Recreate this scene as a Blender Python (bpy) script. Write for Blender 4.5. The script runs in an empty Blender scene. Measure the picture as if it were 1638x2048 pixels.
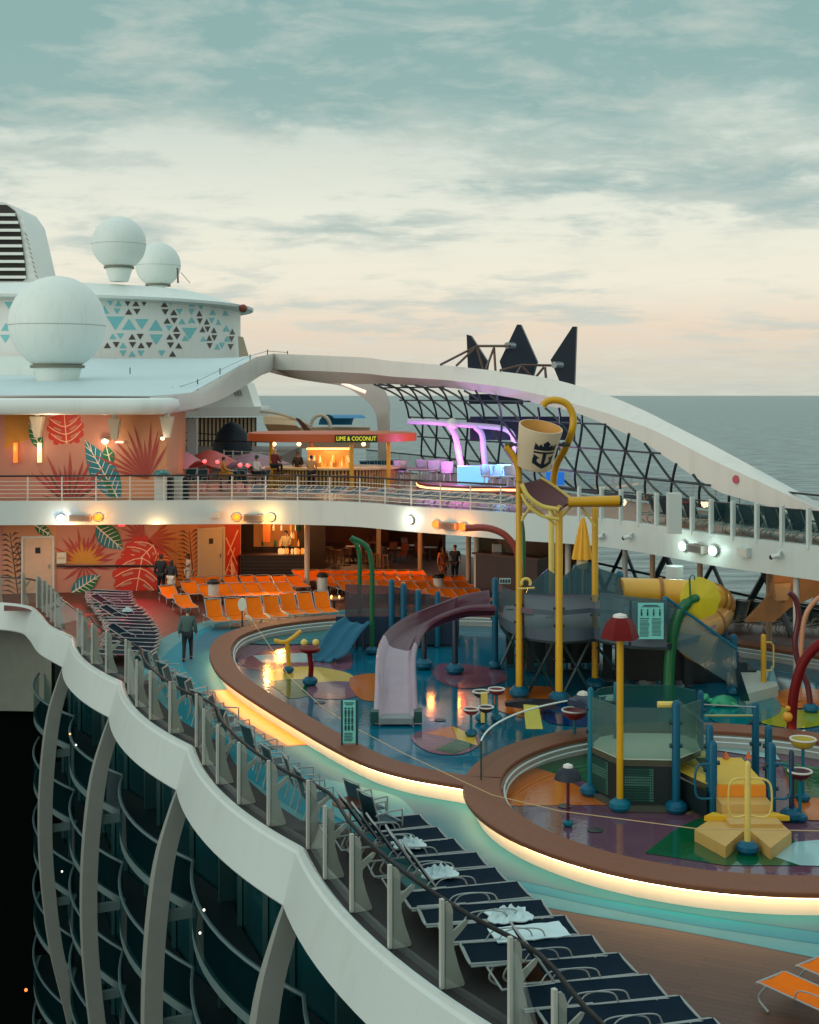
import bpy, bmesh, math, random
from mathutils import Vector, Matrix
R = math.radians
random.seed(7)
sc = bpy.context.scene
COL = sc.collection

# ------------------------------------------------ camera
F, CX, CY, H = 2600.0, 819.0, 790.0, 9.0          # focal length and principal point in photo pixels, eye height above the pool deck
cam_d = bpy.data.cameras.new('camera'); cam = bpy.data.objects.new('camera', cam_d); COL.objects.link(cam)
cam.location = (0, 0, H); cam.rotation_euler = (R(90), 0, 0)
cam_d.sensor_fit = 'VERTICAL'; cam_d.sensor_height = 36; cam_d.sensor_width = 28.8
cam_d.lens = F / 2048 * 36; cam_d.shift_y = -(1024 - CY) / 2048
cam_d.clip_start = 0.1; cam_d.clip_end = 200000
sc.camera = cam
sc.view_settings.view_transform = 'Standard'; sc.view_settings.look = 'None'
sc.view_settings.exposure = 0.0; sc.view_settings.gamma = 1

def lin(c):
    return tuple(((v/255)/12.92 if v/255 <= .04045 else ((v/255+.055)/1.055)**2.4) for v in c)

# ------------------------------------------------ sky
world = bpy.data.worlds.new('World'); sc.world = world; world.use_nodes = True
nt = world.node_tree; N = nt.nodes; L = nt.links; N.clear()
def nd(t, **k):
    n = N.new(t)
    for a, b in k.items(): setattr(n, a, b)
    return n
def mth(op, a, b=None, clamp=False):
    n = nd('ShaderNodeMath', operation=op); n.use_clamp = clamp
    for i, v in enumerate((a, b)):
        if v is None: continue
        if isinstance(v, (int, float)): n.inputs[i].default_value = v
        else: L.new(v, n.inputs[i])
    return n.outputs[0]
def mixc(f, a, b):
    n = nd('ShaderNodeMix', data_type='RGBA')
    for i, v in ((0, f), (6, a), (7, b)):
        if isinstance(v, (int, float)): n.inputs[i].default_value = v
        elif isinstance(v, tuple): n.inputs[i].default_value = (*v, 1)
        else: L.new(v, n.inputs[i])
    return n.outputs[2]
def rmp(f, stops, interp='LINEAR'):
    n = nd('ShaderNodeValToRGB'); n.color_ramp.interpolation = interp
    e = n.color_ramp.elements
    while len(e) < len(stops): e.new(.5)
    for i, (p, c) in enumerate(stops):
        e[i].position = p; e[i].color = (*c, 1) if len(c) == 3 else c
    L.new(f, n.inputs[0]); return n.outputs[0]
tc = nd('ShaderNodeTexCoord'); sep = nd('ShaderNodeSeparateXYZ'); L.new(tc.outputs['Generated'], sep.inputs[0])
x, y, z = sep.outputs
zc = mth('MAXIMUM', z, 0.0)
zz = mth('ADD', zc, 0.13)
u = mth('MULTIPLY', mth('DIVIDE', x, zz), .85); v = mth('DIVIDE', y, zz)
cb = nd('ShaderNodeCombineXYZ'); L.new(u, cb.inputs[0]); L.new(v, cb.inputs[1])
def noise(vec, scale, detail=8, rough=.55, dist=0.0, off=(0, 0, 0)):
    m = nd('ShaderNodeMapping'); L.new(vec, m.inputs[0]); m.inputs['Location'].default_value = off
    n = nd('ShaderNodeTexNoise'); L.new(m.outputs[0], n.inputs[0])
    n.inputs['Scale'].default_value = scale; n.inputs['Detail'].default_value = detail
    n.inputs['Roughness'].default_value = rough; n.inputs['Distortion'].default_value = dist
    return n.outputs[0]
nA = noise(cb.outputs[0], 01.1, 10, .60, .15, (3.1, 1.7, 0)); nB = noise(cb.outputs[0], 4.5, 8, .62, .25, (9, 2, 4))
den = mth('ADD', mth('MULTIPLY', nA, .68), mth('MULTIPLY', nB, .32))
cov = rmp(zc, [(0, (0.47,)*3), (.05, (.44,)*3), (.10, (.45,)*3), (.14, (.49,)*3), (.19, (.56,)*3), (.25, (.72,)*3), (1, (.8,)*3)])
bias = mth('MULTIPLY', mth('ADD', cov, -.5), .55)
bias = mth('ADD', bias, mth('MULTIPLY', x, .06))
mask = rmp(mth('ADD', den, bias), [(.46, (0,)*3), (.60, (1,)*3)], 'EASE')
clear = rmp(zc, [(0, lin((204, 208, 194))), (.02, lin((216, 212, 196))), (.05, lin((236, 218, 196))), (.085, lin((243, 237, 217))), (.14, lin((235, 237, 221))), (.22, lin((200, 214, 205))), (.45, lin((216, 238, 236))), (1, lin((222, 248, 250)))])
cloud = rmp(zc, [(0, lin((202, 205, 195))), (.03, lin((204, 204, 194))), (.08, lin((192, 203, 196))), (.14, lin((168, 190, 186))), (.21, lin((150, 182, 178))), (.29, lin((142, 178, 175))), (.45, lin((212, 234, 232))), (1, lin((222, 246, 248)))])
skyc = mixc(mask, clear, cloud)
lit = rmp(nB, [(.47, (0,)*3), (.66, (1,)*3)])
skyc = mixc(mth('MULTIPLY', lit, .42), skyc, lin((226, 226, 212)))
sky = nd('ShaderNodeTexSky'); sky.sky_type = 'NISHITA'; sky.sun_disc = False
SUN_EL, SUN_AZ = R(13), R(-128)
sky.sun_elevation = SUN_EL; sky.sun_rotation = SUN_AZ
STR = 0.1
up = nd('ShaderNodeVectorMath', operation='SCALE'); L.new(skyc, up.inputs[0]); up.inputs[3].default_value = 1/STR
mx = mixc(0.97, sky.outputs[0], up.outputs[0])
bg = nd('ShaderNodeBackground'); L.new(mx, bg.inputs[0]); bg.inputs[1].default_value = STR
wo = nd('ShaderNodeOutputWorld'); L.new(bg.outputs[0], wo.inputs[0])

# ------------------------------------------------ sun (veiled by cloud, dusk)
sd = bpy.data.lights.new('sun', 'SUN'); so = bpy.data.objects.new('sun', sd); COL.objects.link(so)
sd.energy = 0.8; sd.angle = R(35); sd.color = (1, .93, .84)
sdir = Vector((math.sin(SUN_AZ)*math.cos(SUN_EL), math.cos(SUN_AZ)*math.cos(SUN_EL), math.sin(SUN_EL)))
so.rotation_euler = sdir.to_track_quat('Z', 'Y').to_euler()

# ------------------------------------------------ placing: a photo pixel with a known height or depth gives a point
def G(px, py, z=0.0):
    d = (H - z) * F / (py - CY); return Vector(((px - CX) / F * d, d, z))
def A(px, py, d):
    return Vector(((px - CX) * d / F, d, H - (py - CY) * d / F))
UA = Vector((-.413, .911, 0))                      # along the ship
def hull(t, z=0.0): return Vector((15.3, 46.3, z)) + UA * t
VO = Vector((.911, .413, 0))                       # outboard

# ------------------------------------------------ materials
MATS = {}
def streak(t, b, c, rough):                      # faint run marks and plate lines of painted steel
    tcn = t.nodes.new('ShaderNodeTexCoord'); mp = t.nodes.new('ShaderNodeMapping'); mp.inputs['Scale'].default_value = (2.2, 2.2, .22)
    n = t.nodes.new('ShaderNodeTexNoise'); n.inputs['Scale'].default_value = 1; n.inputs['Detail'].default_value = 6; n.inputs['Roughness'].default_value = .7
    t.links.new(tcn.outputs['Object'], mp.inputs[0]); t.links.new(mp.outputs[0], n.inputs[0])
    r = t.nodes.new('ShaderNodeValToRGB'); r.name = 'streaks'; r.color_ramp.elements[0].position = .52; r.color_ramp.elements[0].color = (1, 1, 1, 1)
    r.color_ramp.elements[1].position = .78; r.color_ramp.elements[1].color = (.89, .88, .84, 1); t.links.new(n.outputs[0], r.inputs[0])
def mat(name, col, rough=.5, metal=0, var=.12, vscale=3.0, bump=0.0, bscale=40, spec=.5, emit=None, estr=0, coat=0):
    if name in MATS: return MATS[name]
    m = bpy.data.materials.new(name); m.use_nodes = True; MATS[name] = m
    t = m.node_tree; b = t.nodes['Principled BSDF']
    c = lin(col) if max(col) > 1 else col
    b.inputs['Base Color'].default_value = (*c, 1); b.inputs['Roughness'].default_value = rough
    b.inputs['Metallic'].default_value = metal; b.inputs['Specular IOR Level'].default_value = spec
    b.inputs['Coat Weight'].default_value = coat
    if name.startswith(('white', 'roof_w', 'arch_p', 'deckhouse', 'radome', 'warm_w')): streak(t, b, c, rough)
    if emit:
        b.inputs['Emission Color'].default_value = (*(lin(emit) if max(emit) > 1 else emit), 1); b.inputs['Emission Strength'].default_value = estr
    if var or bump:
        tcn = t.nodes.new('ShaderNodeTexCoord')
    if var:
        n = t.nodes.new('ShaderNodeTexNoise'); n.inputs['Scale'].default_value = vscale; n.inputs['Detail'].default_value = 5
        t.links.new(tcn.outputs['Object'], n.inputs[0])
        mx = t.nodes.new('ShaderNodeMix'); mx.data_type = 'RGBA'
        mx.inputs[6].default_value = (*[v*(1-var*1.3) for v in c], 1); mx.inputs[7].default_value = (*[min(1, v*(1+var)) for v in c], 1)
        t.links.new(n.outputs[0], mx.inputs[0]); t.links.new(mx.outputs[2], b.inputs['Base Color'])
        if 'streaks' in t.nodes:
            m2 = t.nodes.new('ShaderNodeMix'); m2.data_type = 'RGBA'; m2.blend_type = 'MULTIPLY'; m2.inputs[0].default_value = 1
            t.links.new(mx.outputs[2], m2.inputs[6]); t.links.new(t.nodes['streaks'].outputs[0], m2.inputs[7]); t.links.new(m2.outputs[2], b.inputs['Base Color'])
        if name.startswith('wet_'):
            rr = t.nodes.new('ShaderNodeValToRGB'); rr.color_ramp.elements[0].position = .40; rr.color_ramp.elements[0].color = (.03,)*3+(1,); rr.color_ramp.elements[1].position = .62; rr.color_ramp.elements[1].color = (.12,)*3+(1,)
            n3 = t.nodes.new('ShaderNodeTexNoise'); n3.inputs['Scale'].default_value = .55; n3.inputs['Detail'].default_value = 6
            t.links.new(tcn.outputs['Object'], n3.inputs[0]); t.links.new(n3.outputs[0], rr.inputs[0]); t.links.new(rr.outputs[0], b.inputs['Roughness'])
    if bump:
        n2 = t.nodes.new('ShaderNodeTexNoise'); n2.inputs['Scale'].default_value = bscale; n2.inputs['Detail'].default_value = 4
        t.links.new(tcn.outputs['Object'], n2.inputs[0])
        bp = t.nodes.new('ShaderNodeBump'); bp.inputs['Strength'].default_value = bump; bp.inputs['Distance'].default_value = .02
        t.links.new(n2.outputs[0], bp.inputs['Height']); t.links.new(bp.outputs[0], b.inputs['Normal'])
    return m
def glass(name, tint, refl=.1, body=None, bodyf=0, rough=.02):
    if name in MATS: return MATS[name]
    m = bpy.data.materials.new(name); m.use_nodes = True; MATS[name] = m
    t = m.node_tree; t.nodes.clear()
    o = t.nodes.new('ShaderNodeOutputMaterial'); tr = t.nodes.new('ShaderNodeBsdfTransparent'); tr.inputs[0].default_value = (*tint, 1)
    gl = t.nodes.new('ShaderNodeBsdfGlossy'); gl.inputs['Roughness'].default_value = rough
    src = tr
    if body:
        df = t.nodes.new('ShaderNodeBsdfDiffuse'); df.inputs[0].default_value = (*lin(body), 1)
        mb_ = t.nodes.new('ShaderNodeMixShader'); mb_.inputs[0].default_value = bodyf
        t.links.new(tr.outputs[0], mb_.inputs[1]); t.links.new(df.outputs[0], mb_.inputs[2]); src = mb_
    fr = t.nodes.new('ShaderNodeLayerWeight'); fr.inputs[0].default_value = .5
    pw = t.nodes.new('ShaderNodeMath'); pw.operation = 'POWER'; pw.inputs[1].default_value = 4; t.links.new(fr.outputs['Facing'], pw.inputs[0])
    ad = t.nodes.new('ShaderNodeMath'); ad.operation = 'MULTIPLY_ADD'; ad.use_clamp = True; ad.inputs[1].default_value = .5; ad.inputs[2].default_value = refl*.6
    t.links.new(pw.outputs[0], ad.inputs[0])
    mx = t.nodes.new('ShaderNodeMixShader'); t.links.new(ad.outputs[0], mx.inputs[0])
    t.links.new(src.outputs[0], mx.inputs[1]); t.links.new(gl.outputs[0], mx.inputs[2]); t.links.new(mx.outputs[0], o.inputs[0])
    return m
def planks(name, col, w=.12, rot=0, rough=.6, dark=.55):
    m = mat(name, col, rough, var=0); t = m.node_tree; b = t.nodes['Principled BSDF']
    tcn = t.nodes.new('ShaderNodeTexCoord'); mp = t.nodes.new('ShaderNodeMapping'); mp.inputs['Rotation'].default_value = (0, 0, rot)
    t.links.new(tcn.outputs['Object'], mp.inputs[0])
    br = t.nodes.new('ShaderNodeTexBrick'); t.links.new(mp.outputs[0], br.inputs[0])
    c = lin(col)
    br.inputs['Color1'].default_value = (*[v*.85 for v in c], 1); br.inputs['Color2'].default_value = (*[v*1.15 for v in c], 1)
    br.inputs['Mortar'].default_value = (*[v*dark for v in c], 1)
    br.inputs['Scale'].default_value = 1; br.inputs['Brick Width'].default_value = 1.8; br.inputs['Row Height'].default_value = w
    br.inputs['Mortar Size'].default_value = w*.07
    ns = t.nodes.new('ShaderNodeTexNoise'); ns.inputs['Scale'].default_value = .8; t.links.new(tcn.outputs['Object'], ns.inputs[0])
    mx = t.nodes.new('ShaderNodeMix'); mx.data_type = 'RGBA'; mx.blend_type = 'MULTIPLY'; mx.inputs[0].default_value = 1
    rp = t.nodes.new('ShaderNodeValToRGB'); rp.color_ramp.elements[0].color = (.7,)*3+(1,); rp.color_ramp.elements[1].color = (1.2,)*3+(1,)
    t.links.new(ns.outputs[0], rp.inputs[0]); t.links.new(br.outputs[0], mx.inputs[6]); t.links.new(rp.outputs[0], mx.inputs[7])
    t.links.new(mx.outputs[2], b.inputs['Base Color'])
    return m

white = mat('white_paint', (196, 205, 200), .38, var=.05, vscale=.6)
white2 = mat('warm_white_paint', (205, 200, 190), .45, var=.06, vscale=.8)
cream = mat('cream_paint', (205, 190, 165), .5, var=.08)
tan = mat('tan_paint', (188, 160, 128), .5, var=.08)
steel = mat('grey_metal', (150, 155, 155), .35, .6, var=.08)
darkrail = mat('dark_rail', (30, 24, 24), .4); ledgerail = mat('ledge_rail', (14, 18, 20), .45, spec=.25)
black = mat('black', (14, 17, 19), .5)
ink = mat('ink_blue', (10, 24, 36), .45, var=.1)
navy = mat('navy_sling', (8, 30, 44), .85, spec=.1, var=.2, vscale=6, bump=.15, bscale=200)
piping = mat('pale_frame', (150, 156, 154), .4, .3, var=.05)
teal = mat('teal_sling', (8, 56, 66), .7, spec=.2, var=.2, vscale=5)
orange = mat('orange_sling', (226, 108, 4), .8, spec=.15, var=.12, vscale=5, bump=.1, bscale=150)
yellow = mat('yellow_paint', (206, 154, 20), .35, var=.08)
yellow2 = mat('pale_yellow_paint', (214, 186, 92), .4, var=.1)
blueP = mat('blue_paint', (0, 84, 110), .4, spec=.3, var=.1)
blueL = mat('light_blue_paint', (4, 104, 122), .4, spec=.3, var=.1)
greenP = mat('green_paint', (8, 92, 50), .35, var=.1)
redP = mat('red_paint', (104, 6, 8), .5, spec=.2, var=.12)
maroon = mat('maroon_paint', (90, 30, 38), .35, var=.12)
purple = mat('plum_plastic', (80, 34, 52), .22, var=.12, vscale=1.5, coat=.3)
trussm = mat('dark_green_steel', (16, 42, 46), .4, var=.1)
tealdk = mat('dark_teal_glass', (8, 38, 42), .08, var=.3, vscale=.4, spec=.6)
clearg = glass('clear_glass', (.90, .95, .94), .08)
smoke = glass('smoked_panel', (.72, .78, .78), .06, (100, 134, 142), .30, .10)
woodd = planks('deck_boards', (76, 46, 34), .14, R(25), .55)
brownrub = mat('brown_curb', (118, 66, 38), .55, var=.18, vscale=8, bump=.3, bscale=60)
darkbrown = mat('dark_brown', (52, 34, 26), .5, var=.2)

# ------------------------------------------------ mesh helpers
class MB:
    def __init__(s): s.v = []; s.f = []; s.m = []
    def add(s, vs, fs, mi=0):
        o = len(s.v); s.v += [Vector(p) for p in vs]; s.f += [tuple(i+o for i in f) for f in fs]; s.m += [mi]*len(fs); return s
    def box(s, c, d, rz=0, mi=0, M=None):
        x, y, z = [k/2 for k in d]
        P = [Vector((a*x, b*y, e*z)) for e in (-1, 1) for b in (-1, 1) for a in (-1, 1)]
        Q = Matrix.Rotation(rz, 4, 'Z')
        P = [(M @ p if M else Q @ p) + Vector(c) for p in P]
        return s.add(P, [(0, 2, 3, 1), (4, 5, 7, 6), (0, 1, 5, 4), (2, 6, 7, 3), (0, 4, 6, 2), (1, 3, 7, 5)], mi)
    def tube(s, pts, r, n=8, mi=0, caps=True):
        pts = [Vector(p) for p in pts]; k = len(pts); o = len(s.v)
        rs = r if isinstance(r, (list, tuple)) else [r]*k
        up = None
        for i, p in enumerate(pts):
            d = (pts[min(i+1, k-1)] - pts[max(i-1, 0)]).normalized()
            if up is None:
                up = Vector((0, 0, 1)) if abs(d.z) < .9 else Vector((1, 0, 0))
            a = d.cross(up)
            if a.length < 1e-5: a = d.cross(Vector((0, 1, 0)))
            a.normalize(); b = a.cross(d).normalized(); up = b
            for j in range(n):
                t = 2*math.pi*j/n; s.v.append(p + (a*math.cos(t) + b*math.sin(t))*rs[i])
        for i in range(k-1):
            for j in range(n):
                s.f.append((o+i*n+j, o+i*n+(j+1) % n, o+(i+1)*n+(j+1) % n, o+(i+1)*n+j)); s.m.append(mi)
        if caps:
            s.f.append(tuple(o+j for j in range(n-1, -1, -1))); s.m.append(mi)
            s.f.append(tuple(o+(k-1)*n+j for j in range(n))); s.m.append(mi)
        return s
    def prism(s, poly, z0, z1, mi=0, side=None):
        n = len(poly); vs = [(p[0], p[1], z0) for p in poly] + [(p[0], p[1], z1) for p in poly]
        s.add(vs, [tuple(range(n-1, -1, -1)), tuple(range(n, 2*n))], mi)
        o = len(s.v) - 2*n
        for i in range(n):
            j = (i+1) % n; s.f.append((o+i, o+j, o+n+j, o+n+i)); s.m.append(mi if side is None else side)
        return s
    def slab(s, poly, nrm, th, mi=0):                 # thick flat polygon in any plane
        nrm = Vector(nrm).normalized()*th; n = len(poly)
        vs = [Vector(p) for p in poly] + [Vector(p)+nrm for p in poly]
        o = len(s.v); s.add(vs, [tuple(range(n-1, -1, -1)), tuple(range(n, 2*n))], mi)
        for i in range(n):
            j = (i+1) % n; s.f.append((o+i, o+j, o+n+j, o+n+i)); s.m.append(mi)
        return s
    def lathe(s, prof, c, n=20, mi=0, a0=0, a1=2*math.pi):
        full = abs(a1-a0-2*math.pi) < 1e-6; k = n if full else n+1; o = len(s.v); c = Vector(c)
        for r, z in prof:
            for j in range(k):
                t = a0+(a1-a0)*j/n; s.v.append(c + Vector((r*math.cos(t), r*math.sin(t), z)))
        for i in range(len(prof)-1):
            for j in range(n):
                j2 = (j+1) % k if full else j+1
                s.f.append((o+i*k+j, o+i*k+j2, o+(i+1)*k+j2, o+(i+1)*k+j)); s.m.append(mi)
        if full:
            if prof[0][0] > 1e-4: s.f.append(tuple(o+j for j in range(k-1, -1, -1))); s.m.append(mi)
            if prof[-1][0] > 1e-4: s.f.append(tuple(o+(len(prof)-1)*k+j for j in range(k))); s.m.append(mi)
        return s
    def loft(s, secs, closed=True, caps=True, mi=0):
        n = len(secs[0]); o = len(s.v)
        for q in secs: s.v += [Vector(p) for p in q]
        for i in range(len(secs)-1):
            for j in range(n if closed else n-1):
                k = (j+1) % n; s.f.append((o+i*n+j, o+i*n+k, o+(i+1)*n+k, o+(i+1)*n+j)); s.m.append(mi)
        if closed and caps:
            s.f.append(tuple(o+j for j in range(n-1, -1, -1))); s.m.append(mi)
            s.f.append(tuple(o+(len(secs)-1)*n+j for j in range(n))); s.m.append(mi)
        return s
    def sphere(s, c, r, n=12, sq=1, mi=0):
        return s.lathe([(r*math.sin(math.pi*i/n)+1e-5, -r*sq*math.cos(math.pi*i/n)) for i in range(n+1)], c, n, mi)
    def build(s, name, mats, parent=None, smooth=35):
        off = Vector((0, 0, 0)); p = parent
        while p: off += p.location; p = p.parent
        me = bpy.data.meshes.new(name); me.from_pydata([tuple(q-off) for q in s.v], [], s.f)
        if not isinstance(mats, (list, tuple)): mats = [mats]
        for m in mats: me.materials.append(m)
        me.polygons.foreach_set('material_index', s.m)
        bm = bmesh.new(); bm.from_mesh(me); bmesh.ops.recalc_face_normals(bm, faces=bm.faces); bm.to_mesh(me); bm.free()
        if smooth:
            me.shade_smooth(); me.set_sharp_from_angle(angle=R(smooth))
        me.update()
        o = bpy.data.objects.new(name, me); COL.objects.link(o)
        if parent: o.parent = parent
        return o
def tag(o, label=None, cat=None, group=None, kind=None):
    if label: o['label'] = label
    if cat: o['category'] = cat
    if group: o['group'] = group
    if kind: o['kind'] = kind
    return o
def thing(name, label, cat, loc=(0, 0, 0), group=None):
    o = bpy.data.objects.new(name, None); COL.objects.link(o); o.location = Vector(loc); o.empty_display_size = .2
    return tag(o, label, cat, group)
def copy_tree(o, parent=None):
    c = o.copy(); COL.objects.link(c); c.parent = parent
    for ch in KIDS(o): copy_tree(ch, c)
    return c
def KIDS(o): return [q for q in list(COL.objects) if q.parent == o]
def smooth_path(pts, n=6, closed=False):
    pts = [Vector(p) for p in pts]; k = len(pts); out = []
    for i in range(k if closed else k-1):
        p0 = pts[(i-1) % k] if closed or i > 0 else pts[0]*2-pts[1]
        p1 = pts[i]; p2 = pts[(i+1) % k]; p3 = pts[(i+2) % k] if closed or i < k-2 else pts[-1]*2-pts[-2]
        for j in range(n):
            t = j/n
            out.append(.5*((2*p1)+(p2-p0)*t+(2*p0-5*p1+4*p2-p3)*t*t+(3*p1-p0-3*p2+p3)*t**3))
    if not closed: out.append(pts[-1])
    return out
def interp(tab, x):
    if x <= tab[0][0]: return tab[0][1]
    for (a, b), (c, d) in zip(tab, tab[1:]):
        if x <= c: return b + (d-b)*(x-a)/(c-a)
    return tab[-1][1]
def point_light(name, loc, col, power, radius=.15):
    l = bpy.data.lights.new(name, 'POINT'); l.energy = power; l.color = col; l.shadow_soft_size = radius
    o = bpy.data.objects.new(name, l); COL.objects.link(o); o.location = loc; return o
def spot_light(name, loc, to, col, power, ang=60, blend=.8):
    l = bpy.data.lights.new(name, 'SPOT'); l.energy = power; l.color = col; l.spot_size = R(ang); l.spot_blend = blend; l.shadow_soft_size = .12
    o = bpy.data.objects.new(name, l); COL.objects.link(o); o.location = loc
    o.rotation_euler = (Vector(loc)-Vector(to)).to_track_quat('Z', 'Y').to_euler(); return o
def offset(path, w):                              # plan offset of a polyline, to the left
    out = []
    for i, p in enumerate(path):
        d = (path[min(i+1, len(path)-1)] - path[max(i-1, 0)]); d.z = 0; d.normalize()
        out.append(p + Vector((-d.y, d.x, 0))*w)
    return out

def along(path, step, start=0):
    out = []; acc = start; i = 0; s = 0
    for p, q in zip(path, path[1:]):
        l = (q-p).length
        while acc <= s + l: out.append(p.lerp(q, (acc-s)/l)); acc += step
        s += l
    return out

# ================================================ SEA, SHIP DECKS
sea_m = mat('sea_water', (.045, .085, .09), .32, var=0, spec=.30)
t_ = sea_m.node_tree; b_ = t_.nodes['Principled BSDF']
tcn = t_.nodes.new('ShaderNodeTexCoord'); mp = t_.nodes.new('ShaderNodeMapping'); t_.links.new(tcn.outputs['Object'], mp.inputs[0])
mp.inputs['Scale'].default_value = (.35, 1, 1)
n1 = t_.nodes.new('ShaderNodeTexNoise'); n1.inputs['Scale'].default_value = .12; n1.inputs['Detail'].default_value = 9; n1.inputs['Roughness'].default_value = .62
t_.links.new(mp.outputs[0], n1.inputs[0])
bp = t_.nodes.new('ShaderNodeBump'); bp.inputs['Strength'].default_value = 1; bp.inputs['Distance'].default_value = 6.0
t_.links.new(n1.outputs[0], bp.inputs['Height']); t_.links.new(bp.outputs[0], b_.inputs['Normal'])
rp = t_.nodes.new('ShaderNodeValToRGB'); rp.color_ramp.elements[0].position = .35; rp.color_ramp.elements[1].position = .68
rp.color_ramp.elements[0].color = (.035, .085, .09, 1); rp.color_ramp.elements[1].color = (.30, .40, .39, 1)
t_.links.new(n1.outputs[0], rp.inputs[0]); t_.links.new(rp.outputs[0], b_.inputs['Base Color'])
m = MB(); S = 90000; m.add([(-S, -2000, -42), (S, -2000, -42), (S, S, -42), (-S, S, -42)], [(0, 1, 2, 3)])
tag(m.build('sea', sea_m), kind='structure')

# ledge of the opening: scalloped bays, each about eight metres
Z0 = 0.0
def px_d(lst, z=0): return [G(a, b, z) for a, b in lst]
K0 = Vector((-2.15, 25.6, 0)); KS = Vector((-3.42, 7.42, 0))          # cusp and step from cusp to cusp
NB = 4
NOUT = Vector((-.908, -.419, 0))
def bay_arc(k, sag, n=14, inset=0.0):                                 # arc from cusp k (near) to cusp k+1 (far)
    a = K0 + KS*k; b = K0 + KS*(k+1); out = []
    for i in range(n+1):
        t = i/n; out.append(a.lerp(b, t) + NOUT*(sag*4*t*(1-t) - inset))
    return out
top_edge = []
for k in range(-3, NB-1):
    arc = bay_arc(k, .42)
    top_edge += arc if not top_edge else arc[1:]
far_end = [Vector(p) for p in ((-14.0, 50.4, 0), (-15.2, 53.2, 0), (-16.2, 55.0, 0), (-18.0, 55.9, 0), (-22, 56.2, 0), (-40, 56.5, 0))]
far_s = smooth_path([top_edge[-1]] + far_end, 5)
top_edge_full = top_edge + far_s[1:]
deck_poly = [p for p in top_edge_full] + [Vector((-60, 57, 0)), Vector((-60, 140, 0))] + [hull(95), hull(-60)] + [Vector((30, -6, 0)), Vector((11, -2, 0))]
m = MB(); m.prism(deck_poly, -.35, 0)
tag(m.build('deck_floor', woodd), kind='structure')

# white fascia of the ledge, leaning under the deck, cap and dark gap
m = MB()
def ledge_sec(p, d):
    o = Vector((-d.y, d.x, 0)).normalized()       # outward (left of travel)
    if o.dot(NOUT) < 0: o = -o
    return [p - o*.10 + Vector((0, 0, .05)), p - o*.04 + Vector((0, 0, .10)), p + o*.03 + Vector((0, 0, .10)), p + o*.05 + Vector((0, 0, .03)), p + o*.10 + Vector((0, 0, -.02)), p + o*.36 + Vector((0, 0, -.98)), p + o*.32 + Vector((0, 0, -1.03)), p - o*.45 + Vector((0, 0, -1.10)), p - o*.5 + Vector((0, 0, -.4))]
segs = [bay_arc(k, .42) for k in range(-3, NB-1)]
segs.append(far_s)
for sgm in segs:
    m.loft([ledge_sec(p, sgm[min(i+1, len(sgm)-1)]-sgm[max(i-1, 0)]) for i, p in enumerate(sgm)])
ledge = thing('deck_ledge', 'long scalloped white ledge running down the left side above the balconies', 'ledge', (-9, 41, 0))
m.build('fascia', white, ledge, smooth=14)

# ---- glass balcony facade below the ledge
fac = thing('balcony_facade', 'dark teal glass balcony wall with curved white slab edges under the scalloped ledge', 'balcony wall', (-9, 41, -8))
FL = 2.72
slabm = mat('slab_edge', (96, 116, 114), .45, var=.08)
railm = mat('balcony_rail', (84, 108, 110), .45, .2, var=.05)
gtint = glass('balcony_glass', (.34, .60, .62), .10, (4, 44, 50), .28)
gdark = mat('cabin_glass', (10, 58, 62), .12, var=.5, vscale=.35)
for k in range(-2, NB):
    for fl in range(0, 7):
        z = -1.25 - FL*(fl+1)
        arc = bay_arc(k, .72, 12, .08)
        arcb = bay_arc(k, .45, 12, 1.1)
        arci = [p - NOUT*.1 for p in arc]
        m = MB(); m.loft([[p+Vector((0, 0, z)), p+Vector((0, 0, z-.22)), q+Vector((0, 0, z-.22)), q+Vector((0, 0, z))] for p, q in zip(arc, arci)])
        sl_ = m.build('balcony_slab', slabm, fac)
        m = MB(); m.loft([[p+Vector((0, 0, z-.02)), p+Vector((0, 0, z-.19)), q+Vector((0, 0, z-.19)), q+Vector((0, 0, z-.02))] for p, q in zip(arci, arcb)])
        m.build('balcony_floor', mat('balcony_floor_dark', (14, 34, 36), .6), sl_)
        m = MB(); m.tube([p + Vector((0, 0, z+1.12)) for p in arc], .05, 6); 
        m.build('balcony_rail', railm, fac)
        m = MB(); m.loft([[p+Vector((0, 0, z+.02)), p+Vector((0, 0, z+1.08))] for p in arc], closed=False)
        m.build('balcony_glass', gtint, fac, smooth=60)
    m = MB(); arcb = bay_arc(k, .45, 10, 1.15)
    m.loft([[p+Vector((0, 0, -1.2)), p+Vector((0, 0, -24))] for p in arcb], closed=False)
    m.build('cabin_window', gdark, fac, smooth=60)
    m = MB(); c = K0 + KS*k - NOUT*1.5
    m.box(c + Vector((0, 0, -12)), (1.5, .12, 22), math.atan2(-.419, -.908)); m.build('cabin_divider', mat('divider', (52, 84, 84), .4), fac)
    m = MB()
    for t in (.3, .55, .8):
        c = arcb[int(t*10)] + NOUT*.06
        m.box(c + Vector((0, 0, -12)), (.12, .1, 22))
    m.build('window_frame', mat('divider', (52, 84, 84), .4), fac)
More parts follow.
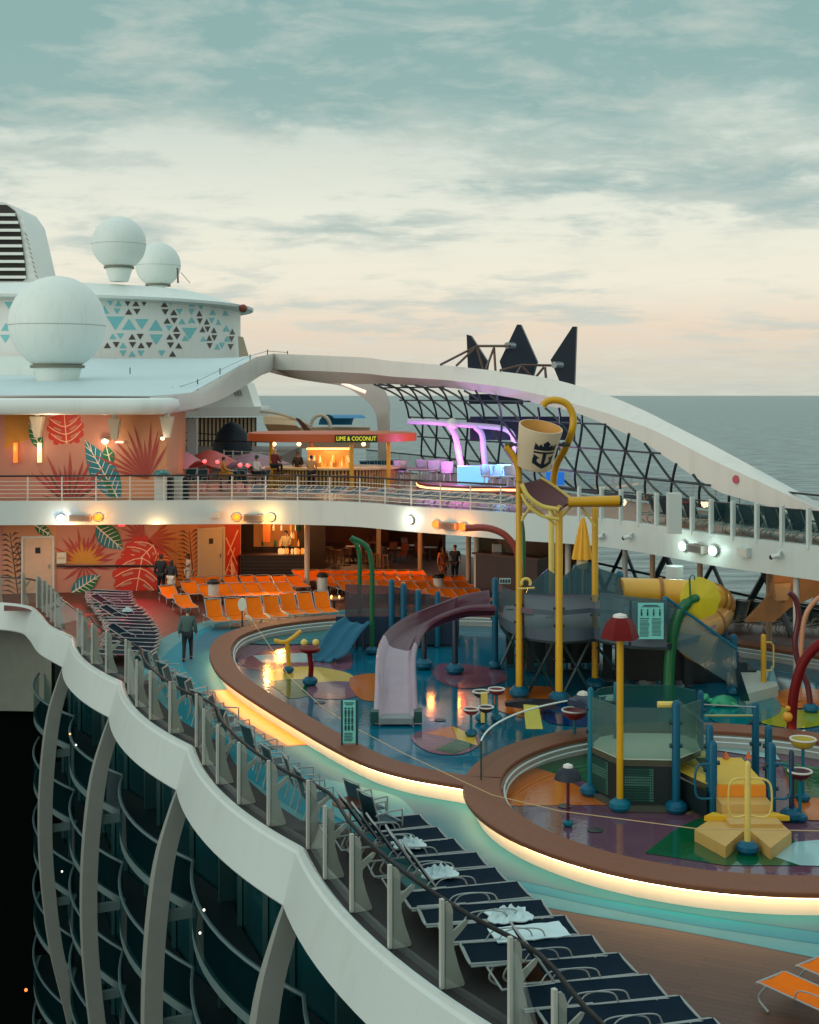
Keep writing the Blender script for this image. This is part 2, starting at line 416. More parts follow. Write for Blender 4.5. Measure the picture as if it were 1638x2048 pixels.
# fins
finm = mat('fin_paint', (136, 140, 132), .5, var=.08)
for k in range(-2, NB):
    c = K0 + KS*k
    prof = [(.10, -.80), (.40, -1.6), (.74, -2.8), (.96, -4.6), (1.04, -6.6), (.96, -8.6), (.66, -11.2), (.1, -13.7), (-.6, -17)]
    root = thing('facade_fin', ['curved white fin rising to the ledge cusp nearest the camera', 'curved white fin at the second cusp of the ledge', 'curved white fin near the lower left of the balcony wall, third cusp back', 'curved white fin fourth along the ledge, behind the wider nearer ones', 'farthest curved white fin, beside the recessed dark corner'][k+1] if k >= -1 else 'curved white fin at the bottom edge of the balcony wall', 'fin', (c.x, c.y, -8), 'fins of the balcony wall')
    m = MB(); secs = []
    T = KS.normalized()
    for o, z in smooth_path([Vector((a, b, 0)) for a, b in prof], 4) and [(q.x, q.y) for q in smooth_path([Vector((a, b, 0)) for a, b in prof], 4)]:
        w = .05 + .17*min(1, max(0, (-z-.8)/2.6))
        p = c + NOUT*o + Vector((0, 0, z))
        secs.append([p - T*w - NOUT*.28, p + T*w - NOUT*.28, p + T*w*.9 + NOUT*.18, p - T*w*.9 + NOUT*.18])
    m.loft(secs); m.build('fin_blade', finm, root)
    m = MB()
    for fl in range(7):
        z = -1.25 - FL*(fl+1) - .16; o = interp(sorted([(b, a) for a, b in prof]), z)
        if z < -14: continue
        m = MB(); m.box(c + NOUT*(o/2-.1) + Vector((0, 0, z)), (abs(o)+.3, .14, .26), math.atan2(NOUT.y, NOUT.x)); m.build('bracket', slabm, root)
# end wall of the opening
m = MB()
wp = [Vector(p) for p in ((-14.6, 53.0, 0), (-16.0, 56.2, 0), (-17.6, 57.2, 0), (-42, 57.6, 0))]
m.loft([[p+Vector((0, 0, -1.15)), p+Vector((0, 0, -4.9)), p+Vector((0, .5, -4.9)), p+Vector((0, .5, -1.15))] for p in smooth_path(wp, 4)])
ew = thing('end_wall', 'grey end wall of the opening in the lower left corner over a black drop', 'wall', (-25, 57, -6))
m.build('soffit_wall', mat('greybeige', (120, 124, 112), .6), ew)
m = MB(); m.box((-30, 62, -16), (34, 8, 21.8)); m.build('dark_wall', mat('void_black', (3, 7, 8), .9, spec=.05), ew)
for p, c, s in ((A(52, 1980, 56.5), (255, 120, 60), .10), (A(74, 1812, 56.5), (200, 70, 40), .07)):
    m = MB(); m.sphere(p, s*.7, 8); m.build('wall_lamp', mat('lamp_%d' % c[2], c, .5, var=0, emit=c, estr=2.5), ew)
# floor of the opening far below
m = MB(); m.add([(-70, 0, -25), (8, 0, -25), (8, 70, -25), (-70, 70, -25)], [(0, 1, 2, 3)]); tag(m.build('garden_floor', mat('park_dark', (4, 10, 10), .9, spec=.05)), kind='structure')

for px, py, c in ((140, 1468, (255, 190, 110)), (152, 1490, (235, 245, 240)), (408, 1820, (250, 240, 220)), (400, 1866, (250, 240, 220)), (124, 1743, (250, 240, 220))):
    d_ = 36 if px < 200 else 27
    m = MB(); m.sphere(A(px, py, d_), .028, 8)
    tag(m.build('cabin_lamp', mat('cl_%d' % c[2], c, .5, var=0, emit=c, estr=1.6)), {140: 'warm lit cabin lamp behind the upper balcony glass', 152: 'small white lamp just under the warm cabin lamp', 408: 'tiny lit lamp behind glass right of the widest fin', 400: 'tiny paired lamp lowest behind the balcony glass', 124: 'tiny lamp between the two leftmost fins'}[px], 'lamp')

# ================================================ glass railing along the ledge
posts = []
for k in range(-3, NB-1):
    arc = bay_arc(k, .42, 50, .16)
    for i in range(5):
        posts.append(arc[int(50*i/5)])
posts.sort(key=lambda p: p.y)
posts = [p for p in posts if p.y > 12]
ext = smooth_path([Vector((-13.6, 50.0, 0)), Vector((-14.9, 53.1, 0)), Vector((-16.1, 55.3, 0)), Vector((-18.0, 56.1, 0)), Vector((-20, 56.35, 0)), Vector((-26, 56.5, 0))], 3)
allp = posts + [p for p in along(ext, 1.25, .2) if p.y > posts[-1].y+.9]
rl = thing('ledge_railing', 'glass railing with white bracket posts and dark handrail along the scalloped ledge', 'railing', (-8, 40, 0))
mpost = mat('post_paint', (176, 178, 168), .45, var=.06)
for i, p in enumerate(allp):
    q = allp[min(i+1, len(allp)-1)]; r_ = allp[max(i-1, 0)]
    T = (q-r_); T.z = 0; T.normalize(); O = Vector((-T.y, T.x, 0))
    if i >= len(posts): O = -O
    if i < len(posts): O = -NOUT
    m = MB(); rz = math.atan2(O.y, O.x)
    m.box(p + Vector((0, 0, .72)), (.06, .07, 1.35), rz)
    up = Vector((0, 0, 1))
    o_ = m.build('post', mpost, rl); m = MB()
    poly = [(.055, .0), (.36, .0), (.38, .06), (.27, .36), (.20, .62), (.20, .74), (.41, .93), (.45, 1.0), (.40, 1.02), (.18, .88), (.18, 1.2), (.145, 1.3), (.10, 1.34), (.055, 1.34)]
    m.slab([p + O*a + up*b - T*.015 for a, b in poly], T, .03); m.build('bracket', mat('bracket_paint', (150, 152, 142), .5, var=.08), o_)
m = MB(); hp = [p - NOUT*.45 + Vector((0, 0, 1.08)) for p in posts]
m.tube(smooth_path(hp, 3), .038, 8); m.build('handrail', ledgerail, rl)
m = MB(); m.tube([p + Vector((.1, .3, 1.1)) for p in allp[len(posts)-1:]], .035, 6); m.build('handrail', darkrail, rl)
gm = MB()
for p, q in zip(allp, allp[1:]):
    gm = MB(); a = p.lerp(q, .04); b = p.lerp(q, .96)
    gm.add([a+Vector((0, 0, .12)), b+Vector((0, 0, .12)), b+Vector((0, 0, 1.25)), a+Vector((0, 0, 1.25))], [(0, 1, 2, 3)])
    gm.build('glass_panel', clearg, rl)

# ================================================ painted walkway around the pool
def sheet(name, pix, z, m_, kind='structure', n=4, closed=True, zz=None):
    pts = smooth_path([G(a, b, 0) for a, b in pix], n, closed=True) if n > 1 else [G(a, b, 0) for a, b in pix]
    m = MB(); m.add([(p.x, p.y, z) for p in pts], [tuple(range(len(pts)))])
    return tag(m.build(name, m_), kind=kind)
def strip(name, a, b, z, m_):                          # between two pixel polylines (same count)
    A_ = smooth_path([G(*p) for p in a], 5); B_ = smooth_path([G(*p) for p in b], 5)
    m = MB(); m.loft([[Vector((p.x, p.y, z)), Vector((q.x, q.y, z))] for p, q in zip(A_, B_)], closed=False)
    return tag(m.build(name, m_), kind='structure')
aquaP = mat('aqua_paint', (4, 128, 146), .6, spec=.1, var=.10, vscale=.9)
paleP = mat('pale_aqua_paint', (84, 146, 150), .6, spec=.1, var=.12, vscale=.9)
tealP = mat('teal_paint', (40, 106, 124), .6, spec=.15, var=.14, vscale=.9)
curb_in = [(830, 1224), (700, 1232), (560, 1246), (470, 1262), (440, 1300), (470, 1350), (560, 1420), (700, 1500), (840, 1560), (960, 1590), (1040, 1680), (1150, 1735), (1300, 1768), (1450, 1780), (1700, 1785)]
Tln =     [(830, 1219), (700, 1226), (550, 1236), (430, 1257), (365, 1310), (400, 1372), (500, 1452), (620, 1556), (800, 1600), (845, 1665), (930, 1738), (1050, 1765), (1200, 1798), (1400, 1832), (1700, 1874)]
Aln =     [(830, 1217), (700, 1223), (545, 1232), (420, 1251), (322, 1320), (335, 1400), (440, 1512), (620, 1640), (740, 1700), (810, 1730), (900, 1765), (1035, 1780), (1200, 1815), (1400, 1853), (1700, 1898)]
Bln =     [(830, 1214), (700, 1219), (540, 1227), (405, 1244), (270, 1310), (290, 1388), (418, 1530), (628, 1690), (748, 1760), (840, 1800), (930, 1806), (1040, 1808), (1200, 1835), (1400, 1870), (1700, 1930)]
strip('walkway_pale', Aln, Bln, .004, paleP)
strip('walkway_aqua', Tln, Aln, .008, aquaP)
strip('walkway_teal', curb_in, Tln, .012, tealP)
sheet('walkway_swirl', [(630, 1560), (720, 1575), (800, 1598), (838, 1645), (848, 1690), (790, 1690), (700, 1650), (640, 1610)], .018, paleP)
sheet('walkway_patch', [(405, 1383), (505, 1376), (625, 1490), (552, 1497)], .020, mat('patch_brown', (112, 70, 48), .5, var=.15), n=1)
dk_edge = [bay_arc(k, .42, 14, .12) for k in range(-3, NB-1)]
e_ = []
for a_ in dk_edge: e_ += a_ if not e_ else a_[1:]
m = MB(); m.loft([[Vector((p.x, p.y, .022)), Vector((p.x, p.y, .022)) - NOUT*(1.35 if p.y < 27 else .8)] for p in e_ if p.y < 50], closed=False)
tag(m.build('edge_strip', mat('edge_strip_dark', (34, 34, 34), .7, var=.2)), kind='structure')  # dark floor strip along the ledge, beneath the lounger heads
sheet('walkway_orange', [(428, 1384), (500, 1378), (620, 1490), (575, 1492), (500, 1450), (440, 1405)], .024, mat('patch_orange', (222, 128, 22), .45, var=.12), n=1)
# reddish rubber floor behind the pool
m = MB(); pl = [G(8, 1192), G(8, 1222), G(95, 1222), G(180, 1250), G(330, 1330), G(440, 1250), G(700, 1217), G(960, 1217), G(960, 1150), G(480, 1150)]
m.add([(p.x, p.y, .003) for p in pl], [tuple(range(len(pl)))]); tag(m.build('sun_deck_floor', mat('red_rubber', (84, 36, 26), .5, var=.15, vscale=1.2)), kind='structure')
m = MB(); pl = [G(1400, 1215), G(1400, 1262), G(1750, 1320), G(1750, 1215)]
m.add([(p.x, p.y, .006) for p in pl], [tuple(range(len(pl)))]); tag(m.build('side_deck_floor', mat('red_rubber', (84, 36, 26), .5)), kind='structure')

# ================================================ pools
def curb(name, label, outer, width, closed, top=.5, led=999):
    """outer: plan points of the outer edge, pool lies to the right of travel"""
    root = thing(name, label, 'pool curb', (outer[0].x, outer[0].y, 0))
    def sec(offs_z):
        cols = [offset(outer, o) for o, z in offs_z]
        return [[Vector((c[i].x, c[i].y, z)) for c, (o, z) in zip(cols, offs_z)] for i in range(len(outer))]
    w = -width
    m = MB(); m.loft(sec([(0, top-.02), (-.02, top), (w+.02, top), (w, top-.02), (w, top-.10), (0, top-.10)])); m.build('curb_top', brownrub, root, smooth=30)
    m = MB(); m.loft(sec([(-.26, 0.0), (-.24, top-.102), (w+.10, top-.102), (w+.10, 0.0)])); m.build('curb_wall', white2, root)
    outer_all = outer; outer = outer[:led]
    m = MB(); m.loft(sec([(-.06, top-.135), (-.19, top-.135), (-.19, top-.104), (-.06, top-.104)])); m.build('led_strip', mat('led_cream', (255, 214, 150), .5, var=0, emit=(255, 206, 148), estr=14.0), root)
    m = MB()
    return root, m
big_px = [(1720, 1316), (1560, 1290), (1460, 1276), (1380, 1262), (1250, 1243), (1100, 1230), (950, 1222), (830, 1224), (700, 1228), (620, 1233), (520, 1246), (450, 1266), (421, 1292), (423, 1325), (455, 1364), (560, 1433), (700, 1512), (800, 1547), (925, 1570)]
big = smooth_path([G(a, b, .5) for a, b in big_px], 6)
big = [Vector((p.x, p.y, 0)) for p in big]; big.reverse()
r1, _ = curb('pool_curb', 'brown topped pool curb with glowing underside around the larger splash pool', big, .72, False, .5, next(i for i, p in enumerate(big) if p.y > 46.2))
C2 = Vector((6.95, 28.0, 0)); RO, RI = 5.8, 4.95
a_join0, a_join1 = R(171), R(395)
circ = [C2 + Vector((RO*math.cos(a), RO*math.sin(a), 0)) for a in [R(180) + R(225)*i/60 for i in range(61)]]
circ_full = [C2 + Vector((RO*math.cos(a), RO*math.sin(a), 0)) for a in [R(170) + R(360)*i/90 for i in range(91)]]
# whole ring: travel so that the pool lies to the right => clockwise
cw = list(reversed(circ_full))
r2, _ = curb('round_pool_curb', 'round brown topped curb with glowing underside around the nearer splash pool', cw, .82, True, .502)
def rails(outer, offs, z, name, root, r=.022):
    m = MB()
    for o, zz_ in zip(offs, z): 
        m.tube([Vector((p.x, p.y, zz_)) for p in offset(outer, o)], r, 6)
    m.build(name, white, root)
rails(cw, (-.90, -.93), (.36, .24), 'grab_rail', r2, .026)
rails(big, (-.80, -.83), (.36, .24), 'grab_rail', r1, .026)
# pool floors, wet
wet = dict(rough=.06, spec=.9)
def wetm(name, col, **k): return mat(name, col, .07, var=.10, vscale=1.3, bump=.12, bscale=7, spec=.8, coat=.0, **k)
w_blue = wetm('wet_blue', (0, 96, 120)); w_dblue = wetm('wet_deep_blue', (4, 48, 100)); w_purple = wetm('wet_purple', (98, 66, 84)); w_orange = wetm('wet_orange', (188, 100, 34))
w_green = wetm('wet_green', (8, 84, 50)); w_pale = wetm('wet_pale', (150, 190, 192)); w_yel = wetm('wet_yellow', (206, 170, 60)); w_dteal = wetm('wet_teal', (0, 112, 118)); w_mauve = wetm('wet_mauve', (120, 80, 96)); w_lime = wetm('wet_lime', (130, 150, 40))
inner = offset(big, -.6)
pool_poly = [p for p in inner] + [G(1760, 1330), G(1700, 1575), G(1170, 1575)]
m = MB(); m.add([(p.x, p.y, .03) for p in pool_poly], [tuple(range(len(pool_poly)))]); tag(m.build('pool_floor', w_blue), kind='structure')
m = MB(); m.add([(C2.x+(RI+.05)*math.cos(R(i*5)), C2.y+(RI+.05)*math.sin(R(i*5)), .05) for i in range(72)], [tuple(range(72))]); tag(m.build('round_pool_floor', w_purple), kind='structure')
PZ = [.034]
def patch(pix, m_, n=4, base=.03):
    PZ[0] += .0015
    return sheet('pool_floor_colour', pix, PZ[0] + (base-.03), m_, n=n)
patch([(470, 1300), (560, 1285), (680, 1290), (700, 1340), (600, 1345), (500, 1340)], w_mauve)
patch([(505, 1313), (640, 1306), (625, 1327), (525, 1327)], w_pale, 1)  # whitish bar: a reflection painted onto the floor
patch([(535, 1345), (620, 1335), (700, 1350), (690, 1368), (560, 1368)], w_yel)
patch([(540, 1365), (620, 1362), (640, 1385), (585, 1400), (560, 1385)], w_green)
patch([(625, 1370), (700, 1366), (730, 1385), (690, 1400), (620, 1396)], w_mauve)
patch([(700, 1358), (770, 1352), (775, 1400), (720, 1400)], w_orange)
patch([(990, 1392), (1030, 1376), (1120, 1380), (1150, 1420), (1080, 1440), (1000, 1425)], w_orange)
patch([(880, 1330), (990, 1340), (1010, 1365), (930, 1380), (870, 1360)], w_mauve)
patch([(822, 1480), (850, 1462), (900, 1455), (950, 1468), (960, 1492), (920, 1512), (860, 1508)], w_mauve)
patch([(850, 1470), (905, 1456), (915, 1482)], w_orange, 1)
patch([(905, 1456), (950, 1475), (955, 1495), (915, 1482)], w_yel, 1)
patch([(950, 1495), (910, 1512), (870, 1503), (915, 1482)], w_green, 1)
patch([(1545, 1398), (1580, 1380), (1650, 1385), (1650, 1410), (1580, 1420)], w_orange)
patch([(1545, 1415), (1600, 1424), (1650, 1415), (1650, 1450), (1580, 1460), (1500, 1440)], w_lime)
patch([(1440, 1400), (1540, 1395), (1560, 1430), (1480, 1455), (1420, 1440)], w_dteal)
patch([(1100, 1400), (1200, 1420), (1300, 1400), (1300, 1450), (1100, 1450)], w_dblue)
patch([(560, 1262), (700, 1250), (900, 1255), (900, 1290), (700, 1290), (500, 1290)], w_dteal)
PZ[0] = .036
def patch2(pix, m_, n=1): return patch(pix, m_, n, .05)
patch2([(985, 1592), (1010, 1560), (1052, 1534), (1110, 1552), (1170, 1585), (1235, 1615), (1110, 1616), (1002, 1617)], w_orange)
patch2([(1052, 1534), (1110, 1512), (1170, 1500), (1300, 1500), (1300, 1600), (1110, 1552)], w_green)
patch2([(1290, 1712), (1345, 1668), (1400, 1640), (1640, 1700), (1600, 1737), (1450, 1737)], w_green)
patch2([(1545, 1718), (1590, 1690), (1700, 1680), (1700, 1740), (1600, 1737)], w_pale)
patch2([(1560, 1525), (1640, 1540), (1700, 1560), (1700, 1620), (1590, 1600)], w_green)
patch2([(1585, 1600), (1700, 1605), (1700, 1650), (1600, 1645)], w_orange)
patch2([(1440, 1478), (1540, 1492), (1560, 1525), (1430, 1505)], w_pale)

# ================================================ upper deck
fas_px = [(-400, 1006), (-60, 1005), (8, 1005), (250, 1004), (500, 1003), (560, 1003.5), (700, 1007), (807, 1015), (926, 1022.6), (1033, 1030), (1198, 1040), (1330, 1057), (1428, 1072), (1560, 1088), (1629, 1096), (1760, 1114), (1950, 1140)]
ZU, ZB = 4.25, 3.25
fas = smooth_path([G(a, b, ZU) for a, b in fas_px], 5)
fas0 = [Vector((p.x, p.y, 0)) for p in fas]
ud = thing('upper_deck', 'curved upper sun deck with a broad white front band over the pool', 'deck', (0, 58, ZB))
m = MB(); m.loft([[Vector((p.x, p.y, ZU+.06)), Vector((p.x, p.y-.02, ZB)), Vector((q.x, q.y, ZB)), Vector((q.x, q.y, ZU+.06))] for p, q in zip(fas0, offset(fas0, .3))])
fb = m.build('fascia_band', white, ud, smooth=60)
ins = offset(fas0, .302)
poly = ins + [hull(-26)] + [hull(75), Vector((-60, 120, 0)), Vector((-60, 60, 0))]
m = MB(); m.prism(poly, ZB+.02, ZU); m.build('deck_plate', [mat('upper_deck_floor', (150, 108, 84), .45, var=.15, vscale=.7)], ud)
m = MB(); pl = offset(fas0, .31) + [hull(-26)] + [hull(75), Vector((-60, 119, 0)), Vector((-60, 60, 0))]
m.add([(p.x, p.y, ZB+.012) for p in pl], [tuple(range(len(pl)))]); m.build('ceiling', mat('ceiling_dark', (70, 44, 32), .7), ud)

# left railing with five wires and dark top rail
L_idx = [p for p in fas0 if p.x < 4.0]
rl2 = thing('upper_railing', 'white multi bar railing with dark top rail on the upper deck over the bar', 'railing', (-7, 58, ZU))
pth = offset(L_idx, .12)
pp = along(pth, 1.5, 2.4)
for p in pp:
    if p.x < -26: continue
    m = MB(); m.tube([p+Vector((0, 0, ZU)), p+Vector((0, 0, ZU+1.14))], .035, 6); m.build('post', white2, rl2)
m = MB()
for h in (.2, .38, .56, .74, .92): m.tube([p+Vector((0, 0, ZU+h)) for p in pth], .016, 5)
m.build('rail_bar', white2, rl2)
m = MB(); m.tube([p+Vector((0, 0, ZU+1.16)) for p in pth], .045, 6); m.build('top_rail', darkrail, rl2)
# right glass railing
R_idx = [p for p in fas0 if p.x > 5.2]
rl3 = thing('glass_windbreak', 'glass panel railing with square white posts before the row of teal chairs', 'railing', (10, 46, ZU))
pth = offset(R_idx, .05)
pp3 = along(pth, 1.02, .3)
for p, q in zip(pp3, pp3[1:]):
    rz = math.atan2((q-p).y, (q-p).x)
    m = MB(); m.box(p+Vector((0, 0, ZU+.58)), (.1, .16, 1.3), rz); m.build('post', white, rl3)
    m = MB(); a = p.lerp(q, .08)+Vector((0, 0, ZU)); b = p.lerp(q, .92)+Vector((0, 0, ZU)); z1 = Vector((0, 0, 1.1)); z0 = Vector((0, 0, .08))
    m.add([a+z0, b+z0, b+z1, a+z1], [(0, 1, 2, 3)]); m.build('glass_panel', clearg, rl3)
m = MB(); m.tube([p+Vector((0, .0, ZU+1.12)) for p in offset(pth, .12)], .03, 6); m.build('top_rail', darkrail, rl3)
# hull railing far side
rl4 = thing('hull_railing', 'dark topped railing along the ship side behind the teal chairs', 'railing', hull(0, ZU))
m = MB(); m.tube([hull(t, ZU+1.1) for t in (-14, 44)], .045, 6); m.build('top_rail', darkrail, rl4)
for i in range(38): m = MB(); m.tube([hull(-14+1.5*i, ZU), hull(-14+1.5*i, ZU+1.1)], .03, 5); m.build('post', white2, rl4)
gg = MB(); gg.add([hull(-14, ZU+.1), hull(44, ZU+.1), hull(44, ZU+1.05), hull(-14, ZU+1.05)], [(0, 1, 2, 3)]); gg.build('glass_panel', glass('grey_glass', (.8, .85, .85), .1), rl4)

# big white column through the fascia
def column(name, px, pyt, d, r, z0, m_, label, cat='column', group=None):
    p = A(px, pyt, d); m = MB(); m.lathe([(r, z0), (r, p.z-.04), (r-.03, p.z)], (p.x, p.y, 0), 20)
    return tag(m.build(name, m_), label, cat, group)
p = A(1348, 986, 43.6); m = MB(); m.box((p.x, p.y, (4.36+p.z)/2), (.44, .4, p.z-4.36)); m.build('upper_shaft', white, None)
cb_ = thing('pillar', 'thick white pillar standing through the upper deck band right of the yellow umbrella', 'pillar', (p.x, p.y, 0))
o_ = COL.objects['upper_shaft']; o_.parent = cb_; o_.data.transform(Matrix.Translation(-cb_.location))
m = MB(); m.lathe([(.30, 0), (.30, 3.2)], (p.x+.12, p.y+.5, 0), 20); m.build('lower_shaft', white, cb_)

# ---- lower side columns between decks at the ship side
for i, (px, d) in enumerate(((1250, 53), (1305, 52.5), (1400, 50), (1538, 47), (1593, 41.6))):
    p = A(px, 1150, d); m = MB(); m.lathe([(.11, .0), (.11, 3.26)], (p.x, p.y, 0), 12)
    tag(m.build('deck_column', [white, tan, tan, tan, white2][i]), ['slim white post under the upper deck left of the thick pillar', 'slim tan post just left of the thick white pillar', 'slim tan post just right of the thick white pillar', 'tan post beside the lit panel at far right', 'white post in front of the lit panel near the right edge'][i], 'column', 'posts holding the upper deck on the ship side')
for i, (px, d) in enumerate(((614, 60.5), (757, 68), (840, 66), (937, 60), (953, 57.5), (1136, 52.5))):
    p = A(px, 1130, d); m = MB(); m.lathe([(.12, .0), (.12, 3.26)], (p.x, p.y, 0), 12)
    tag(m.build('deck_column', [cream, tan, tan, tan, cream, white2][i]), ['cream post at the right end of the lit back bar', 'tan post deep in the shade behind the tall green water pipes', 'tan post left of the standing couple', 'tan post right of the standing couple', 'cream post above the top of the plum slide', 'pale post left of the closed yellow umbrella'][i], 'column', 'posts under the upper deck band')

# ================================================ lower lounge behind: walls, bar, mural
def wall_pts(a, b, z0, z1, th=.25):
    a = Vector(a); b = Vector(b); d = (b-a).normalized(); n = Vector((d.y, -d.x, 0))
    if n.y > 0: n = -n
    return a, b, n
murw = mat('mural_pink', (192, 126, 104), .6, var=.10, vscale=.8)
mur2 = mat('mural_peach', (204, 138, 98), .6, var=.10, vscale=.8)
m_red = mat('mural_red', (196, 44, 24), .55, var=.12, vscale=2); m_vein = mat('mural_line', (236, 176, 140), .55, var=0)
m_palm = mat('mural_rose', (168, 60, 52), .55, var=.1); m_green = mat('mural_green', (24, 104, 58), .55, var=.15, vscale=3); m_teal = mat('mural_teal', (30, 116, 128), .55, var=.15, vscale=3)
m_brn = mat('mural_brown', (92, 54, 42), .55, var=.1); m_gold = mat('mural_gold', (196, 130, 40), .55, var=.1); m_white = mat('mural_pale', (240, 214, 190), .55, var=0)
MM = [murw, m_red, m_vein, m_palm, m_green, m_teal, m_brn, m_gold, m_white, mur2]
class Mural:
    """flat painted shapes laid on a wall plane facing the camera; pixel coordinates give the place on the wall"""
    def __init__(s, P, n): s.P = P; s.n = n; s.m = MB(); s.lay = .004
    def w(s, px, py, lay=None):
        o = Vector((0, 0, H)); d = Vector(((px-CX)/F, 1, -(py-CY)/F)); t = (s.P-o).dot(s.n)/d.dot(s.n)
        return o + d*t + s.n*(lay or s.lay)
    def poly(s, pts, mi):
        s.lay += .0004; s.m.add([s.w(*p) for p in pts], [tuple(range(len(pts)))], mi)
    def line(s, a, b, w0, w1, mi):
        a = Vector(a); b = Vector(b); d = (b-a); q = Vector((-d.y, d.x)).normalized()
        s.poly([a+q*w0, b+q*w1, b-q*w1, a-q*w0], mi)
    def leaf(s, a, b, wid, m1, m2, veins=6):
        a = Vector(a); b = Vector(b); d = b-a; q = Vector((-d.y, d.x)).normalized()
        prof = [math.sin(math.pi*min(1, max(0, t))**.85)*wid for t in [i/10 for i in range(11)]]
        ctr = [a+d*(i/10) for i in range(11)]
        s.poly([c+q*w_ for c, w_ in zip(ctr, prof)] + [b, a], m1)
        s.poly([c-q*w_ for c, w_ in zip(ctr, prof)] + [b, a], m2)
        s.line(a, b, 1.3, .6, 8)
        for i in range(1, veins+1):
            t = i/(veins+1)*.85+.05; c = a+d*t; w_ = math.sin(math.pi*(t+.1)**.85)*wid*.85
            for sg in (1, -1): s.line(c, c+d*.12+q*w_*sg, .8, .4, 8)
    def monstera(s, c, r, ang, mi=1, sq=.85):
        c = Vector(c); pts = []; ca, sa = math.cos(ang), math.sin(ang)
        for i in range(60):
            t = i/60*2*math.pi
            rr = 1 - .32*max(0, math.cos(t-math.pi))**6 - .16*(math.sin(t*6.5)**2)**4
            x_, y_ = rr*math.cos(t)*r, rr*math.sin(t)*r*sq
            pts.append(c+Vector((x_*ca-y_*sa, x_*sa+y_*ca)))
        s.poly(pts, mi)
        def P(x_, y_): return c+Vector((x_*ca-y_*sa, x_*sa+y_*ca))*r
        s.line(P(-.7, 0), P(.95, 0), 1.3, .5, 2)
        for k in range(-3, 4):
            if k == 0: continue
            sg = 1 if k > 0 else -1; x0 = -.62+.36*(abs(k)-1)
            pr = P(x0, 0)
            for t in (0.33, .66, 1): 
                nx = P(x0+.12*t+.34*t*t, sg*t*sq*(.88-.1*abs(abs(k)-2))); s.line(pr, nx, 1.1, .8, 2); pr = nx
            s.poly([P(x0+.16, sg*.25*sq), P(x0+.24, sg*.21*sq), P(x0+.42, sg*.6*sq), P(x0+.33, sg*.62*sq)], 0)
    def fan(s, c, r, a0, a1, n, mi, w=3.2):
        c = Vector(c)
        for i in range(n):
            t = R(a0+(a1-a0)*i/(n-1)); rr = r*(.82+.18*math.sin(i*2.3))
            d = Vector((math.cos(t), -math.sin(t))); q = Vector((-d.y, d.x))
            s.poly([c, c+d*rr*.55+q*w, c+d*rr, c+d*rr*.55-q*w], mi)
    def palm(s, a, b, mi, n=14, ln=45, curl=.5):
        a = Vector(a); b = Vector(b); d = b-a; q = Vector((-d.y, d.x)).normalized(); u_ = d.normalized()
        s.line(a, b, 1.5, .8, mi)
        for i in range(n):
            c = a+d*(i/n)
            for sg in (1, -1):
                e = c+(q*sg+u_*curl)*ln*(1-.5*i/n); mid = (c+e)/2+u_*4
                s.poly([c, mid-u_*2, e, mid+u_*2.5], mi)
def mural_wall(name, label, a, b, z0, z1, draw, base=0):
    a = Vector(a); b = Vector(b); d = (b-a).normalized(); n = Vector((d.y, -d.x, 0))
    if n.y > 0: n = -n
    root = thing(name, label, 'wall', (a+b)/2*1.0)
    m = MB(); m.add([a+Vector((0, 0, z0)), b+Vector((0, 0, z0)), b+Vector((0, 0, z1)), a+Vector((0, 0, z1)), a-n*.25+Vector((0, 0, z0)), b-n*.25+Vector((0, 0, z0)), b-n*.25+Vector((0, 0, z1)), a-n*.25+Vector((0, 0, z1))], [(0, 1, 2, 3), (4, 7, 6, 5), (0, 4, 5, 1), (3, 2, 6, 7), (0, 3, 7, 4), (1, 5, 6, 2)])
    m.build('wall_panel', MM[base], root)
    M_ = Mural(a, n); draw(M_); 
    if M_.m.f: M_.m.build('painted_leaves', MM, root, smooth=0)
    return root, M_
def dl(M_):
    M_.poly([(110, 1044), (317, 1044), (317, 1181), (115, 1188)], 0)
    M_.poly([(8, 1050), (112, 1050), (112, 1190), (8, 1190)], 9)
    M_.palm((36, 1190), (20, 1065), 6, 12, 34, .4); M_.palm((62, 1180), (30, 1085), 6, 8, 26, .3)
    M_.fan((168, 1127), 75, 8, 172, 17, 3, 4.5); M_.fan((168, 1127), 52, 5, 175, 12, 7, 3.5)
    M_.fan((168, 1130), 55, 190, 350, 7, 3, 3)
    M_.fan((290, 1076), 62, 100, 215, 9, 3, 3.2)
    M_.leaf((192, 1052), (245, 1098), 22, 5, 4); M_.leaf((70, 1050), (105, 1072), 10, 4, 4, 3)
    M_.monstera((285, 1112), 48, R(135)); M_.monstera((278, 1150), 56, R(100), sq=.95)
    M_.leaf((142, 1186), (200, 1150), 17, 4, 5)
lw1 = G(-60, 1190); lw2 = G(318, 1180); lw3 = G(398, 1164); lw4 = G(450, 1160); lw5 = G(482, 1156)
def flat(v): return (v.x, v.y, 0)
mural_wall('mural_wall', 'pink wall painted with red and teal tropical leaves on the lower deck', flat(lw1), flat(lw2), 0, 3.26, dl)
def d2(M_):
    M_.poly([(318, 1050), (395, 1050), (395, 1165), (318, 1182)], 9)
    M_.palm((388, 1172), (378, 1062), 6, 13, 40, .45); M_.palm((352, 1180), (350, 1072), 7, 11, 34, .4); M_.monstera((322, 1118), 20, R(60))
    M_.fan((297, 1078), 70, -40, 40, 7, 3, 3.5)
mural_wall('mural_wall', 'short angled mural wall with dark palm fronds behind the three standing people', flat(lw2), flat(lw3), 0, 3.26, d2)
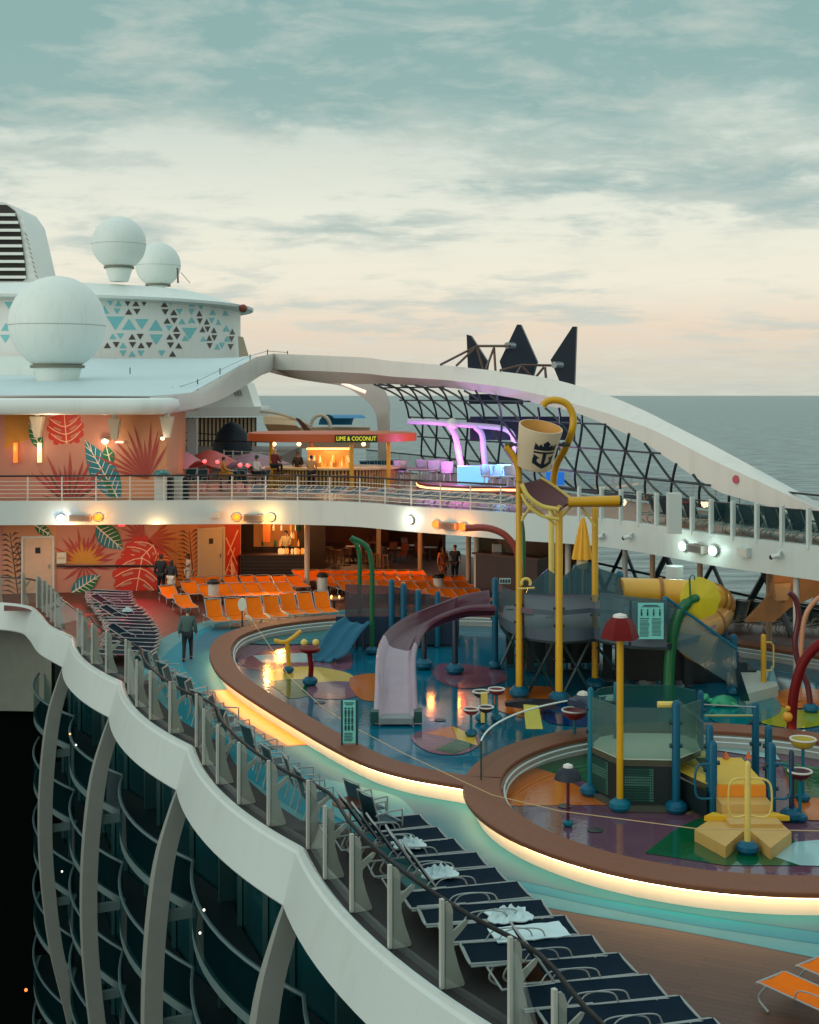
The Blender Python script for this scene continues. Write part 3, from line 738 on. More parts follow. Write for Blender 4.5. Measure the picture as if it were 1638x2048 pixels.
def d3(M_):
    M_.poly([(448, 1050), (480, 1050), (480, 1158), (448, 1162)], 1)
    for a, b in (((452, 1075), (475, 1130)), ((476, 1060), (455, 1110)), ((450, 1150), (470, 1095)), ((476, 1156), (462, 1120))): M_.line(a, b, 1.5, .8, 2)
    M_.leaf((464, 1156), (462, 1118), 7, 2, 1, 2)
mural_wall('mural_wall', 'narrow red painted wall strip between the cream door and the dark bar', flat(lw3), flat(lw5), 0, 3.26, d3)
def door(name, label, pxs, yb, yt, wallm, m_=cream):
    a = wallm.w(pxs[0], yb, .02); b = wallm.w(pxs[1], yb, .02); t = wallm.w(pxs[0], yt, .02)
    root = thing(name, label, 'door', (a+b)/2)
    m = MB(); h = t.z - max(0, a.z); a.z = b.z = .02; n = wallm.n
    m.slab([a, b, b+Vector((0, 0, h)), a+Vector((0, 0, h))], n, .05); m.build('door_leaf', m_, root)
    m = MB(); T = (b-a).normalized()
    for p in (a-T*.06, b+T*.06): m.box(p+n*.03+Vector((0, 0, h/2)), (.1, .1, h+.08), math.atan2(T.y, T.x))
    m.box((a+b)/2+n*.03+Vector((0, 0, h+.06)), ((b-a).length+.22, .1, .1), math.atan2(T.y, T.x)); m.build('door_frame', white2, root)
    m = MB(); m.tube([b-T*.12+n*.09+Vector((0, 0, h*.45)), b-T*.12+n*.09+Vector((0, 0, h*.52))], .03, 6); m.build('handle', steel, root)
    m = MB(); m.box((a+b)/2+n*.06+Vector((0, 0, h*.78)), (.22, .02, .26), math.atan2(T.y, T.x)); m.build('door_sign', ink, root)
    return root
def mk(a, b):
    a = Vector(flat(a)); b = Vector(flat(b)); d = (b-a).normalized(); n = Vector((d.y, -d.x, 0))
    if n.y > 0: n = -n
    return Mural(a, n)
door('door', 'pale double door at far left of the leaf mural', (48, 104), 1189, 1078, mk(lw1, lw2), mat('door_pink', (214, 170, 140), .5))
door('door', 'cream door with a small dark sign right of the leaf mural', (397, 444), 1162, 1060, mk(lw3, lw5))
# wall box and long shelf rail
Mw = mk(lw1, lw2); a = Mw.w(114, 1131, .12); b = Mw.w(318, 1131, .12)
m = MB(); m.tube([a, b], .045, 6); tag(m.build('wall_rail', darkrail), 'thin dark rail running across the lower leaf mural', 'rail')
m = MB(); p = Mw.w(124, 1115, .1); m.box(p, (.42, .2, .5)); m.box(p+Vector((0, -.11, 0)), (.3, .02, .1), mi=1); tag(m.build('wall_box', [cream, tan]), 'small cream box fixed to the mural beside the pale double door', 'box')

# back bar on the lower deck
bl = G(482, 1158); br = G(612, 1158); 
root = thing('drinks_bar', 'dark panelled drinks bar with lit bottles left of the cream post', 'bar', ((bl.x+br.x)/2, bl.y, 0))
m = MB(); cx = (bl.x+br.x)/2; w_ = (br.x-bl.x); m.box((cx, bl.y+.4, .55), (w_, .7, 1.1)); 
for i in range(6): m.box((cx, bl.y+.04, .16+i*.17), (w_-.05, .03, .05), mi=1)
m.build('counter', [mat('bar_dark', (30, 26, 26), .5), mat('bar_slat', (52, 46, 44), .5)], root)
m = MB(); m.box((cx, bl.y+.4, 1.14), (w_+.15, .9, .07)); m.build('counter_top', darkbrown, root)
m = MB(); m.box((cx, bl.y+3.0, 1.65), (w_+1.5, .15, 3.2)); m.box((cx-.2, bl.y+2.86, 1.9), (w_*.7, .05, 1.3), mi=1); m.build('back_shelf', [darkbrown, mat('shelf_glow', (120, 66, 26), .5, emit=(230, 120, 40), estr=.25)], root)
BM = [mat('amber', (210, 130, 40), .2, emit=(255, 160, 60), estr=.6), mat('paleglass', (220, 200, 150), .2, emit=(255, 210, 140), estr=.5), greenP]
for i in range(26):
    m = MB(); xx = cx-w_*.28+w_*.62*random.random(); m.lathe([(.05, 0), (.05, .2), (.02, .26), (.02, .34)], (xx, bl.y+2.6+.1*random.random(), random.choice([1.3, 1.7, 2.1])), 7, random.choice([0, 1, 2])); m.build('bottle', BM, root); m = MB()
    m.lathe([(.05, 0), (.06, .2), (.02, .28)], (cx+w_*(.05+.4*random.random()), bl.y+.3+.3*random.random(), 1.18), 7, random.choice([0, 1])); m.build('bottle', BM, root)
m = MB(); m.box((cx-.55, bl.y+2.0, 2.35), (.35, .3, 1.5)); m.build('bar_column', mat('bar_orange', (214, 106, 34), .5, emit=(214, 90, 24), estr=.25), root)
point_light('bar_glow', (cx, bl.y+1.4, 2.6), (1, .62, .28), 55)
# back walls of the lounge
root = thing('lounge_back_wall', 'dark brown back wall of the shaded lounge under the upper deck', 'wall', (0, 78, 0))
def wallseg(root, name, a, b, z0, z1, m_, th=.2):
    a = Vector(a); b = Vector(b); d = (b-a); m = MB(); c = (a+b)/2; m.box((c.x, c.y, (z0+z1)/2), (d.length, th, z1-z0), math.atan2(d.y, d.x)); return m.build(name, m_, root)
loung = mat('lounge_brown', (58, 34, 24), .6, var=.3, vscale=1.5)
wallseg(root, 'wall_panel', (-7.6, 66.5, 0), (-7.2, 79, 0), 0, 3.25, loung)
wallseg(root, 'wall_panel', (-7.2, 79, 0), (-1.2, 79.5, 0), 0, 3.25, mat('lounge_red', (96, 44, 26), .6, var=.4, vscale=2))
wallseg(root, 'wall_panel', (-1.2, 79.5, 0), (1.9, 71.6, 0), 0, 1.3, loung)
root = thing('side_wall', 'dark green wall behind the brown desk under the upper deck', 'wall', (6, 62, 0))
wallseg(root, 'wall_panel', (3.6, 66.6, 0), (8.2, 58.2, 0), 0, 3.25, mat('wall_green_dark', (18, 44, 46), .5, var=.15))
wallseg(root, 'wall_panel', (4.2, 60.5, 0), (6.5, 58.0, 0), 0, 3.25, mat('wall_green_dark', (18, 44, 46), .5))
point_light('lounge_glow', (-3.5, 74, 2.7), (1, .45, .18), 130)
point_light('lounge_glow', (.5, 68, 2.8), (1, .5, .22), 45)
# brown desk
root = thing('service_desk', 'brown counter desk above the plum slide before the dark green wall', 'desk', G(1020, 1175))
m = MB(); pts = [A(962, 1112, 57.5), A(1085, 1124, 55.5)]
a, b = pts; d = b-a; rz = math.atan2(d.y, d.x); c = (a+b)/2
m.box((c.x, c.y, 1.0), (d.length, .8, 2.0), rz); m.build('desk_body', mat('desk_brown', (62, 36, 28), .4, var=.2), root)
m = MB(); m.box((c.x, c.y, 2.04), (d.length+.3, 1.0, .08), rz); m.build('desk_top', mat('desk_top', (96, 60, 42), .3), root)
m = MB(); m.box((a.x+.7, a.y, 2.25), (.4, .3, .34)); m.build('till', white2, root)

# ================================================ ARCH over the ship side, lattice windbreak
def arch_t(px):
    lo, hi = -12.0, 60.0
    for _ in range(50):
        t = (lo+hi)/2; p = hull(t) - VO*(.1326*max(t, 0)); q = CX + p.x/p.y*F
        if q > px: lo = t
        else: hi = t
    return t
def arch_d(px):
    t = arch_t(px); return (hull(t) - VO*(.1326*max(t, 0))).y
topT = [(543, 707), (640, 711), (734, 715), (780, 722), (877, 729.5), (970, 739), (1060, 750), (1113, 760), (1149, 769.5), (1231, 796), (1300, 826), (1330, 842), (1428, 891), (1527, 945), (1625, 999), (1760, 1070)]
creT = [(543, 739), (640, 742), (734, 747), (780, 753), (893, 760), (1000, 773), (1097, 793), (1149, 808), (1193, 820), (1231, 832), (1300, 857), (1330, 871), (1428, 922), (1527, 967), (1600, 1001), (1760, 1075)]
lowT = [(543, 745), (600, 758), (632, 764), (700, 768), (780, 768), (907, 776), (1034, 797), (1082, 809), (1149, 824), (1193, 841), (1248, 866), (1287, 884), (1379, 947), (1438, 985), (1527, 1010), (1625, 1040), (1760, 1090)]
arch = thing('canopy_arch', 'huge white arched beam sweeping from the upper left down to the right edge', 'arch', (2, 70, 8))
secs = []
for px in list(range(545, 1760, 22)):
    d = arch_d(px); w = min(1, max(0, (px-700)/600))
    a = A(px, interp(topT, px), d + 1.1*w); b = A(px, interp(creT, px), d)
    cdep = d + 1.6*(1 - min(1, max(0, (px-780)/350)))
    c = A(px, interp(lowT, px), cdep)
    e = c + VO*.9 + Vector((0, 0, .5)); g = a + VO*.5 - Vector((0, 0, .25))
    secs.append([a, b, c, e, g])
m = MB(); m.loft(secs); m.build('arch_beam', mat('arch_paint', (216, 214, 206), .42, var=.05, vscale=.4), arch, smooth=32)
# left S-shaped part running down to the roof slab
secs = []
for px, yt, yb, d in ((300, 794, 828, 60), (335, 790, 826, 61), (383, 786, 819, 65), (415, 771, 808, 69), (444, 752, 794, 73), (480, 731, 773, 77), (512, 714, 752, 81), (548, 707, 740, arch_d(548)-.03)):
    a = A(px, yt, d); b = A(px, yb, d); secs.append([a, b, b+Vector((.2, 1.5, .1)), a+Vector((.2, 1.5, -.1))])
m = MB(); m.loft(secs); m.build('arch_ramp', mat('arch_paint', (206, 206, 198)), arch, smooth=40)
# leg to the ship side
Lp = [(540, 745, 84.0), (590, 757, 84.5), (632, 764, 85), (683, 772, 85), (712, 786, 84), (742, 812, 83), (755, 849, 82), (757, 948, 82)]
Rp = [(600, 748, 84.5), (650, 752, 85), (700, 757, 86), (742, 764, 86), (762, 784, 85), (774, 812, 84), (775, 849, 83), (774, 948, 83)]
Ls = smooth_path([A(*p) for p in Lp], 4); Rs = smooth_path([A(*p) for p in Rp], 4)
m = MB(); m.loft([[a, b, b+Vector((.15, .9, .25)), a+Vector((-.05, .9, .25))] for a, b in zip(Ls, Rs)]); m.build('arch_leg', mat('arch_soffit', (168, 146, 132), .35, var=.06), arch, smooth=60)  # darker tan than the beam: shade of the underside put into the colour
m = MB(); a = A(684, 766, 83.8); b = A(731, 784, 83.4); m.tube([a, b], .12, 6); m.build('light_strip', mat('strip_pink', (255, 220, 200), .5, var=0, emit=(255, 214, 190), estr=1.2), arch)
m = MB(); p = A(1472, 959, arch_d(1472)-.05)
n_ = Vector((-.55, -.83, .1)).normalized(); q1 = n_.cross(Vector((0, 0, 1))).normalized(); q2 = q1.cross(n_)
m.slab([p + q1*.13*math.cos(t*math.pi/8) + q2*.17*math.sin(t*math.pi/8) for t in range(16)], n_, .06)
m.build('round_badge', mat('badge_red', (170, 30, 50), .4), arch)

prof = [(0, 4.25)]
for i_ in range(6, 45, 6):
    w_ = .1326*i_; p_ = hull(i_) - VO*w_; q_ = CX + F*p_.x/p_.y; z_ = A(q_, interp(lowT, q_), p_.y).z
    prof.append((w_, max(z_, prof[-1][1]+.04)))
pp_ = smooth_path([Vector((a, b, 0)) for a, b in prof], 8); al = [0]
for a, b in zip(pp_, pp_[1:]): al.append(al[-1]+(b-a).length)
def shell(t, s):
    s = max(0, s); w = interp(list(zip(al, [p.x for p in pp_])), s); zq = interp(list(zip(al, [p.y for p in pp_])), s)
    return hull(t, zq) - VO*w, w
m = MB(); rs = 1.22; ns = 8
def inside(t, w): return w < .1326*t + .08 and 1.5 < t < 33.5
for r in range(0, ns):
    for k in range(-3, 28):
        t0 = 5.9 + 1.9*(k) - .95*(r % 2); s0 = .25 + rs*r
        for dt, ds in ((1.9, 0), (.95, rs), (-.95, rs)):
            pts = []
            for i in range(4):
                t = t0+dt*i/3; s = s0+ds*i/3
                p, w = shell(t, s)
                if s <= al[-1] and inside(t, w): pts.append(p)
            if len(pts) > 1: m.tube(pts, .058 if ds else .045, 5)
lat = thing('lattice_windbreak', 'dark green triangular lattice shell between the white arch and the ship side', 'windbreak', hull(20, 4))
m.build('lattice_bars', trussm, lat)
m = MB(); m.tube([hull(1, 4.45), hull(34, 4.45)], .1, 6); m.build('base_beam', trussm, lat)
# lower X braces between decks on ship side
low = thing('side_bracing', 'dark crossed braces between the decks on the ship side with the sea behind', 'bracing', hull(0, 0))
k = 0
for i in range(-3, 9):
    t = -4 + 3.2*i
    for a, b in (((t, 0), (t+3.2, 4.2)), ((t+3.2, 0), (t, 4.2))):
        m = MB(); m.tube([hull(a[0], a[1]), hull(b[0], b[1])], .085 if (i+k) % 2 else .13, 6); m.build('brace', trussm, low)
for zq in (1.15, 2.2):
    m = MB(); m.tube([hull(-14, zq), hull(25, zq)], .06, 6); m.build('side_rail', trussm, low)
# dark screens standing outside of the lattice
for (x0, y0, x1, y1, d, lab) in ((938, 788, 1046, 808, 70, 'narrow dark panel high behind the lattice under the crown'), (940, 833, 1150, 880, 68, 'wide dark blue panel behind the lattice left of the bucket'), (1092, 944, 1128, 970, 62, 'small screen glowing blue right of the bucket foot')):
    a = A(x0, y1, d); b = A(x1, y0, d); m = MB(); m.box(((a.x+b.x)/2, d, (a.z+b.z)/2), (b.x-a.x, .3, b.z-a.z))
    o = m.build('wind_screen' if d > 65 else 'lit_screen', mat('screen_dark', (8, 22, 48), .4) if d > 65 else mat('screen_blue', (20, 90, 180), .4, emit=(30, 120, 220), estr=.5))
    tag(o, lab, 'screen')

# ---- crown of three diamond panels on the arch
dm = mat('diamond_blue', (10, 28, 44), .4, var=.1)
for pts, d, lab in (([(933, 669), (941, 671), (976, 725), (970, 760), (936, 750)], 68.5, 'smallest of the three dark pointed panels on the arch, the left one'),
                    ([(1034, 649), (1041, 649), (1074, 723), (1060, 775), (1012, 765), (999, 723)], 67.0, 'wide dark diamond panel, middle of the three on the arch'),
                    ([(1145, 653), (1153, 653), (1148, 790), (1126, 780), (1101, 720)], 63.0, 'tall dark half diamond panel, right one of the three on the arch')):
    P_ = [A(a, b, d) for a, b in pts]; root = thing('crown_panel', lab, 'panel', P_[0])
    m = MB(); m.slab(P_, (.25, 1, 0), .45); m.build('panel_body', dm, root, smooth=0)
root = thing('panel_truss', 'brown tube truss bracing the three dark diamond panels', 'truss', A(980, 740, 68))
brz = mat('bronze_tube', (92, 72, 62), .4, .3)
for ln in (((880, 730), (954, 692), (1020, 692)), ((912, 732), (951, 695)), ((988, 695), (972, 738)), ((988, 695), (991, 742)), ((999, 741), (1043, 730), (1110, 731)), ((1088, 734), (1070, 756)), ((1090, 734), (1092, 758)), ((1043, 731), (1033, 748)), ((1043, 731), (1063, 752)), ((954, 694), (966, 738))):
    m = MB(); m.tube([A(a, b, 66.6 if a < 999 else 64.2) for a, b in ln], .07, 6); m.build('truss_bar', brz, root)
for px, py, d in ((1020, 691, 66.4), (1115, 730, 62.6)):
    m = MB(); p = A(px, py, d); m.tube([p+Vector((-.18, -.1, 0)), p+Vector((.22, .3, 0))], .17, 10); m.build('knob', steel, root)

# ================================================ ROOF SLAB, RADOMES, SUPERSTRUCTURE, FUNNEL
wroof = mat('roof_white', (228, 234, 228), .42, var=.04, vscale=.3)
root = thing('roof_slab', 'thick rounded white roof slab over the leaf mural at left', 'roof', (-22, 60, 8.2))
plan = [(-50, 57.5), (-20, 57.5), (-13.2, 57.6), (-11.6, 58.0), (-10.9, 59.0), (-11.0, 61.5), (-12, 75), (-50, 75)]
pl = smooth_path([Vector((a, b, 0)) for a, b in plan[1:6]], 5); pl = [Vector((-50, 57.5, 0))] + pl + [Vector((-12, 75, 0)), Vector((-50, 75, 0))]
m = MB(); secs = []
cxy = Vector((-28, 66, 0))
for z_, s_ in ((8.12, .985), (8.2, .997), (8.5, 1.0), (8.78, .997), (8.86, .985)):
    secs.append([Vector((cxy.x+(p.x-cxy.x)*s_, cxy.y+(p.y-cxy.y)*s_, z_)) for p in pl])
m.loft(secs); m.build('roof_edge', wroof, root, smooth=60)
m = MB()  # sloping upper roof rising towards the funnel
g0 = [A(-80, 791, 60), A(120, 791, 60), A(300, 792, 60), A(345, 789, 62), A(383, 785, 66), A(444, 751, 74), A(512, 712, 82)]
g1 = [A(-80, 745, 85), A(120, 745, 85), A(220, 745, 85), A(300, 745, 87), A(370, 742, 88), A(440, 728, 90), A(500, 712.5, 92)]
g2 = [A(-80, 716, 114), A(120, 716, 114), A(220, 717, 114), A(300, 717, 114), A(370, 717, 114), A(440, 716, 114), A(490, 714, 114)]
m.loft([g0, g1, g2], closed=False); m.build('sloping_roof', mat('roof_bluish', (196, 216, 218), .4, var=.05, vscale=.2), root, smooth=60)
m = MB(); m.box(A(40, 745, 82), (2.3, 2, 2.0)); m.build('roof_locker', wroof, root)
# thin roof railing
rr = thing('roof_railing', 'thin wire railing with dark stanchions along the sloping white roof edge', 'railing', A(400, 750, 75))
rp_ = [A(60, 742, 84), A(260, 738, 84), A(345, 778, 68), A(395, 762, 72), A(440, 740, 76), A(500, 712, 82), A(535, 702, 86), A(575, 705, 86)]
m = MB(); m.tube([p+Vector((0, 0, .0)) for p in rp_[2:]], .02, 4); m.build('rail_wire', steel, rr)
for p in rp_: 
    m = MB(); m.tube([p-Vector((0, 0, .75)), p+Vector((0, 0, .1))], .035, 5); m.build('stanchion', mat('stanchion', (60, 70, 72), .5), rr)
dome_m = mat('radome', (224, 230, 224), .5, var=.05, vscale=.3)
def radome(px, py, r_px, d, ybase, lab, taper=.62):
    c = A(px, py, d); r = r_px*d/F; root = thing('radome', lab, 'radome', (c.x, c.y, A(px, ybase, d).z), 'white radomes on the roof')
    m = MB(); pr = []
    for i in range(25):
        a = -math.pi/2*.72 + (math.pi/2*1.72)*i/24; pr.append((max(r*math.cos(a), 1e-4), r*math.sin(a)))
    m.lathe(pr, c, 40); m.build('dome', dome_m, root, smooth=60)
    m = MB(); m.lathe([(r*1.004, -.012), (r*1.006, 0), (r*1.004, .012)], c+Vector((0, 0, -r*.05)), 48); m.build('seam', mat('seam_grey', (150, 155, 148), .6), root)
    zb = A(px, ybase, d).z; zc = c.z - r*.905
    m = MB(); m.lathe([(r*.55, -.03), (r*.56, .0), (r*.56, .14), (r*.50, .14)], (c.x, c.y, zc-.06), 30); m.build('collar', mat('collar', (120, 118, 104), .6), root)
    m = MB(); m.lathe([(r*.33, 0), (r*.36, .1), (r*.50, zc-zb-.06)], (c.x, c.y, zb), 30); m.build('pedestal', wroof, root)
radome(115, 647, 95, 75, 787, 'largest radome, in front at left, on a tapered pedestal')
radome(238, 487, 53.5, 121, 563, 'upper radome standing on the patterned deckhouse')
radome(316, 530, 45, 136, 575, 'radome half hidden behind the upper one on the deckhouse')
# deckhouse drum
DC = Vector((-34.5, 132, 0)); DR = 17.2
root = thing('deckhouse', 'round white deckhouse with aqua and brown triangle pattern behind the radomes', 'deckhouse', (DC.x, DC.y, 12))
wd = mat('deckhouse_white', (236, 236, 230), .45, var=.04, vscale=.2)
m = MB(); m.lathe([(DR, 8), (DR, 17.6)], DC, 96); m.build('drum_wall', wd, root, smooth=40)
m = MB(); m.lathe([(DR+.1, 17.45), (DR+1.3, 17.6), (DR+1.35, 17.85), (DR+.6, 18.0), (DR-4, 19.3), (DR-9, 19.6), (.01, 19.7)], DC, 96); m.build('drum_roof', wroof, root, smooth=40)
tri_a = mat('tri_aqua', (130, 204, 208), .5, var=.06); tri_d = mat('tri_brown', (84, 74, 70), .5, var=.06)
def drum(px, py, off=.03):
    dx, dz = (px-CX)/F, -(py-CY)/F; o = Vector((0, 0)); c = Vector((DC.x, DC.y)); d = Vector((dx, 1)); rr_ = DR+off
    a = d.dot(d); b = -2*d.dot(c); cc = c.dot(c)-rr_*rr_; q = b*b-4*a*cc
    if q < 0: return None
    t = (-b-math.sqrt(q))/(2*a); return Vector((dx*t, t, H+dz*t))
T1 = "747,663,d 795,663,u 843,663,d 753,712,u 801,712,d 962,668,u 967,714,d 1017,716,u 978,765,u 1020,765,d 1032,813,u 773,858,u 820,858,d 993,858,u 1036,858,d 628,908,u 680,906,d 776,906,d 826,908,u 873,908,d 998,908,d 1046,910,u 1010,958,u 1167,722,u 1170,768,d 1210,770,u 1185,815,u 1215,815,d 1252,820,u 1225,865,u 1255,865,d 1228,912,d 1360,828,u 1355,872,d 1350,918,d"
T2 = "645,660,d 693,663,u 685,710,d 998,660,d 1050,712,d 1065,768,u 990,808,d 660,855,u 705,855,d 720,908,u 720,955,d 773,957,u 825,955,d 947,955,d 1122,665,u 1122,712,d 1085,865,u 1272,915,u 1300,910,d 1330,870,u 1240,765,d 1278,772,u"
T3 = "675,780,d,104 755,785,u,84 830,785,d,78 912,790,u,84 915,875,d,78 1110,840,d,88 1178,675,d,62 1262,670,d,58 610,700,u,60 1122,760,u,45 1245,715,u,42 1320,720,u,40 1325,810,u,46 50,675,d,50 35,800,u,60 30,870,d,60 1190,870,u,36"
ma = MB(); mdk = MB()
def tri(mm, x, y, s, h, upd, mi=0):
    x0, y0 = x/2.925, 380+y/2.925; s /= 2.925; h /= 2.925; f = 1 if upd == 'u' else -1
    sc_ = 1.0
    pts = [drum(x0-s/2, y0+f*h/2), drum(x0+s/2, y0+f*h/2), drum(x0, y0-f*h/2)]
    if None in pts: return
    mm.add(pts, [(0, 1, 2)], mi)
for w_ in T1.split(): a, b, c = w_.split(','); tri(mdk, float(a), float(b), 42*(1 if float(a) < 1100 else .8), 34, c)
for w_ in T2.split(): a, b, c = w_.split(','); tri(ma, float(a), float(b), 42*(1 if float(a) < 1100 else .8), 34, c)
for w_ in T3.split(): a, b, c, s_ = w_.split(','); tri(ma, float(a), float(b), float(s_), float(s_)*.78, c)
for v_, f_ in ((ma, tri_a), (mdk, tri_d)): v_.build('triangle_pattern', f_, root, smooth=0)
m = MB(); p = A(478, 690, 128); m.slab([A(476, 672, 129), A(486, 674, 129), A(497, 712, 129), A(478, 714, 129)], (0, 1, 0), .2); m.build('louvre_panel', cream, root)
m = MB(); m.sphere(A(486, 617, 127), .42, 8); m.build('roof_lamp', mat('lamp_rust', (130, 60, 40), .5), root)
# mast antenna
m = MB(); m.tube([A(356, 566, 126), A(355, 536, 126)], .1, 6); m.tube([A(362, 545, 126), A(380, 566, 126)], .03, 4); tag(m.build('mast_antenna', mat('mast', (120, 100, 90), .5)), 'thin brown antenna mast right of the half hidden radome', 'antenna')
# lower white cone house and ribbed wall
root = thing('ribbed_house', 'tan ribbed wall under a white flared rim below the deckhouse', 'deckhouse', A(430, 900, 98))
m = MB(); P = [A(326, 835, 96), A(519, 832, 98), A(523, 822, 98), A(522, 813, 98), A(326, 816, 96)]; m.slab(P, (0, 1, 0), 6); m.build('rim', wd, root)
m = MB(); P = [A(350, 822, 99), A(400, 800, 99), A(440, 772, 99), A(476, 758, 99), (A(493, 766, 99)), A(510, 818, 99)]; m.slab(P, (0, 1, 0), 5); m.build('cone_house', wd, root)
m = MB()
for x_ in (466, 472, 478): m.slab([A(x_, 780, 98.9), A(x_+3, 780, 98.9), A(x_+7, 792, 98.9), A(x_+4, 792, 98.9)], (0, 1, 0), .05)
m.build('vent_slots', mat('slot', (150, 150, 140), .6), root, smooth=0)
m = MB(); a = A(322, 835, 98); b = A(512, 835, 99.5)
for i in range(24):
    p = a.lerp(b, i/24); q = a.lerp(b, (i+.55)/24); zb = 4.25
    m.add([(p.x, p.y, zb), (q.x, q.y, zb), (q.x, q.y, p.z), (p.x, p.y, p.z)], [(0, 1, 2, 3)], 0)
    r_ = a.lerp(b, (i+1)/24); m.add([(q.x, q.y, zb), (q.x+.02, q.y+.35, zb), (q.x+.02, q.y+.35, q.z), (q.x, q.y, q.z)], [(0, 1, 2, 3)], 1)
    m.add([(q.x, q.y+.35, zb), (r_.x, r_.y+.35, zb), (r_.x, r_.y+.35, r_.z), (q.x, q.y+.35, q.z)], [(0, 1, 2, 3)], 1)
m.build('ribbed_wall', [mat('rib_tan', (190, 172, 142), .5), mat('rib_dark', (96, 82, 66), .6)], root, smooth=0)
# funnel
root = thing('funnel', 'white funnel with dark slatted opening at the left edge of the picture', 'funnel', A(0, 560, 150))
fp = [(-160, 396), (-40, 400), (6, 404), (28, 412), (46, 438), (74, 560), (78, 600), (-160, 600)]
m = MB(); m.slab([A(a, b, 150) for a, b in fp], (0, 1, 0), 9); m.build('funnel_body', wd, root)
m = MB(); lp = [(-80, 408), (14, 410), (30, 422), (40, 450), (50, 520), (53, 556), (46, 562), (-80, 562)]
m.slab([A(a, b, 149.9) for a, b in lp], (0, -1, 0), .1); m.build('louvre_opening', mat('louvre_dark', (46, 40, 34), .6), root)
for i in range(9):
    yy = 427+i*15.6; xr = interp([(427, 31), (450, 40), (520, 49), (556, 53)], yy)
    m = MB(); m.slab([A(-80, yy, 149.5), A(xr, yy, 149.5), A(xr, yy+5.5, 149.5), A(-80, yy+5.5, 149.5)], (0, -1, 0), .3); m.build('louvre_slat', wd, root)
for i in range(10):
    m = MB(); m.slab([A(50+i*2.3, 465+i*9.3, 149.8), A(55+i*2.3, 471+i*9.3, 149.8), A(55+i*2.3, 473+i*9.3, 149.8), A(50+i*2.3, 468+i*9.3, 149.8)], (0, -1, 0), .05); m.build('edge_slot', mat('slot2', (140, 130, 112), .6), root)

# ================================================ UPPER DECK: mural wall, fittings
def du(M_):
    M_.poly([(-30, 826), (326, 826), (326, 1003), (-30, 1003)], 0)
    M_.poly([(230, 826), (326, 826), (326, 1003), (200, 1003), (240, 900)], 9)
    M_.poly([(10, 826), (95, 826), (75, 870), (10, 900)], 7)
    M_.monstera((131, 858), 42, R(-95), sq=.9)
    M_.leaf((240, 1003), (170, 880), 27, 5, 5, 8); M_.leaf((222, 930), (212, 890), 12, 4, 4, 1)
    M_.poly([(204, 955), (218, 960), (236, 1003), (226, 1003)], 4)
    M_.leaf((84, 900), (58, 845), 12, 4, 4, 4)
    M_.fan((296, 958), 125, 78, 165, 11, 3, 3.2); M_.fan((296, 958), 100, 60, 74, 2, 3, 3)
    M_.fan((140, 1010), 110, 40, 140, 13, 3, 4); M_.fan((140, 1010), 80, 20, 160, 9, 6, 2.5)
ua = Vector((-30, 60, 0)); ub = Vector((-11.35, 60, 0))
_, Mu = mural_wall('mural_wall', 'upper deck mural wall with one long teal leaf and a red monstera leaf', ua, ub, ZU, 8.14, du)
root = thing('mural_return', 'salmon side return of the upper mural wall beside the white cabinets', 'wall', (-11.3, 62, ZU))
wallseg(root, 'wall_panel', (-11.3, 60, 0), (-12.5, 72, 0), ZU, 8.14, MM[9])
# wall lamps
def lamp(name, p, r, col, e, lab, grp=None, power=0, off=Vector((0, -.5, -.1))):
    root = thing(name, lab, 'lamp', p, grp)
    m = MB(); m.sphere(p, r, 10); m.build('bulb', mat('em_%d_%d_%d_%d' % (*col, int(e*10)), col, .5, var=0, emit=col, estr=e), root)
    m = MB(); m.lathe([(r*1.15, 0), (r*1.2, r*.5), (r*.5, r*.9)], p+Vector((0, .02, r*.2)), 12); m.build('lamp_shade', steel, root)
    if power: point_light('lamp_light', p+off, tuple(c/255 for c in col), power, .1)
lamp('wall_lamp', Mu.w(213, 881, .3), .16, (255, 226, 160), 6, 'bright round lamp over the long teal leaf on the upper mural', None, 22)
lamp('wall_lamp', A(325, 876, 59.4), .1, (255, 214, 160), 5, 'small warm lamp at the right end of the upper mural', None, 8)
for px, lab, c in ((33, 'orange lit tube lamp at the far left of the upper mural', (255, 130, 50)), (81, 'pale lit tube lamp left of the red monstera leaf', (250, 235, 170))):
    p = Mu.w(px, 905, .15); m = MB(); m.lathe([(.11, -.45), (.11, .45)], p, 10); tag(m.build('tube_lamp', mat('tl%d' % px, c, .5, emit=c, estr=.7)), lab, 'lamp')
    point_light('tube_glow', p+Vector((0, -.3, .2)), tuple(v/255 for v in c), 6, .1)
m = MB(); p = Mu.w(240, 884, .1); m.box(p, (.36, .12, .1)); tag(m.build('wall_light', mat('lit_bar', (240, 220, 190), .4, emit=(250, 230, 200), estr=.8)), 'small lit bar on the upper mural right of the round lamp', 'lamp')
for px, py, w_, lab in ((75, 842, .6, 'left grey speaker hung under the roof slab'), (229, 846, .55, 'middle cream speaker hung under the roof above the teal leaf'), (334, 842, .6, 'cream wedge speaker under the right end of the roof slab')):
    p = A(px, py, 59.2); root = thing('roof_speaker', lab, 'speaker', p, 'speakers under the roof slab')
    m = MB(); m.loft([[p+Vector((-w_*.5, -.25, .2)), p+Vector((w_*.5, -.25, .2)), p+Vector((w_*.5, .25, .2)), p+Vector((-w_*.5, .25, .2))], [p+Vector((-w_*.22, -.1, -.75)), p+Vector((w_*.22, -.1, -.75)), p+Vector((w_*.22, .2, -.75)), p+Vector((-w_*.22, .2, -.75))]]); m.build('speaker_body', cream, root)
    m = MB(); m.box(p+Vector((0, 0, .4)), (.2, .2, .45)); m.build('bracket', white2, root)
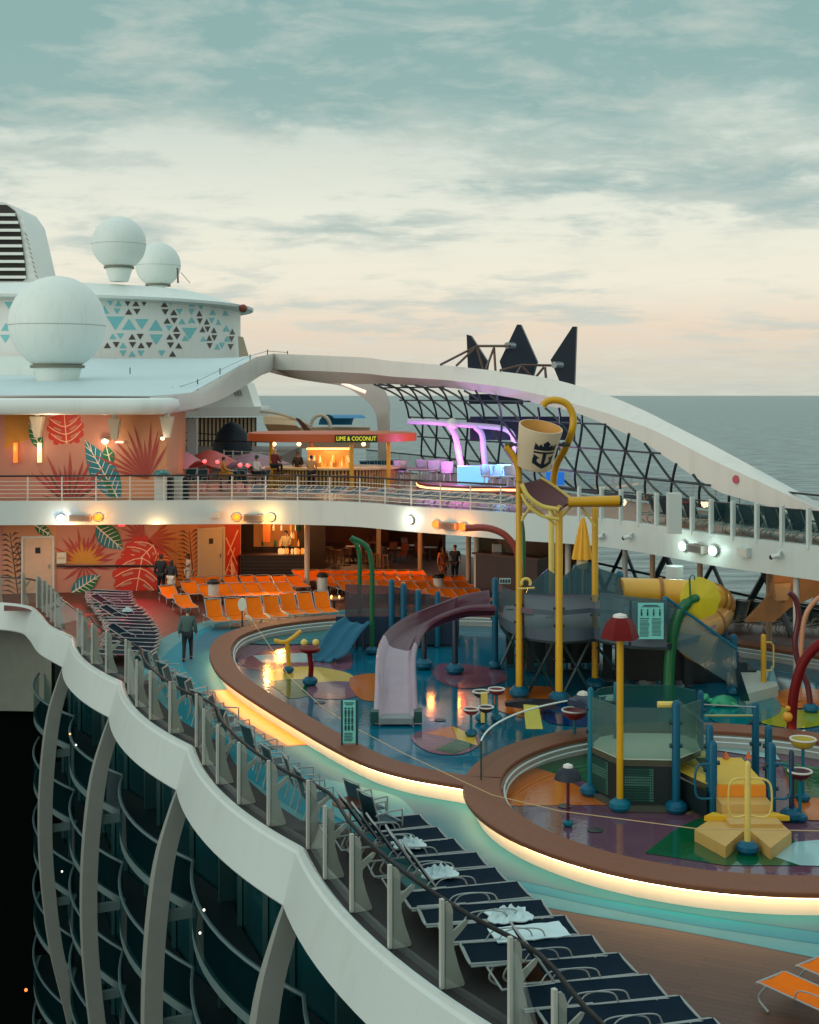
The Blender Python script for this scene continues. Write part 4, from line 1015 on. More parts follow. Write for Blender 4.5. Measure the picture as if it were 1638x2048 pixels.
# white waste cabinets
for px, d, w_, h_, lab, top in ((316, 57.6, .55, 1.15, 'white waste bin with teal domed lid behind the upper railing', 1), (347, 58.4, .6, 1.1, 'white cabinet right of the bin with the teal lid', 0)):
    x_ = (px-CX)/F*d; root = thing('waste_bin' if top else 'cabinet', lab, 'bin' if top else 'cabinet', (x_, d+.8, ZU))
    m = MB(); m.box((x_, d+.8, ZU+h_/2), (w_, .5, h_)); m.box((x_+w_/2+.12, d+.9, ZU+h_/2-.05), (.22, .4, h_-.12), mi=1); m.build('bin_body', [white2, ink], root)
    if top:
        m = MB(); m.lathe([(.38, 0), (.36, .12), (.22, .22), (.01, .26)], (x_, d+.8, ZU+h_), 16); m.build('lid', mat('lid_teal', (40, 110, 112), .4), root)
# pink shell canopies
shm = mat('shell_pink', (200, 130, 140), .5, var=.08)
def shell_canopy(px, py, d, w, h, lab, m_):
    c = A(px, py, d); root = thing('shell_canopy', lab, 'canopy', (c.x, c.y, ZU), 'curved shell canopies')
    m = MB(); secs = []
    for i in range(9):
        u_ = i/8; row = []
        for j in range(9):
            v_ = (j/8-.5)*2; row.append(Vector((c.x + v_*w*(.55+.45*u_), c.y + u_*2.2, c.z + h*math.sin(u_*2.6)*(1-.55*v_*v_) - .25*abs(v_))))
        secs.append(row)
    m.loft(secs, closed=False); m.build('shell', m_, root, smooth=60)
    m = MB(); m.tube([(c.x, c.y+1, ZU), (c.x, c.y+1, c.z+.1)], .16, 8); m.build('stem', m_, root)
shell_canopy(340, 930, 70, 1.6, .9, 'left pink curved shell canopy behind the cabinets', shm)
shell_canopy(412, 930, 72, 1.7, .8, 'middle pink curved shell canopy with red lamps', mat('shell_red', (206, 92, 84), .5))
shell_canopy(500, 932, 74, 2.4, .7, 'widest mauve shell canopy left of the open bar', mat('shell_mauve', (170, 130, 140), .5))
for i, (px, py) in enumerate(((348, 921), (409, 922), (435, 923), (480, 929), (496, 930))):
    p = A(px, py, 69.5); lamp('red_lamp', p, .12, (255, 70, 70), 3.5, ['leftmost red lamp on the pink shell canopy', 'red lamp second from left under the shells', 'red lamp third from left under the shells', 'red lamp left one of the close pair', 'red lamp right one of the close pair'][i], 'red lamps under the shell canopies', 9, Vector((0, -.4, -.1)))
# white post with the silhouetted figure standing behind
m = MB(); p = A(385, 905, 76); m.box((p.x, p.y, 6), (.55, .5, (p.z+.65-4.25)*1.0+1.2)); tag(m.build('white_pedestal', white), 'white square pedestal between the left pink shells', 'pedestal')
# dark closed umbrella mound
m = MB(); p = A(464, 905, 84); m.lathe([(1.35, 0), (1.25, .9), (.95, 1.7), (.5, 2.2), (.02, 2.4)], (p.x, p.y, p.z-.4), 18); tag(m.build('covered_stack', mat('cover_navy', (12, 26, 38), .6)), 'dark navy domed cover behind the inner railing', 'cover')
rr = thing('inner_railing', 'white railing in front of the dark domed cover on the upper deck', 'railing', A(500, 950, 79))
for i in range(7):
    m = MB(); p = A(448+i*18, 900+i*.9, 80); m.tube([p, p-Vector((0, 0, 1.3))], .05, 5); m.build('post', white2, rr)
for k in range(4):
    m = MB(); m.tube([A(446, 902+9*k, 80), A(545, 906+9*k, 80)], .02, 4); m.build('rail_bar', white2, rr)
m = MB(); m.tube([A(330, 880, 80), A(545, 884, 80)], .04, 4); m.tube([A(330, 862, 86), A(545, 877, 86)], .03, 4); m.build('top_rail', darkrail, rr)

# ================================================ open bar with orange roof
BC = A(664, 940, 68); bx, by = BC.x, 68.0
root = thing('open_bar', 'oval open bar with a flat orange edged roof and bamboo counter on the upper deck', 'bar', (bx, by, ZU))
def oval(rx, ry, n=48, ph=0): return [Vector((bx+rx*math.cos(2*math.pi*i/n+ph), by+ry*math.sin(2*math.pi*i/n+ph), 0)) for i in range(n)]
ora = mat('roof_orange', (196, 90, 44), .45, var=.08)
m = MB(); m.loft([[p+Vector((0, 0, z_)) for p in oval(rx, ry)] for rx, ry, z_ in ((4.42, 2.6, 6.62), (4.42, 2.6, 7.02), (4.1, 2.3, 7.08))]); m.build('roof_ring', ora, root, smooth=30)
m = MB(); m.loft([[p+Vector((0, 0, z_)) for p in oval(rx, ry)] for rx, ry, z_ in ((4.2, 2.4, 6.605), (4.2, 2.4, 6.61))]); m.build('roof_underside', mat('bar_under', (150, 100, 60), .5), root)
bam = mat('bamboo', (196, 158, 98), .55, var=.2, vscale=4)
ov = oval(3.3, 1.95, 110)
m = MB(); m.loft([[p+Vector((0, 0, z_)) for p in oval(3.25, 1.9, 60)] for z_ in (ZU, 5.16)]); 
for p in ov:
    if p.y < by+1: m.tube([p+Vector((0, 0, ZU)), p+Vector((0, 0, 5.17))], .055, 5, mi=1)
m.build('counter', [mat('bamboo_gap', (110, 80, 46), .7), bam], root)
m = MB(); m.loft([[p+Vector((0, 0, z_)) for p in oval(3.6, 2.15, 60)] for z_ in (5.18, 5.27)]); m.build('counter_top', mat('counter_tan', (206, 176, 126), .35), root)
for px, dd in ((543, .7), (624, 3.0), (703, -.3), (777, .4)):
    d = by-2.0+dd; x_ = (px-CX)/F*d; m = MB(); m.tube([(x_, d, ZU), (x_, d, 6.62)], .11, 10); m.build('roof_post', yellow if dd != 3.0 else mat('post_or', (190, 110, 50), .4), root)
m = MB(); m.box((bx-.1, by, 5.65), (2.3, .9, .95)); m.build('bottle_shelf', mat('shelf_wood', (190, 130, 60), .5, emit=(255, 170, 60), estr=.12), root)
for i in range(34): m = MB(); m.lathe([(.06, 0), (.06, .22), (.02, .3), (.02, .38)], (bx-1.2+2.2*random.random(), by-.7+.15*random.random(), random.choice((5.2, 5.5))), 6, random.choice((0, 0, 1))); m.build('bottle', [mat('amber', (210, 130, 40), .2), mat('paleglass', (220, 200, 150), .2)], root)
m = MB(); m.box((bx-.1, by-.1, 6.2), (2.4, 1.0, .08)); m.build('shelf_light', mat('shelf_l', (255, 210, 140), .5, emit=(255, 200, 120), estr=1.2), root)
point_light('bar_light', (bx, by-1.2, 6.4), (1, .72, .38), 65)
point_light('bar_light', (bx-2.3, by-1., 6.4), (1, .72, .38), 25)
point_light('bar_light', (bx+2.4, by-1., 6.4), (1, .72, .38), 25)
for i, (x_, lab) in enumerate(((-1.9, 'lit round lamp under the bar roof beside the left yellow post'), (-3.4, 'lit round lamp under the left tip of the bar roof'), (2.0, 'lit round lamp under the bar roof right of the bottles'))):
    m = MB(); m.sphere((bx+x_*.85, by-1.3, 6.48), .11, 8); m.build('ceiling_lamp', mat('clamp', (255, 220, 160), .5, var=0, emit=(255, 215, 150), estr=3), root)
# sign
sg = MB(); a = A(670, 885, by-2.66); b = A(755, 870, by-2.66)
m = MB(); m.box(((a.x+b.x)/2, by-2.66, (a.z+b.z)/2), (b.x-a.x, .12, b.z-a.z)); sgn = m.build('sign_board', mat('sign_dark', (40, 52, 30), .5)); 
sroot = thing('bar_sign', 'dark sign with glowing yellow letters on the orange bar roof edge', 'sign', ((a.x+b.x)/2, by-2.66, (a.z+b.z)/2))
sgn.parent = sroot; sgn.data.transform(Matrix.Translation(-sroot.location))
def text_mesh(name, body, size, loc, rot, m_, parent=None, ext=.01, align='CENTER', sx=1):
    cu = bpy.data.curves.new(name, 'FONT'); cu.body = body; cu.size = size; cu.extrude = ext; cu.align_x = align; cu.align_y = 'CENTER'; cu.resolution_u = 2
    ob = bpy.data.objects.new(name, cu); COL.objects.link(ob); dg = bpy.context.evaluated_depsgraph_get(); me = bpy.data.meshes.new_from_object(ob.evaluated_get(dg))
    COL.objects.unlink(ob); bpy.data.objects.remove(ob)
    M_ = Matrix.Translation(Vector(loc)) @ Matrix(rot).to_4x4() @ Matrix.Diagonal((sx, 1, 1, 1)) if not isinstance(rot, tuple) else Matrix.Translation(Vector(loc)) @ (Matrix.Rotation(rot[2], 4, 'Z') @ Matrix.Rotation(rot[0], 4, 'X')) @ Matrix.Diagonal((sx, 1, 1, 1))
    off = Vector((0, 0, 0)); p = parent
    while p: off += p.location; p = p.parent
    me.transform(Matrix.Translation(-off) @ M_); me.materials.clear(); me.materials.append(m_)
    o = bpy.data.objects.new(name, me); COL.objects.link(o)
    if parent: o.parent = parent
    return o
text_mesh('sign_text', 'LIME & COCONUT', .30, (sroot.location.x, by-2.74, sroot.location.z), (R(90), 0, 0), mat('neon_yellow', (230, 220, 60), .5, var=0, emit=(235, 225, 60), estr=.7), sroot, .01, sx=.80)
# canopies behind the bar
root = thing('barrel_canopy', 'beige barrel shade with brown striped end behind the bar roof', 'canopy', A(575, 870, 90))
m = MB(); secs = []
for i in range(9):
    t = i/8; row = []
    for s_ in range(5):
        q_ = s_/4; row.append(A(526+t*62+q_*q_*(14+10*t), 830+t*t*4+(37-2*t)*q_, 91-2.2*math.sin(math.pi*q_)))
    secs.append(row)
m.loft(secs, closed=False, mi=0)
m.build('shade_sheet', mat('shade_beige', (206, 172, 128), .6, emit=(206, 160, 110), estr=.05), root, smooth=60)
m = MB(); m.loft([[A(589+i*2.9, 834+i*4.1, 90-.1*i), A(600+i*3.6, 838+i*3.7, 89.7-.1*i)] for i in range(9)], closed=False); m.build('striped_end', mat('shade_brown', (110, 66, 46), .6), root)
m = MB(); m.tube([A(520+i*12.5, 823+.55*(i**1.9), 90) for i in range(9)], .12, 6); m.build('rim', mat('rim_cream', (220, 205, 180), .4), root)  # rim in a plain cream colour, without emission
root = thing('blue_barrel_roof', 'bright blue barrel roof with pale arched end behind the bar', 'canopy', A(690, 850, 92))
m = MB(); secs = []
for i in range(9):
    a_ = math.pi*(.02+.75*i/8); secs.append([A(655-20*math.cos(a_)*.9, 851-22*math.sin(a_), 92+1.2*math.cos(a_)), A(720-16*math.cos(a_), 851-22*math.sin(a_), 92+1.2*math.cos(a_))])
m.loft(secs, closed=False); m.build('blue_sheet', mat('blue_sheet', (28, 128, 176), .45, var=.08), root, smooth=60)
m = MB(); m.tube([A(641-20*math.cos(math.pi*i/10), 856-26*math.sin(math.pi*i/10), 91) for i in range(11)], .14, 6); m.build('arched_end', mat('rim_cream', (220, 205, 180), .4), root)
m = MB(); p = A(670, 875, 93); m.box(p, (5, 1.5, 1.5)); m.build('kiosk_wall', tan, root)

# ================================================ purple lit lounge
root = thing('lounge_pergola', 'tall white tube frame glowing pink over the lounge left of the bucket', 'frame', A(930, 960, 72))
wl = mat('frame_white', (205, 185, 210), .35, var=.04)
for pts, r_ in (([(815, 843), (860, 844), (905, 848)], .19), ([(905, 848), (960, 852), (1000, 856), (1022, 866), (1028, 890), (1032, 960)], .19), ([(896, 848), (910, 870), (918, 910), (928, 962)], .22), ([(950, 853), (964, 870), (968, 910), (974, 962)], .2)):
    m = MB(); m.tube(smooth_path([A(a, b, 66.3) for a, b in pts], 5), r_*.78, 10); m.build('frame_tube', wl, root, smooth=60)
m = MB(); m.sphere(A(905, 848, 66.2), .3, 10); m.build('joint', white2, root)
root = thing('blue_lit_counter', 'low white counter with blue light put in as glow, under the pink lit frame', 'counter', A(945, 955, 71))
m = MB(); a = A(945, 952, 65.0); m.box((a.x, a.y, 4.95), (1.5, .8, 1.0)); m.build('counter_body', mat('blue_glow', (160, 215, 240), .4, emit=(110, 200, 250), estr=.7), root)  # blue light on the white base, put in as colour and emission
root = thing('lounge_platform', 'low platform with a warm glowing curved edge under the lit lounge', 'platform', A(960, 985, 66))
pe = smooth_path([A(a, b, d) for a, b, d in ((832, 962, 67), (840, 970, 64.5), (880, 976, 63), (940, 978, 62.3), (1010, 978, 62), (1060, 978, 62), (1110, 978, 62))], 5)
pe = [Vector((p.x, p.y, 0)) for p in pe]
m = MB(); m.prism(pe + [Vector((6.6, 66, 0)), Vector((3, 73, 0)), Vector((1, 74, 0)), Vector((.3, 71, 0))], ZU+.004, 4.55); m.build('platform_top', mat('platform', (120, 78, 84), .4), root)
m = MB(); m.loft([[p+Vector((0, -.03, 4.42)), p+Vector((0, -.03, 4.52)), p+Vector((0, .03, 4.52)), p+Vector((0, .03, 4.42))] for p in pe]); m.build('edge_light', mat('edge_led', (255, 200, 150), .5, var=0, emit=(255, 170, 110), estr=4), root)
m = MB(); m.loft([[p+Vector((0, -.25, 4.56)), p+Vector((0, -.25, 4.64)), p+Vector((0, .3, 4.64)), p+Vector((0, .3, 4.56))] for p in pe]); m.build('edge_cap', mat('cap_red', (110, 42, 34), .4), root)
p = A(935, 930, 70); point_light('magenta_glow', (p.x-.6, 65.5, 5.9), (1, .15, .8), 130, .3)
p = A(985, 930, 70); point_light('blue_glow', (p.x, 64.0, 5.6), (.1, .5, 1), 170, .3)
p = A(860, 860, 70); point_light('violet_glow', (p.x, 65.5, 6.4), (.7, .3, 1), 110, .3)
p = A(1015, 860, 70); point_light('violet_glow', (p.x, 65.3, 6.6), (.8, .4, 1), 60, .3)
def bucket_chair(px, d, m_, lab):
    c = Vector(((px-CX)/F*d, d, 4.56)); root = thing('tub_chair', lab, 'chair', c, 'pale chairs in the lit lounge')
    m = MB(); m.lathe([(.28, .4), (.33, .46), (.30, .5)], c, 14); m.build('seat', m_, root)
    m = MB(); m.lathe([(.33, .5), (.38, .95), (.36, 1.0), (.30, .52)], c, 12, a0=R(-20), a1=R(200)); m.build('backrest', m_, root)
    for a in range(4):
        m = MB(); q = Vector((math.cos(R(45+90*a))*.25, math.sin(R(45+90*a))*.25, 0)); m.tube([c+q, c+q*.8+Vector((0, 0, .42))], .025, 5); m.build('leg', m_, root)
cw_ = mat('chair_white', (210, 200, 215), .4)
for i, (px, d) in enumerate(((975, 64), (992, 63.6), (1008, 64.2), (1022, 63.4), (868, 68), (880, 70), (894, 67), (800, 68), (845, 69))):
    bucket_chair(px, d, cw_, ['white chair nearest the blue counter, leftmost of the bright lit four', 'second bright white chair right of the frame leg', 'third bright white chair right of the frame leg', 'white chair beside the bucket pole', 'pink lit chair left of the frame leg, front one', 'pink lit chair left of the frame leg, rear one', 'pink lit chair right against the frame leg', 'pale chair just right of the open bar', 'pale chair between bar and pink chairs'][i])
for i, (px, d) in enumerate(((846, 66), (822, 68))):
    c = Vector(((px-CX)/F*d, d, ZU)); root = thing('lounge_table', ['low square table in the pink light left of the frame', 'low square table just right of the bar counter'][i], 'table', c, 'low tables right of the bar')
    m = MB(); m.box(c+Vector((0, 0, .95)), (1.5, .8, .06)); m.build('table_top', mat('tabletop', (130, 110, 110), .4), root)
    for a, b in ((-.65, -.3), (.65, -.3), (-.65, .3), (.65, .3)):
        m = MB(); m.tube([c+Vector((a, b, 0)), c+Vector((a, b, .93))], .03, 5); m.build('leg', steel, root)

# ---- lamps and fittings on the fascia
def fas_pt(px, py, off=.05):
    o = Vector((0, 0, H)); d = Vector(((px-CX)/F, 1, -(py-CY)/F)); best = None
    for p, q in zip(fas0, fas0[1:]):
        if CX+F*p.x/p.y <= px <= CX+F*q.x/q.y:
            u_ = (px-(CX+F*p.x/p.y))/((CX+F*q.x/q.y)-(CX+F*p.x/p.y)); b = p.lerp(q, u_); T = (q-p).normalized(); n = Vector((T.y, -T.x, 0)); n = -n if n.y > 0 else n
            z_ = H-(py-CY)/F*b.y; return Vector((b.x, b.y, z_)) + n*off, T, n
for px, py, col, e, pw, lab in ((123, 1036, (150, 200, 255), 14, 25, 'blue white floodlight on the band at far left'), (197, 1034, (255, 84, 12), 3, 70, 'orange floodlight second from the left edge'), (473, 1034, (255, 84, 12), 3, 60, 'orange floodlight left of the speaker over the dark bar'), (543, 1034, (255, 140, 40), 14, 80, 'orange floodlight right of the speaker over the dark bar'), (822, 1040, (255, 230, 190), 14, 60, 'round warm white floodlight alone in the middle of the band'), (875, 1048, (255, 78, 12), 3, 55, 'orange floodlight left of the tilted speaker near the red pipe'), (929, 1053, (255, 70, 10), 3.4, 70, 'orange floodlight at the tip of the red pipe'), (1371, 1092, (190, 255, 230), 12, 30, 'greenish floodlight next to the thick pillar'), (1431, 1101, (190, 255, 230), 12, 30, 'greenish floodlight right of the green lit speaker')):
    p, T, n = fas_pt(px, py, .14); root = thing('floodlight', lab, 'floodlight', p, 'floodlights on the white band')
    q1 = T; q2 = Vector((0, 0, 1)); rr_ = .15
    m = MB(); m.slab([p + q1*rr_*1.15*math.cos(i*math.pi/8) + q2*rr_*math.sin(i*math.pi/8) for i in range(16)], n, .02)
    m.build('lens', mat('flood_%d_%d' % (col[0], col[1]), col, .5, var=0, emit=col, estr=e), root)
    m = MB(); m.lathe([(.20, -.07), (.22, 0)], (0, 0, 0), 12); m = MB()
    m.slab([p - n*.1 + q1*.2*math.cos(i*math.pi/8) + q2*.18*math.sin(i*math.pi/8) for i in range(16)], n, .09); m.build('housing', steel, root)
    point_light('flood_glow', p + n*.35, tuple(c/255 for c in col), pw*.5, .1)
for px, py, w_, lab in ((162, 1036, .95, 'grey speaker between the two floodlights at far left'), (508, 1035, .9, 'grey speaker between the two orange floodlights over the bar'), (901, 1051, .85, 'tilted grey speaker between orange floodlights by the red pipe'), (1402, 1097, .8, 'grey speaker between the greenish floodlights')):
    p, T, n = fas_pt(px, py, .16); root = thing('band_speaker', lab, 'speaker', p, 'speakers on the white band')
    m = MB(); m.box(p, (w_, .28, .27), math.atan2(T.y, T.x)); m.build('speaker_body', mat('speaker_grey', (126, 116, 108), .6), root)
    m = MB(); m.box(p+n*.142, (w_*.9, .012, .2), math.atan2(T.y, T.x)); m.build('speaker_grille', mat('grille', (92, 84, 80), .8), root)
for px, py, lab in ((429, 1028, 'small white box on the band left of the orange lamps'), (1493, 1104, 'white square box on the band near the right edge')):
    p, T, n = fas_pt(px, py, .12); root = thing('junction_box', lab, 'box', p, 'boxes on the white band'); m = MB(); m.box(p, (.42, .22, .3), math.atan2(T.y, T.x)); m.build('box_body', white, root); m = MB(); m.box(p+n*.115, (.3, .012, .2), math.atan2(T.y, T.x)); m.build('box_cover', white2, root)
for px, py, lab in ((1208, 1071, 'white security camera by the yellow umbrella'), (1266, 1071, 'dark tipped security camera left of the thick pillar'), (1563, 1108, 'dark tipped security camera near the right edge')):
    p, T, n = fas_pt(px, py, .2); root = thing('security_camera', lab, 'camera', p, 'cameras on the white band')
    m = MB(); m.tube([p-n*.2+Vector((0, 0, .1)), p], .04, 8); m.tube([p+T*.12, p-T*.12+n*.1-Vector((0, 0, .08))], .08, 10); m.build('camera_body', white, root)
    m = MB(); m.sphere(p-T*.15+n*.11-Vector((0, 0, .1)), .075, 8); m.build('camera_lens', black, root)
# lit stair wedge at right
root = thing('lit_stair_wall', 'orange lit slanting stair wall under the upper deck at right edge', 'wall', A(1580, 1180, 46))
stm = mat('stair_tan', (205, 150, 98), .5, var=.08)
m = MB(); m.slab([A(1550, 1130, 46), A(1720, 1130, 46), A(1720, 1152, 46), A(1580, 1216, 46), A(1548, 1244, 46), A(1492, 1244, 46), A(1542, 1190, 46)], (0, 1, 0), .3); m.build('stair_side', stm, root)
m = MB(); m.slab([A(1548, 1168, 45.6), A(1582, 1166, 45.6), A(1576, 1200, 45.6), A(1554, 1202, 45.6)], (0, 1, 0), .5); m.build('stair_box', mat('stair_box', (222, 180, 130), .5), root)
p = A(1600, 1140, 44.8); point_light('stair_glow', (p.x, p.y, p.z), (1, .62, .3), 16)

# ================================================ PLAYGROUND
PF = .08
def pdepth(yb, z0=PF): return (H-z0)*F/(yb-CY)
def pole(px, yb, yt, rpx, z0=PF, d=None, x=None):
    d = d or pdepth(yb, z0); b = A(px, yb, d); b.z = z0; t = A(px, yt, d); return b, t, rpx*d/F
def post_mesh(px, yb, yt, rpx, z0=PF, d=None):
    b, t, r = pole(px, yb, yt, rpx, z0, d); m = MB(); h = t.z-b.z
    m.lathe([(r, 0), (r, h-r), (r*.8, h-r*.4), (r*.4, h-.02*r), (.001, h)], b, 14); return m, b, t, r
def collar_ball(b, r, m_, root, name='base_cover'):
    m = MB(); m.lathe([(r*.75, -.02), (r, r*.25), (r*.95, r*.6), (r*.55, r*.95), (.02, r)], b, 18); return m.build(name, m_, root)
def chute(m, L, R_, depth, lanes=1, th=.06, mi=0, mo=None, lip=.05):
    secs = []; K = 8*lanes
    for a, b in zip(L, R_):
        inn = [a + Vector((0, 0, 0))]
        for j in range(K+1):
            u_ = j/K; p = a.lerp(b, .06+.88*u_); prof_ = 1 - (2*u_-1)**6
            if lanes > 1: prof_ *= .55 + .45*abs(math.sin(math.pi*u_*lanes))**.6
            inn.append(p - Vector((0, 0, depth*prof_)))
        inn.append(b.copy())
        out = [q - Vector((0, 0, th)) for q in reversed(inn)]
        out[0] += (b-a).normalized()*lip; out[-1] -= (b-a).normalized()*lip
        secs.append(inn+out)
    m.loft(secs, mi=mi)

tower = thing('play_tower', 'main splash tower with grey see-through panels, blue posts and a raised deck', 'play tower', G(1180, 1340, 0))
# deck
dz = 1.9
dp = [(1000, 1243), (1045, 1267), (1115, 1277), (1188, 1271), (1262, 1285), (1335, 1288), (1432, 1262), (1430, 1222), (1200, 1200), (1010, 1212)]
DP = [G(a, b, dz) for a, b in dp]
m = MB(); m.prism(DP, dz-.18, dz, mi=0, side=1); m.build('tower_deck', [mat('deck_pinkgrey', (92, 70, 80), .5, var=.1), mat('deck_edge', (20, 44, 46), .5)], tower)
for i in range(5):
    a, b = DP[i], DP[i+1]; m = MB(); n_ = (b-a).normalized().cross(Vector((0, 0, 1))); n_ = -n_ if n_.y > 0 else n_
    rows = []
    for j in range(7):
        u_ = j/6; p = a.lerp(b, .02+.96*u_) + n_*(.06+.12*math.sin(math.pi*u_)); rows.append([p+Vector((0, 0, -.08)), p+Vector((0, 0, 1.22))])
    m.loft(rows, closed=False); m.build('clear_panel', smoke, tower, smooth=60)
    rows2 = [[r[0]-Vector((0, -.02, 0)), r[0]+Vector((0, .02, .34))] for r in rows]
    m = MB(); m.loft(rows2, closed=False); m.build('kick_panel', mat('panel_pink', (104, 78, 96), .35, var=.1), tower, smooth=60)
# upper deck of the tower
UP = [G(1040, 1216, 2.7), G(1112, 1222, 2.7), G(1180, 1216, 2.7), G(1245, 1222, 2.7), G(1250, 1190, 2.7), G(1050, 1186, 2.7)]
m = MB(); m.prism(UP, 2.56, 2.7); m.build('upper_floor', mat('deck_pinkgrey', (92, 70, 80), .5), tower)
greyp = glass('grey_panel', (.6, .68, .7), .06, (80, 114, 122), .45, .15)
for poly in ([(1048, 1192), (1062, 1168), (1095, 1138), (1112, 1150), (1112, 1192)], [(1112, 1192), (1112, 1165), (1155, 1130), (1180, 1124), (1190, 1150), (1190, 1192)], [(1192, 1192), (1192, 1135), (1240, 1150), (1250, 1200)]):
    m = MB(); m.slab([A(a, b, 41) for a, b in poly], (0, 1, 0), .03); m.build('shield_panel', greyp, tower, smooth=0)
for poly, d in (([(1200, 1185), (1250, 1192), (1340, 1200), (1340, 1282), (1200, 1270)], 37.6), ([(1335, 1198), (1400, 1240), (1470, 1292), (1478, 1378), (1400, 1330), (1335, 1286)], 37.4)):
    m = MB(); m.slab([A(a, b, d) for a, b in poly], (0, 1, 0), .03); m.build('shield_panel', smoke, tower, smooth=0)
m = MB(); m.tube([A(1333, 1196, 37.3), A(1474, 1298, 37.3)], .045, 6); m.build('stair_rail', blueP, tower)
for (px, yb, yt, r, m_) in ((990, 1335, 1155, 6.5, blueP), (1094, 1300, 1143, 6, blueL), (1132, 1300, 1155, 5, blueL), (1155, 1310, 1127, 10, blueP), (1176, 1300, 1148, 6.5, blueL), (1239, 1300, 1142, 8, blueP), (1315, 1300, 1180, 5, blueL), (1266, 1361, 1197, 7, blueL), (1331, 1361, 1192, 7.5, blueL), (1449, 1330, 1254, 7, blueP), (1467, 1388, 1268, 7.5, blueP)):
    mm, b, t, r_ = post_mesh(px, yb, yt, r); o = mm.build('deck_post', m_, tower); 
    m = MB()
    for k_ in range(3): m.tube([b+Vector((-r_*1.35, 0, (t.z-b.z)*(.55+.14*k_))), b+Vector((r_*1.35, 0, (t.z-b.z)*(.55+.14*k_)))], .035, 6)
    m.build('bolts', black, o)
    if yb > 1320: collar_ball(Vector((b.x, b.y, PF)), .22, blueP, o)
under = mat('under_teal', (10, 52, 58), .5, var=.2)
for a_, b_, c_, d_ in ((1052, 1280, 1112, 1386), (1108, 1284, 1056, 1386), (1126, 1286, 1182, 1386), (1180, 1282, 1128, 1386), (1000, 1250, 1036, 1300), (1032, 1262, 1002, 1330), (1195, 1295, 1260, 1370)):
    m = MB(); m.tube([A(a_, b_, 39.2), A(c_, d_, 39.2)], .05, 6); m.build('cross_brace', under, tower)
for px, d in ((1060, 42), (1100, 41.5), (1150, 42.5), (1215, 41), (1240, 39.5), (1300, 40.5), (1340, 41), (1375, 40), (1410, 41), (1020, 43)):
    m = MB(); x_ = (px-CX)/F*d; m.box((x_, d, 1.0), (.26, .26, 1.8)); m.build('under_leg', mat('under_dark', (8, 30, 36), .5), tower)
m = MB(); a = A(1225, 1, 39.6); m.box(((1330-CX)/F*40.4, 40.4, .75), (2.6, .2, 1.2)); m.build('under_panel', mat('under_dark', (8, 30, 36), .5), tower)  # this and the next dark panel are put in to darken the space below
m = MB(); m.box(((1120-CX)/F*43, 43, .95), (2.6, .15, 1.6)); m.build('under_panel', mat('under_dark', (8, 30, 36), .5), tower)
# dark stair block down to the pale landing
m = MB()
for i in range(7):
    z1 = dz-.02-i*.25; x0 = (1395-CX)/F*40.6+i*.28; m.box((x0, 41.2, z1/2+.04), (.28, 1.4, z1))
m.build('stair_flight', mat('stair_dark', (8, 36, 48), .4, var=.2), tower)
m = MB(); m.prism([G(a, b, .36) for a, b in ((1446, 1336), (1543, 1343), (1556, 1372), (1492, 1388))], PF-.04, .36); m.build('landing', mat('landing_pale', (176, 184, 174), .4, var=.08), tower)
m = MB(); m.slab([A(1455, 1332, 38.2), A(1480, 1340, 36.9), A(1500, 1402, 36.6), A(1482, 1402, 37.2)], (0, 1, 0), .1); m.build('stringer', mat('stair_dark', (8, 36, 48), .4), tower)
# small number plate
m = MB(); m.box(A(1010, 1162, 38.6), (.34, .03, .17)); o = m.build('plate', mat('plate_pale', (150, 176, 172), .5), tower)
m = MB(); c0 = A(1010, 1162, 38.55)
for i in range(4): m.box(c0+Vector((-.12+.08*i, -.02, 0)), (.045, .01, .1)); 
m.build('plate_marks', ink, o)
# yellow ring sprayer
m = MB(); c0 = A(1052, 1166, 38); m.tube([c0+Vector((.13*math.cos(t*.5), 0, .13*math.sin(t*.5))) for t in range(-1, 8)], .045, 8); m.tube([c0+Vector((-.25, 0, -.17)), c0+Vector((.25, 0, -.14))], .03, 6)
tag(m.build('ring_sprayer', yellow2), 'small yellow ring sprayer on the tower deck between the red pipe and yellow poles', 'sprayer')

# ---- plum slide
Lq = [(978, 1180, 41), (930, 1189, 40.6), (870, 1210, 40), (812, 1234, 39.2), (772, 1264, 38.2), (757, 1302, 37.2), (754, 1370, 36.1), (750, 1436, 35.3)]
Rq = [(992, 1212, 40.2), (935, 1213, 39.9), (885, 1228, 39.4), (850, 1250, 38.9), (834, 1280, 38.1), (828, 1312, 37.4), (830, 1374, 36.3), (834, 1436, 35.3)]
LS = smooth_path([A(*p) for p in Lq], 5); RS = smooth_path([A(*p) for p in Rq], 5)
sl = thing('water_slide', 'curving plum slide whose lower chute, paled by painted sky reflection, ends in the larger pool', 'slide', G(792, 1445, 0))
m = MB(); chute(m, LS[:22], RS[:22], .34, lip=.08, th=.10); m.build('slide_upper', purple, sl, smooth=60)
m = MB(); chute(m, LS[21:], RS[21:], .30, lip=.06, th=.10); m.build('slide_lower', mat('slide_sky_sheen', (158, 140, 152), .2, var=.1, coat=.3), sl, smooth=60)  # paler than the upper chute: sky reflection put into the colour
m = MB(); a = G(757, 1448, .1); b = G(826, 1448, .1); m.box(((a.x+b.x)/2, a.y+.45, .17), (b.x-a.x, .9, .16)); m.build('landing_pad', mat('pad_grey', (120, 130, 132), .4), sl)
for px in (749, 836): 
    m = MB(); p = G(px, 1446, .1); m.box(p+Vector((0, .2, .16)), (.22, .5, .3)); m.build('side_block', mat('block_green', (14, 66, 60), .5), sl)
